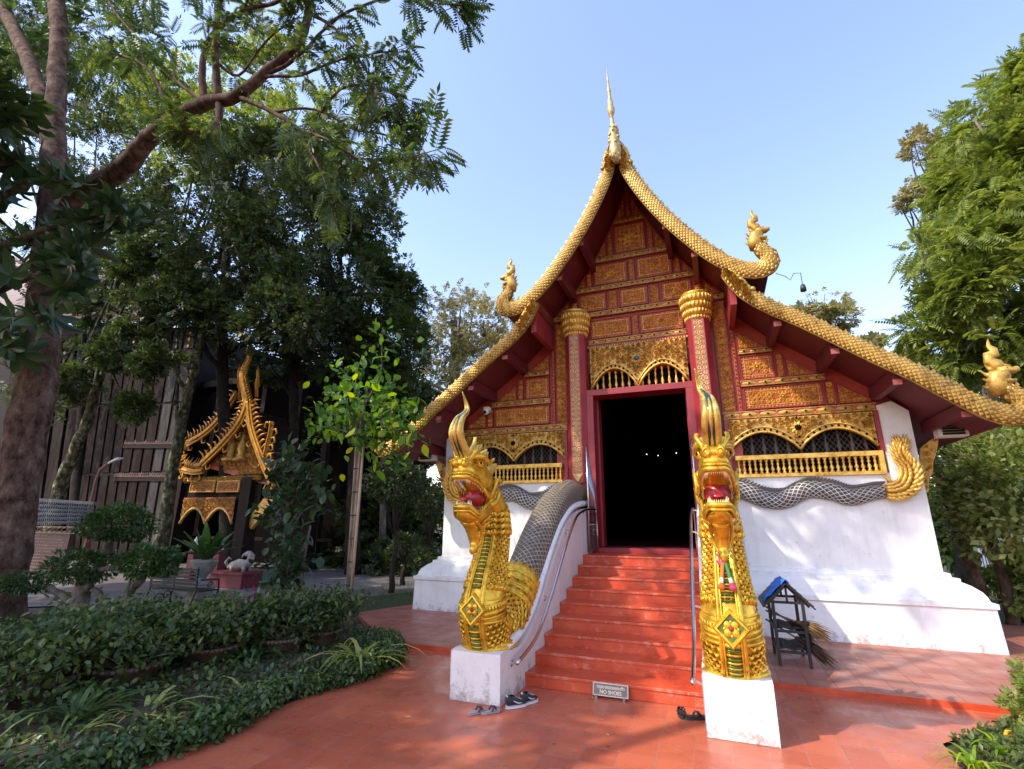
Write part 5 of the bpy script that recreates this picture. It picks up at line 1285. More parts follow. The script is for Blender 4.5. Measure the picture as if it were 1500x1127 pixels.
def trainer(loc, rz, lab):
    t = thing('trainer', lab, 'shoe', loc, 'pair of black trainers', rz); t.scale = (.78,)*3; X, Y, Z = loc
    m1 = MB(); ou = outline(.29, .105); m1.prism([(X+p[0], Y+p[1]) for p in ou], Z, Z+.03, axis='z'); m1.build('sole', M.setdefault('wsole', mat('white_rubber_sole', (.62, .60, .60), rough=.5)), t, bevel=.006)
    m1 = MB(); m1.tube([(X, Y+.135, Z+.04), (X, Y+.10, Z+.05), (X, Y+.04, Z+.06), (X, Y-.02, Z+.075), (X, Y-.07, Z+.085), (X, Y-.12, Z+.085), (X, Y-.14, Z+.08)],
                      [(.02, .012), (.044, .022), (.047, .032), (.044, .046), (.042, .058), (.036, .058), (.018, .05)], 14, side=(1, 0, 0)); up = m1.build('upper', M['blacksole'], t)
    m1 = MB(); m1.ball((X, Y-.075, Z+.128), (.028, .048, .016), 12); m1.build('opening', M['hole'], up)
    m1 = MB()
    for k in range(5): yy = Y+.075-k*.024; zz = Z+.075+k*.010; m1.tube([(X-.028, yy, zz-.004), (X, yy+.006, zz+.006), (X+.028, yy, zz-.004)], .004, 5)
    for s in (-1, 1): m1.tube([(X+s*.043, Y+.06, Z+.05), (X+s*.048, Y+.0, Z+.055), (X+s*.047, Y-.06, Z+.085)], [.006, .008, .003], 6)
    m1.ball((X, Y-.13, Z+.125), (.02, .012, .022), 8)
    m1.build('laces', M['wsole'], up)
trainer((-1.955, 5.09, .004), R(-40), 'black and white trainer, the nearer one below the left wall')
trainer((-1.875, 5.24, .004), R(-25), 'black and white trainer, the farther one beside the bottom step')
# ================================================================ TREES AND PLANTS
def limb(mb, pts, n=8, seg=5, wob=.0, mi=0):
    """pts: (x,y,z,r)"""
    c = smoothcurve([tuple(p) for p in pts], seg)
    if wob: c = [(p[0]+wob*math.sin(i*1.7+p[2]), p[1]+wob*math.cos(i*1.3), p[2], p[3]*(1+.05*math.sin(i*2.3))) for i, p in enumerate(c)]
    mb.tube([p[:3] for p in c], [max(.002, p[3]) for p in c], n, mi)
    return c
def tree(name, label, base, trunk, blobs, nleaf, kind, size, lm, bm, seed, group=None, cat='tree', trunk_r=.2, droop=0., noise=.8, gap=-.1, shell=.5, up=.6, nb=None, dirs=True, spread=1.0, fork=None):
    """base xyz; trunk: list of (x,y,z,r) absolute; blobs absolute; limbs run from the trunk into every blob"""
    t = thing(name, label, cat, base, group); g = random.Random(seed)
    mb = MB(); tc = limb(mb, trunk, 10, 5, .02)
    start = tc[int(len(tc)*.45):] or tc
    for b in blobs:
        for q in range(2):
            s0 = g.choice(start); e = (b[0]+g.uniform(-.5, .5)*b[3], b[1]+g.uniform(-.5, .5)*b[4], b[2]+g.uniform(-.3, .4)*b[5])
            m_ = [(s0[i]*.5+e[i]*.5)+g.uniform(-.25, .25) for i in range(3)]; m_[2] -= .1*abs(e[2]-s0[2])
            r0 = min(s0[3]*.6, .04+.035*math.dist(s0[:3], e))
            c = limb(mb, [(*s0[:3], r0), (*m_, r0*.6), (*e, r0*.15)], 6, 4, .03)
            for k in range(4):
                p = c[g.randrange(len(c)//2, len(c))]; d = [p[0]+g.gauss(0, .5)*b[3]*.6, p[1]+g.gauss(0, .5)*b[4]*.6, p[2]+g.gauss(.1, .4)*b[5]*.6]
                mb.tube([p[:3], [(p[i]+d[i])/2+g.uniform(-.05, .05) for i in range(3)], d], [r0*.25, r0*.17, .004], 5)
    mb.build('trunk', bm, t)
    P, D = blob_points(blobs, nleaf, shell=shell, noise=noise, seed=seed, gap=gap)
    leaves('crown', kind, P, size, lm, t, dirs=D if dirs else None, up_bias=up, droop=droop, spread=spread)
    return t
def B(px, py, y, rpx, rpz, ry=1.2):
    """ellipsoid blob centred where the photo shows it, radii given in photo pixels at that distance"""
    c = at(px, py, y); dd = (c-CAM).dot(FWD)/FPX
    return (c.x, c.y, c.z, rpx*dd, ry, rpz*dd)
def T_(px, py, y, rpx):
    c = at(px, py, y); dd = (c-CAM).dot(FWD)/FPX; return (c.x, c.y, c.z, rpx*dd)
def gnd(px, py): c = atz(px, py, 0); return c

# ---- the big forked tree at the left edge with feathery leaves
yb = 5.3
big = thing('big_forked_tree', 'tall tree with flaking brown bark at the left edge, forking high with feathery leaves', 'tree', (at(5, 930, yb).x, yb, 0))
mb = MB()
tr = [T_(-10, 955, yb, 38), T_(0, 880, yb, 29), T_(14, 790, yb, 27), T_(34, 660, yb, 25), T_(54, 560, yb, 24), T_(62, 490, yb, 22), T_(70, 400, yb, 20), T_(78, 310, yb, 18), T_(80, 250, yb, 15.5), T_(78, 190, yb, 14.5), T_(84, 110, yb, 11), T_(86, 30, yb, 10.5), T_(80, -60, yb, 10), T_(110, -160, yb, 9), T_(100, -260, yb, 6)]
limb(mb, tr, 18, 5, .015)
limb(mb, [T_(76, 195, yb, 10), T_(58, 135, yb, 10.5), T_(38, 80, yb, 9.5), T_(8, 20, yb, 8.5), T_(-30, -40, yb-.3, 8)], 12, 5, .01)
limb(mb, [T_(74, 205, yb, 9), T_(38, 178, yb-.1, 8.5), T_(10, 150, yb-.3, 9), T_(-20, 110, yb-.6, 8)], 12, 5, .01)
R1 = [T_(82, 330, yb, 10), T_(120, 280, yb-.1, 12), T_(165, 258, yb-.2, 13.5), T_(195, 232, yb-.3, 13), T_(218, 203, yb-.4, 11.5), T_(258, 175, yb-.5, 10.5), T_(300, 152, yb-.6, 9.5), T_(345, 142, yb-.6, 8.5), T_(385, 110, yb-.6, 7.5), T_(420, 80, yb-.6, 6.5), T_(446, 45, yb-.6, 6), T_(455, -10, yb-.6, 5)]
limb(mb, R1, 14, 5, .008)
twigs = [  # secondary branches drawn as the photo shows them
 [(300, 150, 6), (296, 110, 5), (302, 70, 4.5), (322, 40, 4), (360, 15, 3.5), (400, 5, 3), (440, -10, 2)],
 [(320, 146, 6), (316, 90, 5), (318, 40, 4), (325, -10, 3)],
 [(322, 150, 6), (320, 175, 5), (308, 190, 4.5), (285, 196, 4), (268, 188, 3)],
 [(385, 112, 4), (420, 95, 3), (450, 70, 2.5), (490, 30, 2.2), (540, 5, 2), (600, -8, 1.5)],
 [(350, 142, 4), (400, 165, 3), (440, 190, 2.6), (480, 205, 2.2), (520, 230, 2), (570, 235, 1.6), (620, 225, 1.2)],
 [(400, 165, 3), (430, 185, 2.5), (470, 250, 2), (482, 290, 1.5)],
 [(300, 150, 3), (260, 120, 2.5), (215, 70, 2), (170, 20, 1.5), (150, -20, 1)],
 [(385, 112, 3), (440, 110, 2.5), (490, 90, 2), (540, 80, 1.6), (575, 75, 1)],
 [(400, 165, 2.5), (460, 160, 2), (520, 190, 1.8), (570, 200, 1.4), (610, 240, 1)],
 [(316, 90, 3), (350, 110, 2), (390, 60, 1.6), (430, 30, 1.2)],
 [(250, 178, 3), (230, 120, 2.4), (200, 90, 2), (150, 75, 1.5)],
 [(455, 20, 3), (500, 50, 2), (540, 110, 1.5), (560, 150, 1)],
 [(470, 165, 2.2), (500, 130, 1.8), (540, 125, 1.4), (580, 140, 1)],
 [(520, 190, 1.6), (545, 160, 1.3), (590, 180, 1)],
 [(600, -8, 1.6), (640, 5, 1.3), (670, 8, .9)],
]
FP = []; FD = []; g = random.Random(4)
for tw in twigs:
    yo = yb-.6+g.uniform(-.6, .5); pts = []
    for k, (a, b_, r) in enumerate(tw): pts.append(T_(a, b_, yb-.6+(yo-yb+.6)*k/len(tw), r*.95))
    c = limb(mb, pts, 6, 5, .006)
    for i in range(len(c)//4, len(c)):
        p = Vector(c[i][:3]); pr_ = Vector(c[max(0, i-1)][:3]); d = (p-pr_).normalized()
        for q in range(2 if i < len(c)-3 else 5):
            if g.random() < .42: continue
            s_ = RIGHT*g.gauss(0, .7)+UP*g.gauss(0, .5)+FWD*g.gauss(0, .5)+d*.9
            tip = p+s_.normalized()*g.uniform(.1, .45); mb.tube([p, tip], [.008, .003], 4)
            for z in range(g.choice((2, 3))):
                FP.append(tip-s_.normalized()*g.uniform(0, .2)); dd = (s_.normalized()+Vector((g.gauss(0, .6), g.gauss(0, .6), g.gauss(-.2, .5)))).normalized(); FD.append(dd)
mb.build('trunk', M['bark'], big)
leaves('feathery_leaves', 'frond', [tuple(p) for p in FP], .36, M['leaf_pinn'], big, dirs=[tuple(p) for p in FD], up_bias=.9, droop=.25, spread=.5)
# rest of its crown above and beyond the frame (casts the dappled shade)
blb = [B(150, 60, yb+1.5, 120, 60, 1.3), B(20, 60, yb+.5, 90, 90, 1.2), B(60, -200, yb, 260, 120, 2.2), B(260, -120, yb, 200, 90, 1.8)]
P, D = blob_points(blb, 2600, shell=.3, noise=.9, seed=3, gap=0)
leaves('upper_crown', 'frond', P, .5, M['leaf_pinn'], big, dirs=D, up_bias=.8, droop=.3)
# big-leaved rubbery branches in front of its trunk: a tree standing just outside the frame
near = thing('broad_leaved_tree', 'dark tree with big drooping glossy leaves overlapping the trunk at the left edge', 'tree', (at(-150, 900, 4.6).x, 4.6, 0))
mb = MB(); y4 = 4.6; FP = []; FD = []
limb(mb, [T_(-150, 960, y4, 18), T_(-140, 600, y4, 14), T_(-120, 350, y4, 10), T_(-60, 250, y4, 7)], 8, 5)
g = random.Random(8)
for tw in ([(-120, 420, 8), (-40, 380, 6), (40, 345, 5), (110, 320, 4), (160, 290, 3)], [(-100, 330, 8), (-20, 300, 5), (40, 270, 4), (90, 262, 3)], [(-120, 470, 8), (-30, 440, 5), (60, 400, 4), (110, 395, 3)], [(-120, 520, 7), (-20, 490, 4), (30, 470, 3), (70, 460, 2)], [(40, 345, 4), (80, 380, 3), (100, 420, 2)], [(-60, 250, 5), (0, 250, 3), (30, 240, 2)], [(110, 320, 4), (150, 330, 3), (190, 310, 2)], [(-20, 490, 4), (20, 520, 3)], [(60, 400, 3), (80, 350, 2), (130, 360, 2)]):
    c = limb(mb, [T_(a, b_, y4-.1*k, r) for k, (a, b_, r) in enumerate(tw)], 6, 4)
    for i in range(len(c)//3, len(c)):
        for q in range(1 if i < len(c)-1 else 3):
            p = Vector(c[i][:3])+Vector((g.gauss(0, .10), g.gauss(0, .10), g.gauss(0, .08)))
            FP.append(tuple(p)); FD.append((g.gauss(0, .7), g.gauss(-.2, .7), g.gauss(-.25, .5)))
mb.build('trunk', M['bark_grey'], near)
leaves('crown', 'whorl', FP, .34, M['leaf_big'], near, up_bias=1.2, droop=.0, smooth=True)

# ---- trees behind the garden
trees = 'trees behind the garden'
def bgtree(label, px, ybase, tx, blobs, n, kind, size, lm, bm, seed, **k):
    y = ybase; b0 = at(px, 800, y)
    bl = [B(*b) for b in blobs]
    top = max(bl, key=lambda b: b[2]); tr_r = k.pop('tr', .22)
    trunk = [(b0.x, y, -.1, tr_r*1.3)]+[(*at(a, b_, y)[:], tr_r*(1-.12*i)) for i, (a, b_) in enumerate(tx)]
    return tree(k.pop('name', 'evergreen_tree'), label, (b0.x, y, 0), trunk, bl, n, kind, size, lm, bm, seed, group=trees, **k)
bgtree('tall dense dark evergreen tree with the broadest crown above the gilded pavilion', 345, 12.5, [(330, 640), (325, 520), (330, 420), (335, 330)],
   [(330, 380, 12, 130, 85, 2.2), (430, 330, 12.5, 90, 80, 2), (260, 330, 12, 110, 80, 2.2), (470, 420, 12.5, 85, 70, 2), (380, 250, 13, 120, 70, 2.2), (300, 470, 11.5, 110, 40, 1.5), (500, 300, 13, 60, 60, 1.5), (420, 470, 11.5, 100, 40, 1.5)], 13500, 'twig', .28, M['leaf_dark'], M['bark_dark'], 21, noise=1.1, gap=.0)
bgtree('bushy green tree whose crown edges the open sky left of the temple', 520, 15, [(520, 640), (515, 520), (510, 420)],
   [(540, 330, 15, 45, 55, 1.6), (520, 400, 15, 75, 70, 2), (560, 430, 15, 60, 60, 1.8), (480, 270, 15, 60, 60, 1.6), (575, 500, 15, 45, 60, 1.6), (500, 500, 14.5, 80, 50, 1.6)], 9500, 'twig', .28, M['leaf_mid'], M['bark_dark'], 22, noise=1.1, gap=.0)
bgtree('light green tree glowing between the limbs of the forked tree', 230, 17, [(240, 640), (245, 450), (250, 300)],
   [(230, 150, 17, 90, 55, 2), (170, 130, 17, 80, 60, 2), (330, 180, 17, 80, 50, 2), (420, 190, 17, 90, 60, 2), (270, 230, 16, 80, 50, 2), (380, 110, 18, 70, 50, 2)], 6500, 'twig', .42, M['leaf_lit'], M['bark_dark'], 23, noise=.7, gap=.15)
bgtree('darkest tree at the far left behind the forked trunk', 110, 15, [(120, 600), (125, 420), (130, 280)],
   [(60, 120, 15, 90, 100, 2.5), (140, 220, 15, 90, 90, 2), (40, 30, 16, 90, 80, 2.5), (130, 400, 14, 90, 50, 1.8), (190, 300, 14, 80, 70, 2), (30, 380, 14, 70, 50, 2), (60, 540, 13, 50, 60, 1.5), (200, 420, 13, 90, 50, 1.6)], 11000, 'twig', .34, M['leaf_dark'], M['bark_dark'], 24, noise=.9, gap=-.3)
bgtree('leaning mossy trunked tree in front of the dark timber hall', 80, 10.5, [(85, 725), (108, 665), (130, 610), (145, 550), (158, 480), (170, 420), (215, 350)],
   [(150, 455, 10.5, 70, 30, 1), (215, 470, 10.5, 60, 25, 1), (190, 390, 10.5, 60, 40, 1), (110, 560, 10.2, 30, 22, .8), (235, 530, 10.2, 35, 30, .8), (55, 600, 10, 22, 30, .7), (200, 600, 10, 30, 20, .6), (170, 520, 10, 40, 20, .7)], 3900, 'twig', .26, M['leaf_mid'], M['bark_moss'], 25, noise=1, gap=.1, tr=.22)
bgtree('slender dark trunked tree right of the gilded pavilion', 430, 14, [(432, 700), (430, 600), (428, 520), (400, 450)],
   [(440, 480, 14, 70, 40, 1.5), (520, 540, 14, 60, 40, 1.3), (400, 540, 14, 60, 25, 1.2)], 2500, 'twig', .30, M['leaf_dark'], M['bark_dark'], 26, tr=.18)
bgtree('lichen spotted dark trunk standing just left of the gilded pavilion', 238, 11.5, [(245, 740), (262, 640), (285, 540), (315, 430)],
   [(300, 440, 11.5, 60, 40, 1.2), (250, 440, 11, 80, 30, 1.2)], 1500, 'twig', .26, M['leaf_dark'], M['bark_moss'], 27, tr=.2)
bgtree('sparse olive tree with bare upper twigs left of the temple roof', 660, 22, [(662, 620), (668, 540), (665, 470)],
   [(650, 500, 22, 45, 50, 2), (690, 480, 22, 50, 50, 2), (720, 520, 22, 45, 45, 2), (740, 470, 22, 35, 35, 2), (620, 560, 21, 40, 50, 2), (660, 570, 21, 60, 40, 2), (670, 440, 22, 45, 22, 2)], 4200, 'twig', .26, M['leaf_olive'], M['bark_grey'], 28, noise=1.1, gap=.15, tr=.25, name='olive_tree')
bgtree('green tree low behind the left eave of the temple', 600, 19, [(600, 680), (600, 620)],
   [(600, 620, 19, 60, 50, 2), (560, 600, 19, 60, 60, 2), (640, 640, 20, 50, 40, 2), (500, 620, 19, 60, 60, 2), (690, 590, 24, 60, 40, 2)], 6000, 'twig', .34, M['leaf_mid'], M['bark_dark'], 29)
# thin bare twigs reaching over the olive tree
# palm beside it
pt = thing('palm_tree', 'palm with arching fronds behind the young staked tree', 'palm', (at(560, 780, 16).x, 16, 0), trees)
mb = MB(); limb(mb, [T_(560, 800, 16, 5), T_(562, 650, 16, 4.5), T_(560, 500, 16, 4)], 8, 4); mb.build('trunk', M['bark_grey'], pt)
FP = []; FD = []; c0 = at(560, 498, 16)
for k in range(16):
    a = 2*PI*k/16; L_ = 2.6
    prev = None
    for i in range(22):
        t = i/21; p = c0+Vector((math.cos(a)*L_*t, math.sin(a)*L_*t, 1.1*t-2.0*t*t+.2*math.sin(k)))
        if i > 3:
            for s in (-1, 1): FP.append(tuple(p)); e = Vector((-math.sin(a)*s, math.cos(a)*s, -.5))+Vector((math.cos(a), math.sin(a), 0))*.5; FD.append(tuple(e.normalized()))
leaves('fronds', 'blade', FP, .55, M['leaf_mid'], pt, dirs=FD, spread=.15, up_bias=.3)

# ---- right hand trees
tree('leafy_tree', 'large bright tree with drooping pinnate leaves at the right edge', 'x' and (7.2, 13.5, 0), [(7.2, 13.5, -.1, .3), (7.1, 13.5, 2.5, .26), (7.3, 13.5, 5, .22), (7.6, 13.5, 8, .16), (8, 13.5, 11, .08)],
   [B(1455, 185, 12, 60, 44, 1.5), B(1515, 150, 12, 60, 60, 1.5), B(1432, 250, 12, 50, 42, 1.5), B(1480, 260, 12, 70, 60, 1.6), B(1415, 330, 12, 50, 34, 1.5), B(1362, 372, 11.6, 42, 18, 1.0), B(1450, 380, 12, 75, 55, 1.6), B(1405, 440, 12, 48, 38, 1.5), B(1460, 480, 12.5, 70, 50, 1.6), B(1405, 520, 12.5, 40, 36, 1.5), B(1530, 330, 12, 80, 90, 1.6), B(1540, 480, 12, 80, 80, 1.6), B(1345, 480, 12.3, 25, 12, .6), B(1560, 150, 12, 80, 80, 1.6)],
   11500, 'frond', .40, M['leaf_lit'], M['bark_grey'], 41, 'trees right of the temple', noise=1.3, gap=.12, droop=.22, up=1.0, shell=.45)
tree('reddish_twig_tree', 'thin tree with russet leaf clusters poking out left of the big bright tree', (7.5, 17, 0), [(7.5, 17, -.1, .2), (7.3, 17, 5, .15), (7.0, 17, 9, .1)],
   [B(1345, 215, 15, 18, 14, .6), B(1370, 240, 15, 25, 16, .6), B(1345, 290, 15, 25, 14, .6), B(1375, 285, 15, 25, 18, .6), B(1400, 225, 15, 25, 20, .6), B(1330, 300, 15, 14, 5, .4)], 1500, 'twig', .20, M['leaf_olive'], M['bark_grey'], 42, 'trees right of the temple', noise=1.6, gap=.1)
tree('roadside_tree', 'small round topped tree peeping over the right roof slope', (3.9, 28, 0), [(3.9, 26, -.1, .2), (4.4, 26, 5, .15), (4.8, 26, 10, .1)],
   [B(1205, 440, 26, 30, 16, 1), B(1195, 465, 26, 25, 14, 1), B(1225, 470, 26, 22, 22, 1), B(1165, 470, 26, 16, 12, 1), B(1275, 508, 26, 16, 6, 1), B(1330, 530, 26, 30, 10, 1)], 1900, 'twig', .32, M['leaf_olive'], M['bark_grey'], 43, 'trees right of the temple', noise=.9, gap=-.1)
tree('hedge_tree', 'sunlit bushy tree beside the right wall with several pale trunks', (7.6, 13.2, 0), [(7.4, 13.2, -.1, .10), (7.3, 13.1, 1.5, .08), (7.0, 13, 3.0, .05)],
   [B(1440, 690, 11.5, 60, 60, 1.2), B(1480, 740, 11, 60, 70, 1.2), B(1420, 760, 12, 40, 50, 1.0), B(1500, 660, 12, 60, 60, 1.2), B(1530, 780, 11, 60, 60, 1.2), B(1395, 700, 13, 30, 45, 1.0), B(1460, 640, 13, 60, 30, 1.2)], 9500, 'flat', .14, M.setdefault('leaf_hedge', leaf_mat('sunlit_hedge_leaves', [(.06, .10, .025), (.13, .18, .04), (.24, .28, .08), (.38, .34, .14)], trans=.35, patch=1.2)), M['bark_grey'], 44, 'trees right of the temple', noise=1.5, gap=-.2)
g = random.Random(5)
for i, (bx, by, tx, ty, y) in enumerate(((1445, 875, 1395, 760, 12.2), (1430, 850, 1385, 720, 13), (1475, 880, 1450, 780, 12.5), (1410, 840, 1372, 690, 14), (1500, 890, 1480, 790, 13), (1490, 860, 1470, 760, 15), (1462, 850, 1430, 750, 16))):
    t = thing('pale_trunk', ['pale mottled trunk nearest the right corner of the white wall', 'second pale trunk behind the right wall corner', 'thicker grey trunk a little right of the wall corner', 'thin trunk half hidden by the white wall', 'grey trunk at the right edge of the picture', 'thin dark trunk far behind at the right edge', 'thin far trunk between the two grey trunks'][i], 'tree trunk', (atz(bx, by, 0).x if False else at(bx, by, y).x, y, 0), 'trunks right of the temple')
    mb = MB(); a = at(bx, by, y); b_ = at(tx, ty, y); limb(mb, [(a.x, y, -.05, .10), (a.x*.5+b_.x*.5+.03, y, b_.z*.5, .085), (b_.x, y, b_.z, .07), (b_.x-.1, y, b_.z+1.5, .03)], 9, 5, .02); mb.build('trunk', M['bark_grey'] if i % 2 else M['bark'], t)
tree('undergrowth_shrub', 'low green undergrowth at the right edge beyond the wall', (8.2, 14.5, 0), [(8.2, 14.5, -.1, .05), (8.2, 14.5, .6, .03)],
   [B(1470, 850, 14, 30, 16, .8), B(1500, 830, 13, 30, 30, .8), B(1500, 880, 12, 30, 16, .8), B(1530, 860, 12, 40, 30, .8)], 2600, 'flat', .13, M['leaf_lit'], M['bark_grey'], 45, 'trees right of the temple', cat='shrub', noise=1.5)
tree('far_tree', 'dark green tree mass far behind the right edge', (14, 24, 0), [(14, 24, -.1, .3), (14, 24, 4, .2), (14, 24, 6, .1)],
   [B(1400, 620, 24, 60, 60, 2), B(1470, 640, 22, 80, 90, 2), B(1480, 760, 22, 90, 80, 2), B(1540, 700, 22, 90, 90, 2), B(1420, 760, 24, 50, 70, 2)], 6000, 'twig', .5, M['leaf_mid'], M['bark_dark'], 46, 'trees right of the temple', gap=-.4)

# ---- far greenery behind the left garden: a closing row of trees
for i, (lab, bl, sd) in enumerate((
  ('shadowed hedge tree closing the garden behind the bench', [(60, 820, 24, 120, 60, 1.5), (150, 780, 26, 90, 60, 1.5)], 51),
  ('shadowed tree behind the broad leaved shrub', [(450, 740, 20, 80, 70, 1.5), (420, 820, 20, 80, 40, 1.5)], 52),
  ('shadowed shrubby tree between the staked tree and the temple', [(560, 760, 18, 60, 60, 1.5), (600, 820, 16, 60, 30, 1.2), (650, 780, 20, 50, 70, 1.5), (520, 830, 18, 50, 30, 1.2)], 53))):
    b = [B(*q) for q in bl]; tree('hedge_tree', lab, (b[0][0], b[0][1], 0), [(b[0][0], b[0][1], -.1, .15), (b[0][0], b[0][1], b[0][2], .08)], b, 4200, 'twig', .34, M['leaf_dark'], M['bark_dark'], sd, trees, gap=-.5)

# ---- round clipped shrubs
def topiary(label, px, py, y, rpx, rpz, seed, sz=.09, n=2600, name='clipped_shrub', lm='leaf_dark'):
    b = B(px, py, y, rpx, rpz, 1); b = (b[0], b[1], b[2], b[3], b[3], b[5])
    t = thing(name, label, 'shrub', (b[0], b[1], 0), 'clipped shrubs beyond the lawn')
    mb = MB(); limb(mb, [(b[0], b[1], -.05, .08), (b[0]+.05, b[1], b[2]*.4, .06), (b[0], b[1], b[2], .04)], 8, 4, .02)
    for k in range(5): a = k*1.26; mb.tube([(b[0], b[1], b[2]*.5), (b[0]+b[3]*.6*math.cos(a), b[1]+b[3]*.6*math.sin(a), b[2])], [.035, .012], 6)
    mb.build('trunk', M['bark_dark'], t); P, D = blob_points([b], n, shell=.8, noise=1, seed=seed, gap=-.9); leaves('crown', 'flat', P, sz, M[lm], t, dirs=D)
topiary('large dome shaped clipped tree beside the left temple eave', 583, 706, 11.5, 42, 28, 61, .10, 4200)
topiary('round clipped shrub hanging dark against the left end of the white wall', 632, 740, 13, 26, 26, 62, .10, 1800)
topiary('small round ball shrub low behind the lawn', 592, 797, 13, 18, 14, 63, .09, 1200)
topiary('low ball shrub at the foot of the small round one', 625, 822, 12, 22, 16, 64, .09, 1200)

# ---- cloud pruned tree in the foreground left
cp = gnd(112, 940); ycp = 5.15
clo = thing('cloud_pruned_tree', 'cloud pruned tree with twisted grey trunks and flat leaf pads', 'tree', (at(115, 935, ycp).x, ycp, 0))
mb = MB()
for pts in ([(105, 950, 17), (112, 910, 15), (120, 870, 12), (140, 840, 9), (158, 800, 7), (165, 775, 4)], [(120, 945, 13), (150, 925, 9), (180, 880, 8), (205, 850, 6.5), (222, 830, 4)], [(114, 905, 9), (95, 875, 6), (70, 862, 4), (48, 860, 2)],
            [(130, 860, 6), (120, 845, 5), (108, 832, 3)], [(158, 885, 5), (140, 865, 4), (118, 862, 3)], [(92, 925, 10), (80, 905, 8), (95, 880, 5)], [(145, 835, 5), (175, 830, 4), (195, 822, 2)], [(165, 905, 5), (185, 875, 4), (190, 850, 2)]):
    limb(mb, [T_(a, b_, ycp+.05*i, r*.9) for i, (a, b_, r) in enumerate(pts)], 9, 5, .012)
mb.build('trunk', M['bark_grey'], clo)
for (a, b_, ra, rb, n) in ((170, 768, 52, 24, 3600), (120, 828, 52, 20, 2800), (215, 822, 48, 20, 2800), (35, 855, 40, 13, 1500)):
    b3 = B(a, b_, ycp, ra, rb, .45); b2 = (b3[0], b3[1], b3[2], b3[3], b3[3]*.8, b3[5]); P, D = blob_points([b2], n, shell=.75, noise=1, seed=a, gap=-.8); leaves('leaf_pad', 'flat', P, .065, M['leaf_dark2'] if 'leaf_dark2' in M else M.setdefault('leaf_dark2', leaf_mat('pad_leaves', [(.02, .05, .015), (.04, .085, .02), (.08, .14, .03)], trans=.2)), clo, dirs=D, up_bias=1)

# ---- young tree tied to bamboo stakes
ys = 6.85; b0 = at(508, 932, ys)
slim = thing('staked_young_tree', 'young tree tied to bamboo stakes at the edge of the red terrace', 'tree', (b0.x, ys, 0))
mb = MB(); limb(mb, [T_(508, 940, ys, 3.5), T_(514, 820, ys, 3), T_(522, 690, ys, 2.8), T_(528, 630, ys, 2.5), T_(540, 560, ys, 1.5)], 8, 5, .005)
g = random.Random(6); FP = []
for (a, b_) in ((470, 600), (600, 590), (560, 480), (500, 540), (610, 640), (455, 630), (575, 560), (530, 520), (590, 680), (540, 660), (480, 570), (560, 640), (620, 600), (510, 600), (585, 610), (545, 590)):
    yy = ys+g.uniform(-.5, .5); c = limb(mb, [T_(526, 660-g.uniform(0, 60), ys, 1.6), T_((526+a)/2+g.uniform(-15, 15), (640+b_)/2-10, (ys+yy)/2, 1.1), T_(a, b_, yy, .5)], 5, 5, .01)
    for i in range(len(c)//3, len(c)):
        for q in range(6):
            FP.append((c[i][0]+g.gauss(0, .10), c[i][1]+g.gauss(0, .10), c[i][2]+g.gauss(0, .09)))
for q in range(170): p = at(540+g.gauss(0, 42), 605+g.gauss(0, 40), ys+g.gauss(0, .3)); FP.append(tuple(p))
mb.build('trunk', M['bark_grey'], slim)
leaves('leaves', 'oval', FP[:int(len(FP)*.88)], .15, leaf_mat('young_tree_leaves', [(.02, .07, .015), (.05, .14, .025), (.10, .22, .03), (.22, .34, .05)], trans=.4), slim, up_bias=.6, droop=.5, smooth=True)
leaves('lime_leaves', 'oval', FP[int(len(FP)*.88):], .18, M['leaf_lime'], slim, up_bias=.6, droop=.5, smooth=True)
stk = MB()
for dx, dy in ((6, .0), (-1, .14), (12, -.08)): stk.tube([T_(504+dx*.4, 938, ys+dy, 1)[:3], T_(523+dx*.8, 650, ys+dy*.4, 1)[:3]], [.026, .020], 8)
for k in range(8): c = at(509+k*1.8, 925-k*34, ys); stk.tube([(c.x+.055*math.cos(a), ys+.055*math.sin(a), c.z) for a in [2*PI*j/10 for j in range(11)]], .008, 5, 1)
stk.build('bamboo_stakes', [M['bamboo'], M['black']], slim)

# ---- broad leaved dark shrub left of it
ysb = 8.0
sh_ = thing('broad_leaved_shrub', 'tall shrub with broad glossy dark leaves left of the staked young tree', 'shrub', (at(412, 890, ysb).x, ysb, 0))
mb = MB(); FP = []; g = random.Random(12)
limb(mb, [T_(402, 900, ysb, 8), T_(408, 870, ysb, 7), T_(415, 830, ysb, 5), T_(420, 760, ysb, 3), T_(430, 690, ysb, 2)], 9, 4, .01); limb(mb, [T_(440, 900, ysb, 2), T_(444, 830, ysb, 2), T_(455, 770, ysb, 1.5)], 6, 4)
for (a, b_) in ((400, 700), (440, 670), (470, 690), (400, 760), (460, 740), (395, 820), (430, 850), (440, 790), (410, 680), (450, 820), (390, 740), (480, 720), (430, 720), (415, 800), (425, 660), (455, 700), (400, 850)):
    yy = ysb+g.uniform(-.5, .3); c = limb(mb, [T_(418, min(860, b_+60), ysb, 2), T_((418+a)/2, b_+15, (ysb+yy)/2, 1.4), T_(a, b_, yy, .7)], 5, 4)
    for i in range(len(c)//3, len(c)):
        for q in range(5): FP.append((c[i][0]+g.gauss(0, .13), c[i][1]+g.gauss(0, .13), c[i][2]+g.gauss(0, .12)))
mb.build('stems', M['bark_grey'], sh_); leaves('leaves', 'oval', FP, .235, M['leaf_big'], sh_, up_bias=1.0, smooth=True)

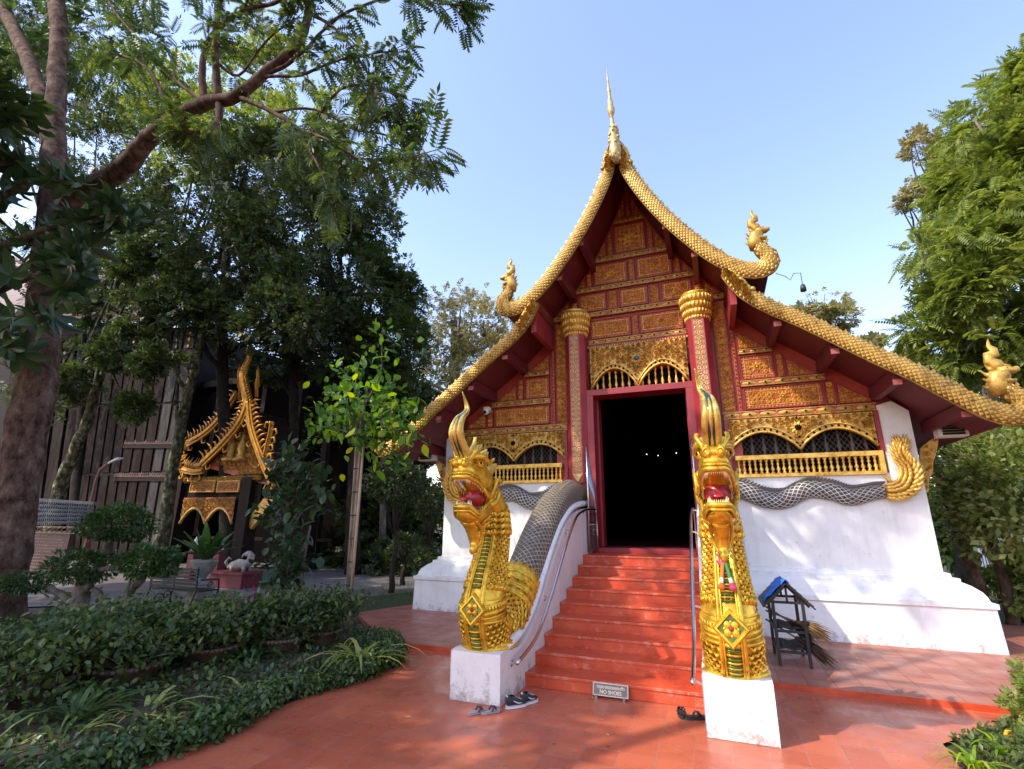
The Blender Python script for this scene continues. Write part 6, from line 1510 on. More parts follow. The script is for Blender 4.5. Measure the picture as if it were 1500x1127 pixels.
# ---- potted shrubs along the bed
potm = mat('brown_glazed_pot', [(.035, .018, .013), (.08, .045, .03), (.12, .07, .05)], rough=.45, scale=6, bump=.2)
pots = [(488, 978, .22), (428, 992, .27), (372, 985, .24), (322, 1012, .28), (262, 1010, .25), (196, 1058, .27), (118, 1055, .28), (46, 1100, .30), (150, 1010, .26)]
plab = ['potted shrub at the foot of the bamboo stakes', 'potted shrub with bare tangled stems second from the stakes', 'potted shrub third from the stakes with pale twisted stems', 'wide scalloped pot with a full green shrub', 'potted shrub behind the striped grass clump', 'leafy potted shrub in the middle of the bed', 'potted shrub low at the left of the bed', 'potted shrub in the bottom left corner', 'potted shrub set back behind the wide scalloped pot']
for i, (px, py, r) in enumerate(pots):
    c = at(px, py, {0: 5.9}.get(i, 0) or atz(px, py, 0).y+.35); c = Vector((c.x-.25, c.y, 0))
    t = thing('potted_shrub', plab[i], 'potted plant', tuple(c), 'potted shrubs edging the terrace')
    mb = MB(); mb.lathe([(r*.6, 0), (r*.72, .05), (r*.95, .20), (r*1.05, .27), (r*1.12, .285), (r*1.12, .32), (r*.98, .325), (r*.95, .27)], 20, c); 
    for k in range(20): a = 2*PI*k/20; mb.ball(c+Vector((r*1.1*math.cos(a), r*1.1*math.sin(a), .30)), (.035, .035, .03), 6)
    mb.build('pot', potm, t)
    g = random.Random(100+i); mb = MB(); FP = []
    for k in range(13):
        a = g.uniform(0, 6.28); rr = g.uniform(.1, .5); hh = g.uniform(.28, .55) if i < 3 or i > 7 else g.uniform(.18, .50); c0 = c+Vector((g.gauss(0, .06), g.gauss(0, .06), .25))
        m1_ = c0+Vector((rr*.5*math.cos(a)+g.gauss(0, .08), rr*.5*math.sin(a)+g.gauss(0, .08), hh*.4)); m2 = c0+Vector((rr*.9*math.cos(a)+g.gauss(0, .06), rr*.9*math.sin(a), hh*.65)); e = c0+Vector((rr*1.3*math.cos(a), rr*1.3*math.sin(a), hh*.8))
        cc_ = limb(mb, [(*c0, .012), (*m1_, .010), (*m2, .008), (*e, .004)], 5, 4)
        for p in cc_[6:]:
            for q in range(17 if i != 2 else 9): FP.append((p[0]+g.gauss(0, .13), p[1]+g.gauss(0, .13), p[2]+g.gauss(.03, .09)))
    mb.build('stems', M.setdefault('palestem', bark_mat('pale_twisted_stems', [(.1, .07, .05), (.25, .19, .14)], scale=9, bump=.2)), t)
    leaves('leaves', 'oval', FP, .074, M['leaf_pot'] if 'leaf_pot' in M else M.setdefault('leaf_pot', leaf_mat('potted_shrub_leaves', [(.018, .038, .013), (.042, .076, .022), (.08, .125, .032), (.17, .19, .05)], trans=.25, rough=.35)), t, up_bias=1.3)

# shrub mass of the bed (uncountable) and creeping ground cover at its edge
def scatter_poly(n, poly, seed):
    g_ = np.random.default_rng(seed); xs = [p[0] for p in poly]; ys_ = [p[1] for p in poly]; out = []
    while len(out) < n:
        x, y = g_.uniform(min(xs), max(xs)), g_.uniform(min(ys_), max(ys_))
        if inpoly(x, y, poly): out.append((x, y))
    return np.array(out)
edge = [p for p in garden_edge if 1.4 < p[1] < 7.2]
bed = [(-12.5, 1.0), (-4.25, 1.0)]+[(p[0]-.1, p[1]) for p in edge]+[(-6.6, 7.6), (-9.8, 7.0), (-10.5, 6.0), (-11.5, 5.2)]
mbS = MB(); nx, ny = 60, 50; vs = []
for i in range(nx+1):
    for k in range(ny+1):
        x = -13+9.2*i/nx; y = .8+7.4*k/ny; d = edist(x, y, bed) if inpoly(x, y, bed) else 0
        vs.append((x, y, -.028+min(.16, d*.35)+(.02*math.sin(x*5+y*3)*math.sin(y*7)+.02 if d > .1 else 0)))
mbS.add(vs, [(i*(ny+1)+k, (i+1)*(ny+1)+k, (i+1)*(ny+1)+k+1, i*(ny+1)+k+1) for i in range(nx) for k in range(ny)], 0, True)
o = mbS.build('garden_bed', M['soil']); o['kind'] = 'structure'; o['label'] = 'dark raised soil of the garden bed'
S = scatter_poly(26000, bed, 5); h_ = []
for x, y in S:
    d = edist(x, y, bed); far = min(1, max(0, (d-.35)/.8)); h_.append(.10+far*(.15+.12*math.sin(x*3.1)*math.cos(y*2.3)))
h_ = np.array(h_); z = rng.uniform(.25, 1, len(S))**.6*h_
leaves('bed_foliage', 'oval', np.column_stack([S, z+.05]), .062, M['leaf_pot'], up_bias=1.6, tag=dict(label='dense low green foliage filling the garden bed', cat='ground cover', kind='stuff'))
ring_ = []
g = random.Random(31)
for a, b_ in zip(edge, edge[1:]):
    for k in range(int(math.dist(a, b_)*2000)):
        t = g.random(); w = abs(g.gauss(0, .26)) if g.random() < .6 else g.uniform(0, 1.05); ring_.append((a[0]+(b_[0]-a[0])*t-w*.9+.10+.08*math.sin((a[1]+(b_[1]-a[1])*t)*4)+g.gauss(0, .03), a[1]+(b_[1]-a[1])*t+g.gauss(0, .05), .03+g.random()**1.5*.15))
leaves('creeping_ground_cover', 'oval', ring_, .058, leaf_mat('creeper_leaves', [(.024, .048, .018), (.046, .088, .026), (.085, .14, .038), (.17, .22, .06)], trans=.2, rough=.3), up_bias=1.8, tag=dict(label='creeping round leaved plants spilling onto the red terrace edge', cat='ground cover', kind='stuff'))
# striped grassy clumps
def clump(label, x, y, z0, L_, n, m, seed, name='striped_grass_clump', group='striped grass clumps', cat='plant', kind='strap'):
    t = thing(name, label, cat, (x, y, z0), group); g_ = np.random.default_rng(seed); a = g_.uniform(0, 6.28, n); D = np.column_stack([np.cos(a), np.sin(a), g_.uniform(.1, .9, n)])
    P = np.column_stack([x+g_.normal(0, .02, n), y+g_.normal(0, .02, n), np.full(n, z0)])
    # straps grow up and arch outward: local y axis outward, z up
    T, F_ = leaf_template('strap'); mb = MB()
    for i in range(n):
        s_ = L_*g_.uniform(.55, 1.2); ca, sa = math.cos(a[i]), math.sin(a[i]); sp = g_.uniform(.4, 1.3); up = g_.uniform(.5, 1.1); wd = g_.uniform(.8, 1.3)*.9
        mb.add([(P[i, 0]+(-sa*v[0]*wd+ca*v[1]*sp)*s_, P[i, 1]+(ca*v[0]*wd+sa*v[1]*sp)*s_, z0+v[2]*s_*up+(.0 if v[2] > 0 else 0)) for v in T], F_)
    mb.build('blades', m, t); return t
e = lambda px, py: atz(px, py, 0.0)
for i, (px, py, L_, n, lab) in enumerate(((532, 985, .85, 44, 'large striped yellow green grass clump below the staked young tree'), (365, 1035, .60, 36, 'striped grass clump arching in front of the scalloped pot'), (205, 1075, .66, 30, 'striped grass clump with upright blades toward the left'), (95, 1110, .50, 24, 'small striped grass clump near the bottom left corner'), (245, 1085, .45, 22, 'little lime grass tuft at the bed edge'), (460, 1010, .42, 20, 'small striped tuft between the pots'))):
    p = e(px, py); clump(lab, p.x-.08, p.y+.05, .05, L_, n, M['leaf_var'], 200+i)
g = random.Random(55)
for i, (bx, by, lab) in enumerate(((-5.2, 4.9, 'tall arching grass clump between the staked tree and the pots'), (-6.4, 3.6, 'arching green blades rising in the middle of the bed'), (-5.9, 2.6, 'arching green blades toward the bottom left of the bed'), (-7.6, 4.6, 'arching green blades rising in front of the cloud pruned tree'), (-5.0, 3.0, 'loose green blades just inside the creeping edge plants'), (-8.0, 6.2, 'arching green blades beside the stone urn end of the bed'))):
    clump(lab, bx, by, .12, .62+.1*(i % 3), 34, M['leaf_mid2'] if 'leaf_mid2' in M else M.setdefault('leaf_mid2', leaf_mat('blade_green', [(.03, .07, .02), (.07, .13, .03), (.14, .2, .05)], trans=.3)), 240+i, 'arching_plant', 'arching green blades in the bed')
S = scatter_poly(1500, bed, 15); leaves('leaf_litter', 'kite', np.column_stack([S, .12+rng.uniform(0, .05, len(S))]), .07, leaf_mat('dry_litter', [(.10, .05, .02), (.22, .13, .05), (.36, .25, .10)], trans=.1), up_bias=2.5, tag=dict(label='dry brown leaf litter scattered over the bed soil', cat='leaf litter', kind='stuff'))
# red and magenta bract plants
for i, (px, py, m_, lab) in enumerate(((440, 900, 'flower_red', 'plant with crimson bracts behind the potted shrubs'), (465, 905, 'flower_red', 'second crimson bracted plant nearer the bamboo stakes'), (360, 885, 'flower_pink', 'plant with magenta bracts beside the pale path'))):
    p = at(px, py, 6.9+.3*i); t = thing('bract_plant', lab, 'plant', (p.x, p.y, 0), 'plants with coloured bracts')
    g = np.random.default_rng(70+i); mb = MB()
    for k in range(5): mb.tube([(p.x, p.y, 0), (p.x+.15*math.cos(k), p.y+.15*math.sin(k*2), p.z*.6), (p.x+.2*math.cos(k), p.y+.2*math.sin(k*2), p.z)], .008, 5)
    mb.build('stems', M['bark_dark'], t); P = np.array([p.x, p.y, p.z])+g.normal(0, 1, (160, 3))*np.array([.22, .15, .09]); leaves('bracts', 'oval', P, .10, M[m_], t, up_bias=1)
    P = np.array([p.x, p.y, p.z-.15])+g.normal(0, 1, (260, 3))*np.array([.28, .2, .12]); leaves('leaves', 'oval', P, .11, M['leaf_pot'], t, up_bias=1)
# lawn grass
lawn = [(-12, 7.2), (-6.6, 8.5), (-6.2, 9.4), (-5.9, 10.6), (-5.9, 13), (-9, 14), (-9, 11), (-13, 8.3)]
S = scatter_poly(26000, lawn, 8); leaves('lawn_grass', 'blade', np.column_stack([S, np.full(len(S), -.01)]), .07, M['leaf_grass'], dirs=np.tile([0, 0, .4], (len(S), 1)), up_bias=0, spread=1, tag=dict(label='short grass growing in the shaded lawn strip', cat='grass', kind='stuff'))
S = scatter_poly(22000, [(5.2, 10.5), (6.5, 9.0), (9, 8.6), (16, 12), (16, 24), (6, 22)], 9); leaves('right_lawn_grass', 'blade', np.column_stack([S, np.full(len(S), -.02)]), .12, M['leaf_grass'], dirs=np.tile([0, 0, .4], (len(S), 1)), up_bias=0, tag=dict(label='sunlit rough grass beyond the right end of the white wall', cat='grass', kind='stuff'))

# ---- corner planting, bottom right
cor = [(1.62, 5.62), (1.52, 5.2), (1.95, 4.2), (2.6, 3.2), (4, 3.2), (4.2, 6.4), (2.5, 6.62), (2.3, 6.4)]
mb = MB(); mb.prism([(p[0], p[1]) for p in cor], -.02, .03, 0, 'z'); o = mb.build('corner_bed', M['soil']); o['kind'] = 'structure'; o['label'] = 'soil of the small planted corner at the bottom right'
S = scatter_poly(11000, cor, 12); dd = np.array([edist(x, y, cor) for x, y in S]); z = .03+rng.uniform(0, 1, len(S))*(.05+np.minimum(.10, dd*.3))
leaves('corner_foliage', 'kite', np.column_stack([S, z]), .055, leaf_mat('corner_leaves', [(.04, .07, .018), (.09, .13, .03), (.18, .20, .06)], trans=.35), up_bias=1.2, tag=dict(label='sunlit leafy edging plants in the bottom right corner', cat='ground cover', kind='stuff'))
for i, (px, py, L_, n, lab) in enumerate(((1425, 1125, .42, 30, 'lime grass clump in the bottom right corner'), (1470, 1105, .35, 24, 'second grass clump right at the lower right edge'))):
    p = atz(px, py, .05); clump(lab, p.x, p.y, .04, L_, n, M['leaf_lime'], 220+i, 'grass_clump', 'grass clumps in the right corner')
p = at(1500, 1060, 5.9)
t = tree('flowering_shrub', 'shrub leaning in at the right edge above the corner bed', (p.x+.6, 5.9, 0), [(p.x+.6, 5.9, 0, .03), (p.x+.45, 5.9, .4, .02), (p.x+.3, 5.9, .6, .01)], [B(1512, 1050, 5.9, 26, 22, .3), B(1545, 1010, 5.9, 40, 40, .4), B(1535, 1090, 5.7, 26, 16, .3)], 800, 'twig', .075, M['leaf_lit'], M['bark_grey'], 71, cat='shrub', noise=2)
fy = MB(); c = at(1478, 1076, 5.8)
for k in range(6): a = k*1.05; fy.ball(c+Vector((.02*math.cos(a), -.005, .02*math.sin(a))), (.018, .008, .018), 6)
fy.build('yellow_blossom', mat('yellow_petals', (.8, .42, .01), rough=.5), t)

# fallen leaves on the tiles
for i, (px, py, s_, c_) in enumerate(((596, 910, .11, 0), (602, 1051, .05, 1), (595, 1005, .04, 1), (262, 1103, .13, 0), (245, 1107, .08, 2), (700, 1000, .03, 1), (808, 1090, .04, 2), (892, 1078, .035, 1), (893, 1092, .035, 2), (1180, 950, .05, 1), (868, 1024, .05, 0))):
    p = atz(px, py, .004 if i else .064); m_ = [mat('yellow_dead_leaf', (.45, .28, .08), rough=.7), mat('ochre_dead_leaf', (.5, .36, .06), rough=.7), mat('brown_dead_leaf', (.22, .10, .04), rough=.7)][c_] if i < 3 else m_l[c_]
    if i == 0: m_l = [m_, None, None]
    if i == 1: m_l[1] = m_
    if i == 2: m_l[2] = mat('brown_dead_leaf', (.22, .10, .04), rough=.7)
    T, F_ = leaf_template('oval'); a = i*1.9; mb = MB(); mb.add([(p.x+s_*(v[0]*math.cos(a)-v[1]*math.sin(a)), p.y+s_*(v[0]*math.sin(a)+v[1]*math.cos(a)), p.z+s_*(abs(v[2])*1.5+.02)) for v in T], F_)
    o = mb.build('fallen_leaf', m_); tagp(o, ['large curled yellow leaf on the upper terrace near the lawn', 'yellow leaf fallen alone on the open tiles', 'small yellow leaf nearer the grass clump', 'big dead leaf at the lower left tile edge', 'brown leaf beside the big dead one', 'tiny leaf left of the left plinth', 'small brown leaf on the tiles at the bottom', 'upper one of two specks on the tiles below the steps', 'lower one of two specks on the tiles below the steps', 'leaf lying by the rack on the upper tiles', 'pale leaf caught under the small sign'][i], 'leaf', 'fallen leaves on the tiles')

# ---- trees behind the camera that shade the garden and dapple the terrace
tree('shade_tree', 'tall shade tree standing to the left behind the viewpoint', (-8.5, -1.8, 0), [(-8.5, -1.8, -.1, .3), (-8.3, -1.8, 4, .25), (-8.5, -1.6, 8, .15)],
   [(-10.2, -.6, 9.2, 2.3, 2.3, 1.3), (-12.8, 1.6, 9.2, 2.4, 2.4, 1.6), (-13.2, -2.6, 9, 2.4, 2.4, 1.5), (-9.9, -4.0, 8.5, 2.0, 2.0, 1.1), (-11, -1.6, 10.8, 2.2, 2.2, 1.2)], 3500, 'twig', .5, M['leaf_mid'], M['bark_dark'], 81, 'shade trees outside the frame', noise=.8, gap=.1)
tree('shade_tree', 'thin high crowned tree outside the frame whose leaves dapple the steps', (-7.5, -2.5, 0), [(-7.5, -2.5, -.1, .16), (-7.2, -2.2, 5, .13), (-6.4, -.6, 9.5, .08), (-5.8, .4, 11.5, .05)],
   [(-5.2, 1.0, 12.8, 2.4, 1.6, .8), (-6.6, 1.2, 9.0, 1.3, 1.2, .6), (-3.6, -.6, 12.2, 1.4, 1.2, .6)], 360, 'twig', .40, M['leaf_mid'], M['bark_dark'], 83, 'shade trees outside the frame', noise=1.1, gap=.2)
tree('shade_tree', 'second shade tree farther left outside the frame', (-17, 1.5, 0), [(-17, 1.5, -.1, .35), (-17, 1.5, 5, .25), (-16.5, 1.5, 9, .15)],
   [(-16.5, 1.5, 10, 3.5, 3.2, 2.2), (-19.5, 3, 10, 3.5, 3.2, 2.2), (-13.8, .5, 9, 2.5, 2.2, 1.8), (-18, -1.8, 10, 3.5, 3, 2), (-14, -3, 9, 2.5, 2.4, 1.6), (-16, 0, 12, 3.2, 3.0, 2)], 5200, 'twig', .6, M['leaf_dark'], M['bark_dark'], 82, 'shade trees outside the frame', noise=.8, gap=.12)
# ================================================================ BUILDINGS AND FURNITURE BEHIND THE GARDEN
M['slat'] = bark_mat('weathered_wall_boards', [(.008, .005, .004), (.018, .012, .010), (.034, .025, .021)], scale=3, stretch=.3, bump=.15)
M['slatpale'] = bark_mat('silvery_wall_boards', [(.03, .027, .025), (.08, .074, .072)], scale=3, stretch=.3, bump=.15)
M['roofred'] = mat('rusty_corrugated_roof', [(.07, .032, .026), (.15, .075, .06)], rough=.6, scale=5)
# timber hall with outward leaning walls of battens
yh = 15.0; hall = thing('timber_hall', 'tall dark timber hall with outward leaning batten walls behind the trees at the left', 'building', (at(170, 830, yh).x, yh, 0))
BL, BR, TR, TL = at(100, 850, yh), at(228, 845, yh), at(292, 478, yh), at(150, 486, yh)
def quadp(u, v): return (BL*(1-u)+BR*u)*(1-v)+(TL*(1-u)+TR*u)*v
mb = MB(); q = [quadp(0, 0), quadp(1, 0), quadp(1, 1), quadp(0, 1)]; mb.add([tuple(p) for p in q]+[(p.x-.3, p.y+6, p.z) for p in q], [(0, 1, 2, 3), (1, 5, 6, 2), (5, 4, 7, 6), (4, 0, 3, 7), (3, 2, 6, 7), (0, 4, 5, 1)])
mb.build('wall', M['darkwood'], hall)
nb = 9
for k in range(nb):
    u0, u1 = (k+.12)/nb, (k+.86)/nb; mb = MB()
    for v0, v1 in ((.02, .38), (.39, .66), (.67, .88), (.90, .99)):
        a, b, c, d = quadp(u0, v0), quadp(u1, v0), quadp(u1, v1), quadp(u0, v1); f = Vector((0, -.06, 0))
        mb.add([a+f, b+f, c+f, d+f, a, b, c, d], [(0, 1, 2, 3), (0, 4, 5, 1), (1, 5, 6, 2), (2, 6, 7, 3), (3, 7, 4, 0)], 0)
        if v0 > .85:
            for j_ in range(3):
                c_ = quadp((u0+u1)/2, .91+.03*j_)+Vector((0, -.08, 0)); mb.ball(c_, (.09, .03, .10), 8, 1)
    mb.build('batten_panel', [M['slat'] if k < 7 else M['slatpale'], M['gold_dark']], hall)
# second leaning bay further left
mb = MB(); a0, a1, b1_, b0_ = at(-20, 850, yh), at(84, 850, yh), at(138, 486, yh), at(20, 500, yh)
for k in range(6):
    u0, u1 = (k+.1)/6, (k+.85)/6; P = [(a0*(1-u)+a1*u)*(1-v)+(b0_*(1-u)+b1_*u)*v+Vector((0, -.05, 0)) for u, v in ((u0, 0), (u1, 0), (u1, 1), (u0, 1))]
    mb.add([tuple(p) for p in P]+[(p.x, p.y+.1, p.z) for p in P], [(0, 1, 2, 3), (0, 4, 5, 1), (1, 5, 6, 2), (3, 2, 6, 7), (0, 3, 7, 4)])
mb.build('batten_bay', M['slat'], hall)
mb = MB(); P = [at(-30, 850, yh+.2), at(90, 850, yh+.2), at(146, 480, yh+.2), at(-30, 480, yh+.2)]; mb.add([tuple(p) for p in P]+[(p.x, p.y+5, p.z) for p in P], [(0, 1, 2, 3), (1, 5, 6, 2), (3, 2, 6, 7)]); mb.build('dark_bay', M['darkwood'], hall)
mb = MB(); r0 = at(-60, 470, yh-.8); r1 = at(330, 470, yh-.8); r2 = at(300, 380, yh+4); r3 = at(-60, 380, yh+4); mb.add([r0, r1, r2, r3]+[p+Vector((0, 0, .25)) for p in (r0, r1, r2, r3)], [(3, 2, 1, 0), (4, 5, 6, 7), (0, 1, 5, 4), (1, 2, 6, 5)]); mb.build('roof', M['roofred'], hall)
# dark open veranda wing right of it with two little roofs
yw = 17.5; wing = thing('veranda_wing', 'dark open veranda building with small rusty roofs behind the gilded pavilion', 'building', (at(400, 830, yw).x, yw, 0))
a = at(225, 860, yw); b = at(520, 860, yw); top = at(400, 545, yw).z
mb = MB(); mb.box2((a.x, yw, -.05), (b.x, yw+5, top)); mb.build('dark_body', M['dark'], wing)
mb = MB()
for px in (260, 330, 400, 455, 500): x = at(px, 800, yw).x; mb = MB(); mb.box2((x-.12, yw-1.6, 0), (x+.12, yw-1.36, top-1)); mb.build('post', M['darkwood'], wing)
mb = MB(); mb.box2((a.x, yw-1.9, top-1.1), (b.x, yw-1.2, top-.8)); mb.box2((a.x, yw-1.6, 1.0), (b.x, yw-1.45, 1.12)); mb.build('beams', M['darkwood'], wing)
for (x0, x1, zt, zb) in ((183, 262, 600, 652), (168, 258, 652, 700)):
    mb = MB(); A_, B_, C_, D_ = at(x0+16, zt, 15.8), at(x1+10, zt, 15.8), at(x1-8, zb, 14.9), at(x0-2, zb, 14.9); n = 26
    for k in range(n):
        u0, u1 = k/n, (k+.5)/n; u2 = (k+1)/n
        def L2(P, Q, t): return P*(1-t)+Q*t
        up = Vector((0, -.02, .05)); mb.add([L2(D_, C_, u0), L2(D_, C_, u1)+up, L2(D_, C_, u2), L2(A_, B_, u2), L2(A_, B_, u1)+up, L2(A_, B_, u0)], [(0, 1, 4, 5), (1, 2, 3, 4)])
    mb.bar(D_+Vector((0, .02, -.08)), C_+Vector((0, .02, -.08)), .06, .14, 1)
    mb.build('corrugated_roof', [M['roofred'], M['darkwood']], wing)

# gilded pavilion porch
yp = 12.4; pav = thing('gilded_pavilion', 'small dark pavilion porch with a steep gilded gable glowing among the trees', 'pavilion', (at(318, 840, yp).x, yp, 0))
def A(px, py, dy=0.): return at(px, py, yp+dy)
mb = MB()
for px in (266, 366): 
    a = A(px+4, 700); x = a.x; mb = MB(); mb.box2((x-.22, yp-.22, 0), (x+.22, yp+.22, a.z)); mb.build('post', M['darkwood'], pav); mb = MB(); mb.box2((x-.22, yp+2.6, 0), (x+.22, yp+3, a.z)); mb.build('post', M['darkwood'], pav)
mb = MB(); a, b = A(258, 700), A(392, 712); z1 = a.z; mb.box2((a.x, yp-.15, z1-.25), (b.x, yp+.15, z1)); mb.box2((a.x, yp-.05, z1-1.05), (b.x-.2, yp+.1, z1-.3)); mb.build('beam', M['darkwood'], pav)
mb = MB(); 
for k in range(40): spiral(mb, a.x+.2+(b.x-a.x-.4)*k/39, z1-.12, .09, yp-.17, 1 if k % 2 else -1, k, .4, mi=0, h=.04)
mb.build('carved_frieze', M['gold_dark'], pav)
for x0, x1 in ((289, 322), (328, 358)):
    p0, p1 = A(x0, 705), A(x1, 722); mb = MB(); P = rect(p0.x, p1.x, p1.z, p0.z); mb.prism(P, yp-.22, yp-.12, 0); ring(mb, P, 0, .06, yp-.22, .03, 1); fill(mb, inset(P, .08), yp-.22, .16, 0, 1, 3, h=.03, w=.4)
    mb.build('carved_panel', [M['red_flat'], M['gold_dark']], pav)
p0, p1 = A(278, 730), A(352, 735); c = arch_curve(p0.x, p1.x, p0.z-.85, p0.z-.35); mb = MB(); top_ = [(p[0], p0.z) for p in c]; n = len(c)
mb.add([(p[0], yp-.2, p[1]) for p in c]+[(p[0], yp-.2, p[1]) for p in top_], [(i, i+1, n+i+1, n+i) for i in range(n-1)], 0); mb.tube([(p[0], yp-.2, p[1]) for p in c], .05, 6, 1); fill(mb, [(p[0], p[1]+.06) for p in c]+[(c[-1][0], p0.z), (c[0][0], p0.z)], yp-.21, .17, 0, 1, 8, h=.04, w=.4)
mb.build('carved_valance', [M['red_flat'], M['gold_dark']], pav)
M['gold_pav'] = gold_mat('bright_pavilion_gilding', (.42, .18, .015), (.55, .28, .03), metal=.4, rough=.45)  # orange-toned gilding of the pavilion gable
def pbarge(pts, w, nm, dy=-.5, crest=True):
    w *= .85; pts = [A(x, y, dy) for x, y in pts]; cv = smoothcurve([tuple(p) for p in pts], 6); n = len(cv); mb = MB()
    mb.tube(cv, [(.06, w)]*n, 4, 0, side=(0, 1, 0), twist=PI/4, smooth=False); mb.tube([(c_[0], c_[1]-.06, c_[2]) for c_ in cv], [(.03, w*.35)]*n, 6, 0, side=(0, 1, 0))
    for i in range(1, n-1):
        p = Vector(cv[i]); t = (Vector(cv[i+1])-Vector(cv[i-1])).normalized(); nn = Vector((-t.z, 0, t.x)); nn = nn if nn.z > 0 else -nn
        if crest:
            mb.tube([p+nn*w*.7, p+nn*(w+.12)-t*.04, p+nn*(w+.22+.14*(i % 2))+t*.05], [(.03, .05), (.03, .045), (.004, .008)], 5, 0, side=(0, 1, 0))
        if i % 4 == 1: mb.tube([p-nn*w*.8, p-nn*(w+.13)+t*.05, p-nn*(w+.20)-t*.10, p-nn*(w+.08)-t*.16], [.03, .035, .028, .008], 6)
    return mb.build(nm, M['gold_pav'], pav)
pbarge([(364, 588), (352, 618), (330, 646), (296, 680)], .20, 'gable_board'); pbarge([(364, 588), (368, 625), (382, 668), (402, 714)], .20, 'gable_board')
pbarge([(348, 575), (325, 610), (300, 635), (274, 650)], .20, 'gable_board', .9); pbarge([(388, 668), (392, 650), (396, 634), (398, 618)], .10, 'flame_finial', -.5, False)
pbarge([(268, 688), (285, 692), (298, 690)], .16, 'eave_scroll', -.3); pbarge([(270, 700), (262, 672), (268, 655), (271, 660)], .12, 'flame_finial', .5)
mb = MB(); cv = smoothcurve([tuple(A(x, y, -.5)) for x, y in ((362, 596), (358, 575), (355, 555), (362, 535), (367, 522), (371, 508))], 6)
mb.tube(cv, [(.06, .12*(1-i/len(cv))**.8+.015) for i in range(len(cv))], 8, 0, side=(0, 1, 0)); g = random.Random(1)
for i, p in enumerate(cv[:-3]):
    for s in (-1, 1): r = .13*(1-i/len(cv)); mb.cone((p[0]+s*r*.6, p[1], p[2]), (p[0]+s*(r+.14), p[1], p[2]+.22), .05, 5)
for x, y in ((350, 545), (352, 560), (376, 560), (378, 545)): p = A(x, y, -.3); mb.tube([A(x, y+22, -.3), p, A(x+1, y-10, -.3)], [.06, .055, .01], 8)
mb.build('ridge_finial', M['gold_pav'], pav)
# roof planes and gable field
pk, l_, r_ = A(364, 600, -.4), A(292, 684, -.4), A(402, 716, -.4); d = Vector((0, 1.6, 0)); mb = MB()
mb.add([pk, l_, l_+d, pk+d], [(0, 1, 2, 3)]); mb.add([pk, r_, r_+d, pk+d], [(3, 2, 1, 0)]); mb.build('roof', M['darkwood'], pav)
mb = MB(); mb.prism([(l_.x, l_.z), (r_.x, min(r_.z, l_.z)), (pk.x, pk.z)], yp-.1, yp+.0); fill(mb, [(l_.x+.2, l_.z+.05), (r_.x-.2, min(r_.z, l_.z)+.05), (pk.x, pk.z-.2)], yp-.1, .2, 0, 1, 5, h=.05, w=.5); gf = mb.build('gable_field', [M['red_flat'], M['gold_dark']], pav)
mb = MB()
for x in (336, 352): 
    p = A(x, 676, -.2); mb.lathe([(.22, 0), (.26, .06), (.14, .12), (.10, .25), (.15, .4), (.13, .6), (.06, .72), (.08, .82), (.05, .92), (.01, 1.05)], 10, p)
mb.build('gable_figures', M['gold_dark'], pav)
mb = MB(); p = A(366, 740); mb.bar(A(366, 770), A(398, 728), .12, .35); mb.build('corner_bracket', M['gold_dark'], pav)

# roofed notice board
yn = 7.6; nb_ = thing('notice_board', 'red notice board under a green tiled roof beside the leaning mossy trunk', 'notice board', (at(75, 850, yn).x, yn, 0))
def An(px, py, dy=0.): return at(px, py, yn+dy)
a, b, c, d = An(36, 731, .35), An(139, 738, .35), An(128, 768, -.15), An(40, 772, -.15); mb = MB(); rows = 6
for k in range(rows):
    t0, t1 = k/rows, (k+1)/rows; up = Vector((0, -.0, .03)); A0, B0, A1, B1 = a.lerp(d, t0), b.lerp(c, t0), a.lerp(d, t1), b.lerp(c, t1); m_ = 30
    for j_ in range(m_):
        u0, u1 = j_/m_, (j_+.9)/m_; mb.add([A0.lerp(B0, u0), A0.lerp(B0, u1), A1.lerp(B1, u1)+up, A1.lerp(B1, (u0+u1)/2)+up-Vector((0, 0, .03)), A1.lerp(B1, u0)+up], [(0, 1, 2, 3, 4)], 0)
mb.bar(a, b, .08, .08, 1); mb.build('roof', [mat('green_glazed_tiles', [(.006, .012, .010), (.018, .026, .022)], rough=.6, scale=8), mat('grey_ridge', (.12, .12, .12), rough=.7)], nb_)
mb = MB(); z = d.z-.06
for k in range(12): x0 = d.x+(c.x-d.x)*k/12; w = (c.x-d.x)/12; mb.tube([(x0, d.y-.02, z-.05), (x0+w*.35, d.y-.02, z-.04), (x0+w*.65, d.y-.02, z+.04), (x0+w*1.2, d.y-.02, z+.05)], .012, 5); 
mb.bar((d.x, d.y, z+.07), (c.x, d.y, z+.07), .02, .015); mb.bar((d.x, d.y, z-.07), (c.x, d.y, z-.07), .02, .015); mb.build('rope_trim', mat('tan_trim', (.35, .22, .13), rough=.6), nb_)
p0, p1 = An(26, 842), An(104, 778); mb = MB(); mb.box2((p0.x, yn, p0.z), (p1.x, yn+.1, p1.z)); mb.build('board', mat('oxblood_board', (.06, .012, .014), rough=.5), nb_)
mb = MB(); g = random.Random(77)
for r__ in range(13):
    z = p1.z-.05-(p1.z-p0.z-.1)*r__/13; x = p0.x+.12+g.uniform(0, .08)
    while x < p1.x-.25:
        w = g.uniform(.03, .12); mb.box2((x, yn-.006, z-.008), (min(x+w, p1.x-.15), yn+.002, z+.008)); x += w+.02
mb.build('text_rows', mat('faded_lettering', (.30, .20, .16), rough=.7), nb_)
mb = MB()
for px in (18, 112): q_ = An(px, 850); mb = MB(); mb.box2((q_.x-.04, yn, 0), (q_.x+.04, yn+.1, An(px, 775).z)); mb.build('post', M['red_dark'], nb_)
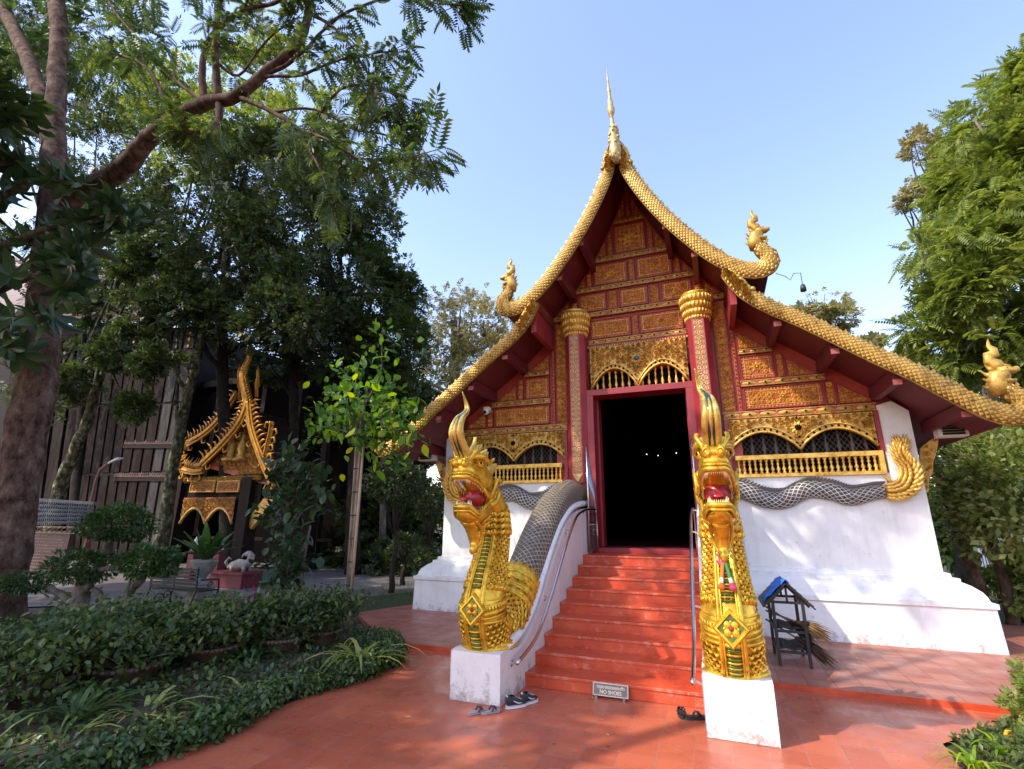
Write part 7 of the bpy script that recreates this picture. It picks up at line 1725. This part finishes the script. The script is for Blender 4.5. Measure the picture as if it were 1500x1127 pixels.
# street lamp
lp = thing('street_lamp', 'thin curved street lamp behind the notice board', 'lamp', (at(127, 850, 9.5).x, 9.5, 0)); mb = MB(); P = [at(x, y, 9.5) for x, y in ((124, 860), (128, 780), (133, 735), (140, 705), (147, 688), (160, 678))]; mb.tube(P, .035, 8); mb.build('pole', mat('rusty_red_pole', (.2, .09, .07), rough=.6), lp)
mb = MB(); mb.tube([at(160, 678, 9.5), at(170, 673, 9.5), at(179, 672, 9.5)], [(.06, .035), (.09, .04), (.05, .02)], 8); mb.build('lamp_head', mat('grey_lamp_head', (.35, .34, .33), rough=.4), lp)

# garden bench
ybn = 7.15; bn = thing('garden_bench', 'dark green slatted bench with scrolled iron ends beside the stone urn', 'bench', (at(250, 890, ybn).x, ybn, 0)); L0, L1 = at(214, 880, ybn).x, at(284, 880, ybn).x
M['iron'] = mat('black_green_iron', (.02, .03, .028), rough=.45)
mb = MB()
for k in range(6): z = .48+k*.065; mb.box2((L0, ybn+.0-.02*k*.3, z), (L1, ybn+.02, z+.04))
mb.build('backrest', M['iron'], bn); mb = MB()
for k in range(5): mb.box2((L0, ybn+.08+k*.085, .42), (L1, ybn+.14+k*.085, .445))
mb.build('seat', M['iron'], bn)
for x in (L0+.02, L1-.02):
    mb = MB(); mb.tube([(x, ybn+.0, .88), (x, ybn+.02, .45), (x, ybn-.05, .22), (x, ybn-.06, 0)], .02, 6); mb.tube([(x, ybn+.5, 0), (x, ybn+.46, .25), (x, ybn+.5, .42), (x, ybn+.48, .62), (x, ybn+.1, .64)], .02, 6)
    for (cy_, cz_, r0) in ((ybn+.22, .22, .12), (ybn+.38, .28, .09), (ybn+.1, .12, .08), (ybn+.3, .53, .07)): mb.tube([(x-.0, cy_+r0*(1-k/16)*math.cos(k*.6), cz_+r0*(1-k/16)*math.sin(k*.6)) for k in range(14)], .011, 5)
    mb.build('scrolled_end', M['iron'], bn)
# stone urn with bird's nest fern
yu = 7.9; U0 = at(290, 885, yu); ur = thing('stone_urn', 'pale stone urn on a square pedestal right of the bench', 'urn', (U0.x, yu, 0)); mb = MB(); s_ = M.setdefault('stone', mat('weathered_stone', [(.22, .20, .18), (.36, .34, .31)], rough=.85, scale=9, bump=.4))
mb.box2((U0.x-.22, yu-.22, 0), (U0.x+.22, yu+.22, .08)); mb.box2((U0.x-.17, yu-.17, .08), (U0.x+.17, yu+.17, .38)); mb.box2((U0.x-.20, yu-.20, .38), (U0.x+.20, yu+.20, .44)); mb.build('pedestal', s_, ur, bevel=.01)
mb = MB(); mb.lathe([(.17, .44), (.13, .50), (.07, .58), (.09, .62), (.16, .70), (.22, .80), (.25, .90), (.27, .93), (.24, .95)], 16, (U0.x, yu, 0)); mb.build('bowl', s_, ur)
t = thing('nest_fern', 'birds nest fern with upright glossy fronds growing in the stone urn', 'fern', (U0.x, yu, .93)); mb = MB(); g = random.Random(3)
for k in range(26):
    a_ = g.uniform(0, 6.28); L_ = g.uniform(.45, .85); tl2 = g.uniform(.3, 1.1); pts = []
    for i in range(7):
        q_ = i/6; pts.append(Vector((U0.x+math.cos(a_)*L_*tl2*q_, yu+math.sin(a_)*L_*tl2*q_, .93+L_*(1.15-.4*tl2)*q_-.25*tl2*q_*q_)))
    mb.tube(pts, [(.02+.075*math.sin(PI*min(1, .1+.9*i/6)), .006) for i in range(7)], 6, 0, side=(-math.sin(a_), math.cos(a_), 0))
mb.build('fronds', leaf_mat('fern_green', [(.03, .09, .02), (.07, .16, .03), (.12, .22, .04)], trans=.3), t)
# white animal statue on a red plinth
y5 = 10.5; p0 = at(330, 865, y5); ws = thing('white_statue', 'small white carved animal statue on a dark red plinth behind the urn', 'statue', (p0.x, y5, 0)); a, b = at(306, 862, y5), at(352, 862, y5); zt = at(330, 838, y5).z
mb = MB(); mb.box2((a.x, y5, 0), (b.x, y5+.6, zt*.9)); mb.box2((a.x-.05, y5-.05, zt*.82), (b.x+.05, y5+.65, zt)); mb.build('plinth', M['red_dark'], ws, bevel=.01)
mb = MB(); c = Vector(((a.x+b.x)/2+.15, y5+.3, zt)); mb.tube([c+Vector(v) for v in ((-.5, 0, .08), (-.35, 0, .14), (-.1, 0, .18), (.15, 0, .17), (.3, 0, .26), (.33, 0, .42), (.25, 0, .48))], [.03, .09, .14, .13, .10, .09, .05], 12)
mb.ball(c+Vector((.22, 0, .46)), (.13, .08, .08), 12); mb.tube([c+Vector((.12, 0, .46)), c+Vector((.02, 0, .42)), c+Vector((-.02, 0, .34))], [.05, .035, .01], 8)
for dx in (-.25, .2):
    for dy in (-.09, .09): mb.tube([c+Vector((dx, dy, .14)), c+Vector((dx+.03, dy*1.2, 0))], [.05, .035], 8)
mb.tube([c+Vector(v) for v in ((-.48, 0, .1), (-.6, 0, .22), (-.5, 0, .34), (-.4, 0, .3))], [.035, .04, .03, .01], 8)
mb.build('animal_figure', M['stone'], ws)
# small white guardian figurines by the dark doorway
for i, px in enumerate((286, 323)):
    p = at(px, 800, 11.6); t = thing('figurine', ['small white seated figurine left of the pavilion doorway', 'small white seated figurine right of the pavilion doorway'][i], 'figurine', (p.x, 11.6, 0), 'white figurines before the pavilion')
    mb = MB(); z = at(px, 806, 11.6).z; mb.box2((p.x-.12, 11.5, 0), (p.x+.12, 11.7, z)); mb.build('pedestal', M['red_dark'], t); mb = MB(); mb.lathe([(.10, 0), (.11, .04), (.07, .10), (.09, .17), (.05, .23), (.06, .29), (.03, .34), (.005, .40)], 10, (p.x, 11.6, z)); mb.build('figure', M['white2'], t)
# low blue grey fence panels far right
fn = thing('far_fence', 'pale blue railing fence glimpsed behind the trunks at the right edge', 'fence', (at(1480, 830, 20).x, 20, 0)); mb = MB(); x0, x1 = at(1440, 830, 20).x, at(1540, 830, 20).x; mf = mat('blue_grey_rail', (.3, .36, .5), rough=.5)
for k in range(22): x = x0+(x1-x0)*k/21; mb.box2((x-.02, 20, .0), (x+.02, 20.04, 1.5))
for z in (.3, .9, 1.45): mb.box2((x0, 19.98, z), (x1, 20.0, z+.08))
mb.build('railing', mf, fn)

# ================================================================ LIGHT
EL = R(45); S = Vector((-1, -1, math.sqrt(2))).normalized()
sd = bpy.data.lights.new('sun', 'SUN'); sd.energy = 2.15; sd.angle = R(.55); sd.color = (1, .91, .78)
so = bpy.data.objects.new('sun', sd); COL.objects.link(so); so.rotation_euler = (-S).to_track_quat('-Z', 'Y').to_euler()
w = bpy.data.worlds.new('World'); sc.world = w; w.use_nodes = True; nt = w.node_tree; nt.nodes.clear()
sk_ = nt.nodes.new('ShaderNodeTexSky'); sk_.sky_type = 'NISHITA'; sk_.sun_disc = False; sk_.sun_elevation = EL; sk_.sun_rotation = R(SUNROT)
sk_.air_density = 1.45; sk_.dust_density = 1.2; sk_.ozone_density = 2.8; sk_.altitude = 0
bg = nt.nodes.new('ShaderNodeBackground'); bg.inputs[1].default_value = .15; ow = nt.nodes.new('ShaderNodeOutputWorld')
tn = nt.nodes.new('ShaderNodeMixRGB'); tn.blend_type = 'MULTIPLY'; tn.inputs[0].default_value = 1; tn.inputs[2].default_value = (1.14, 1.0, 1.06, 1); nt.links.new(sk_.outputs[0], tn.inputs[1]); nt.links.new(tn.outputs[0], bg.inputs[0]); nt.links.new(bg.outputs[0], ow.inputs[0])
vs_ = sc.view_settings; vs_.view_transform = 'Standard'; vs_.look = 'None'; vs_.exposure = 1.32; vs_.gamma = 1
sc.cycles.max_bounces = 6; sc.cycles.diffuse_bounces = 3; sc.cycles.glossy_bounces = 3; sc.cycles.transmission_bounces = 3; sc.cycles.sample_clamp_indirect = 6
sc.cycles.use_adaptive_sampling = True
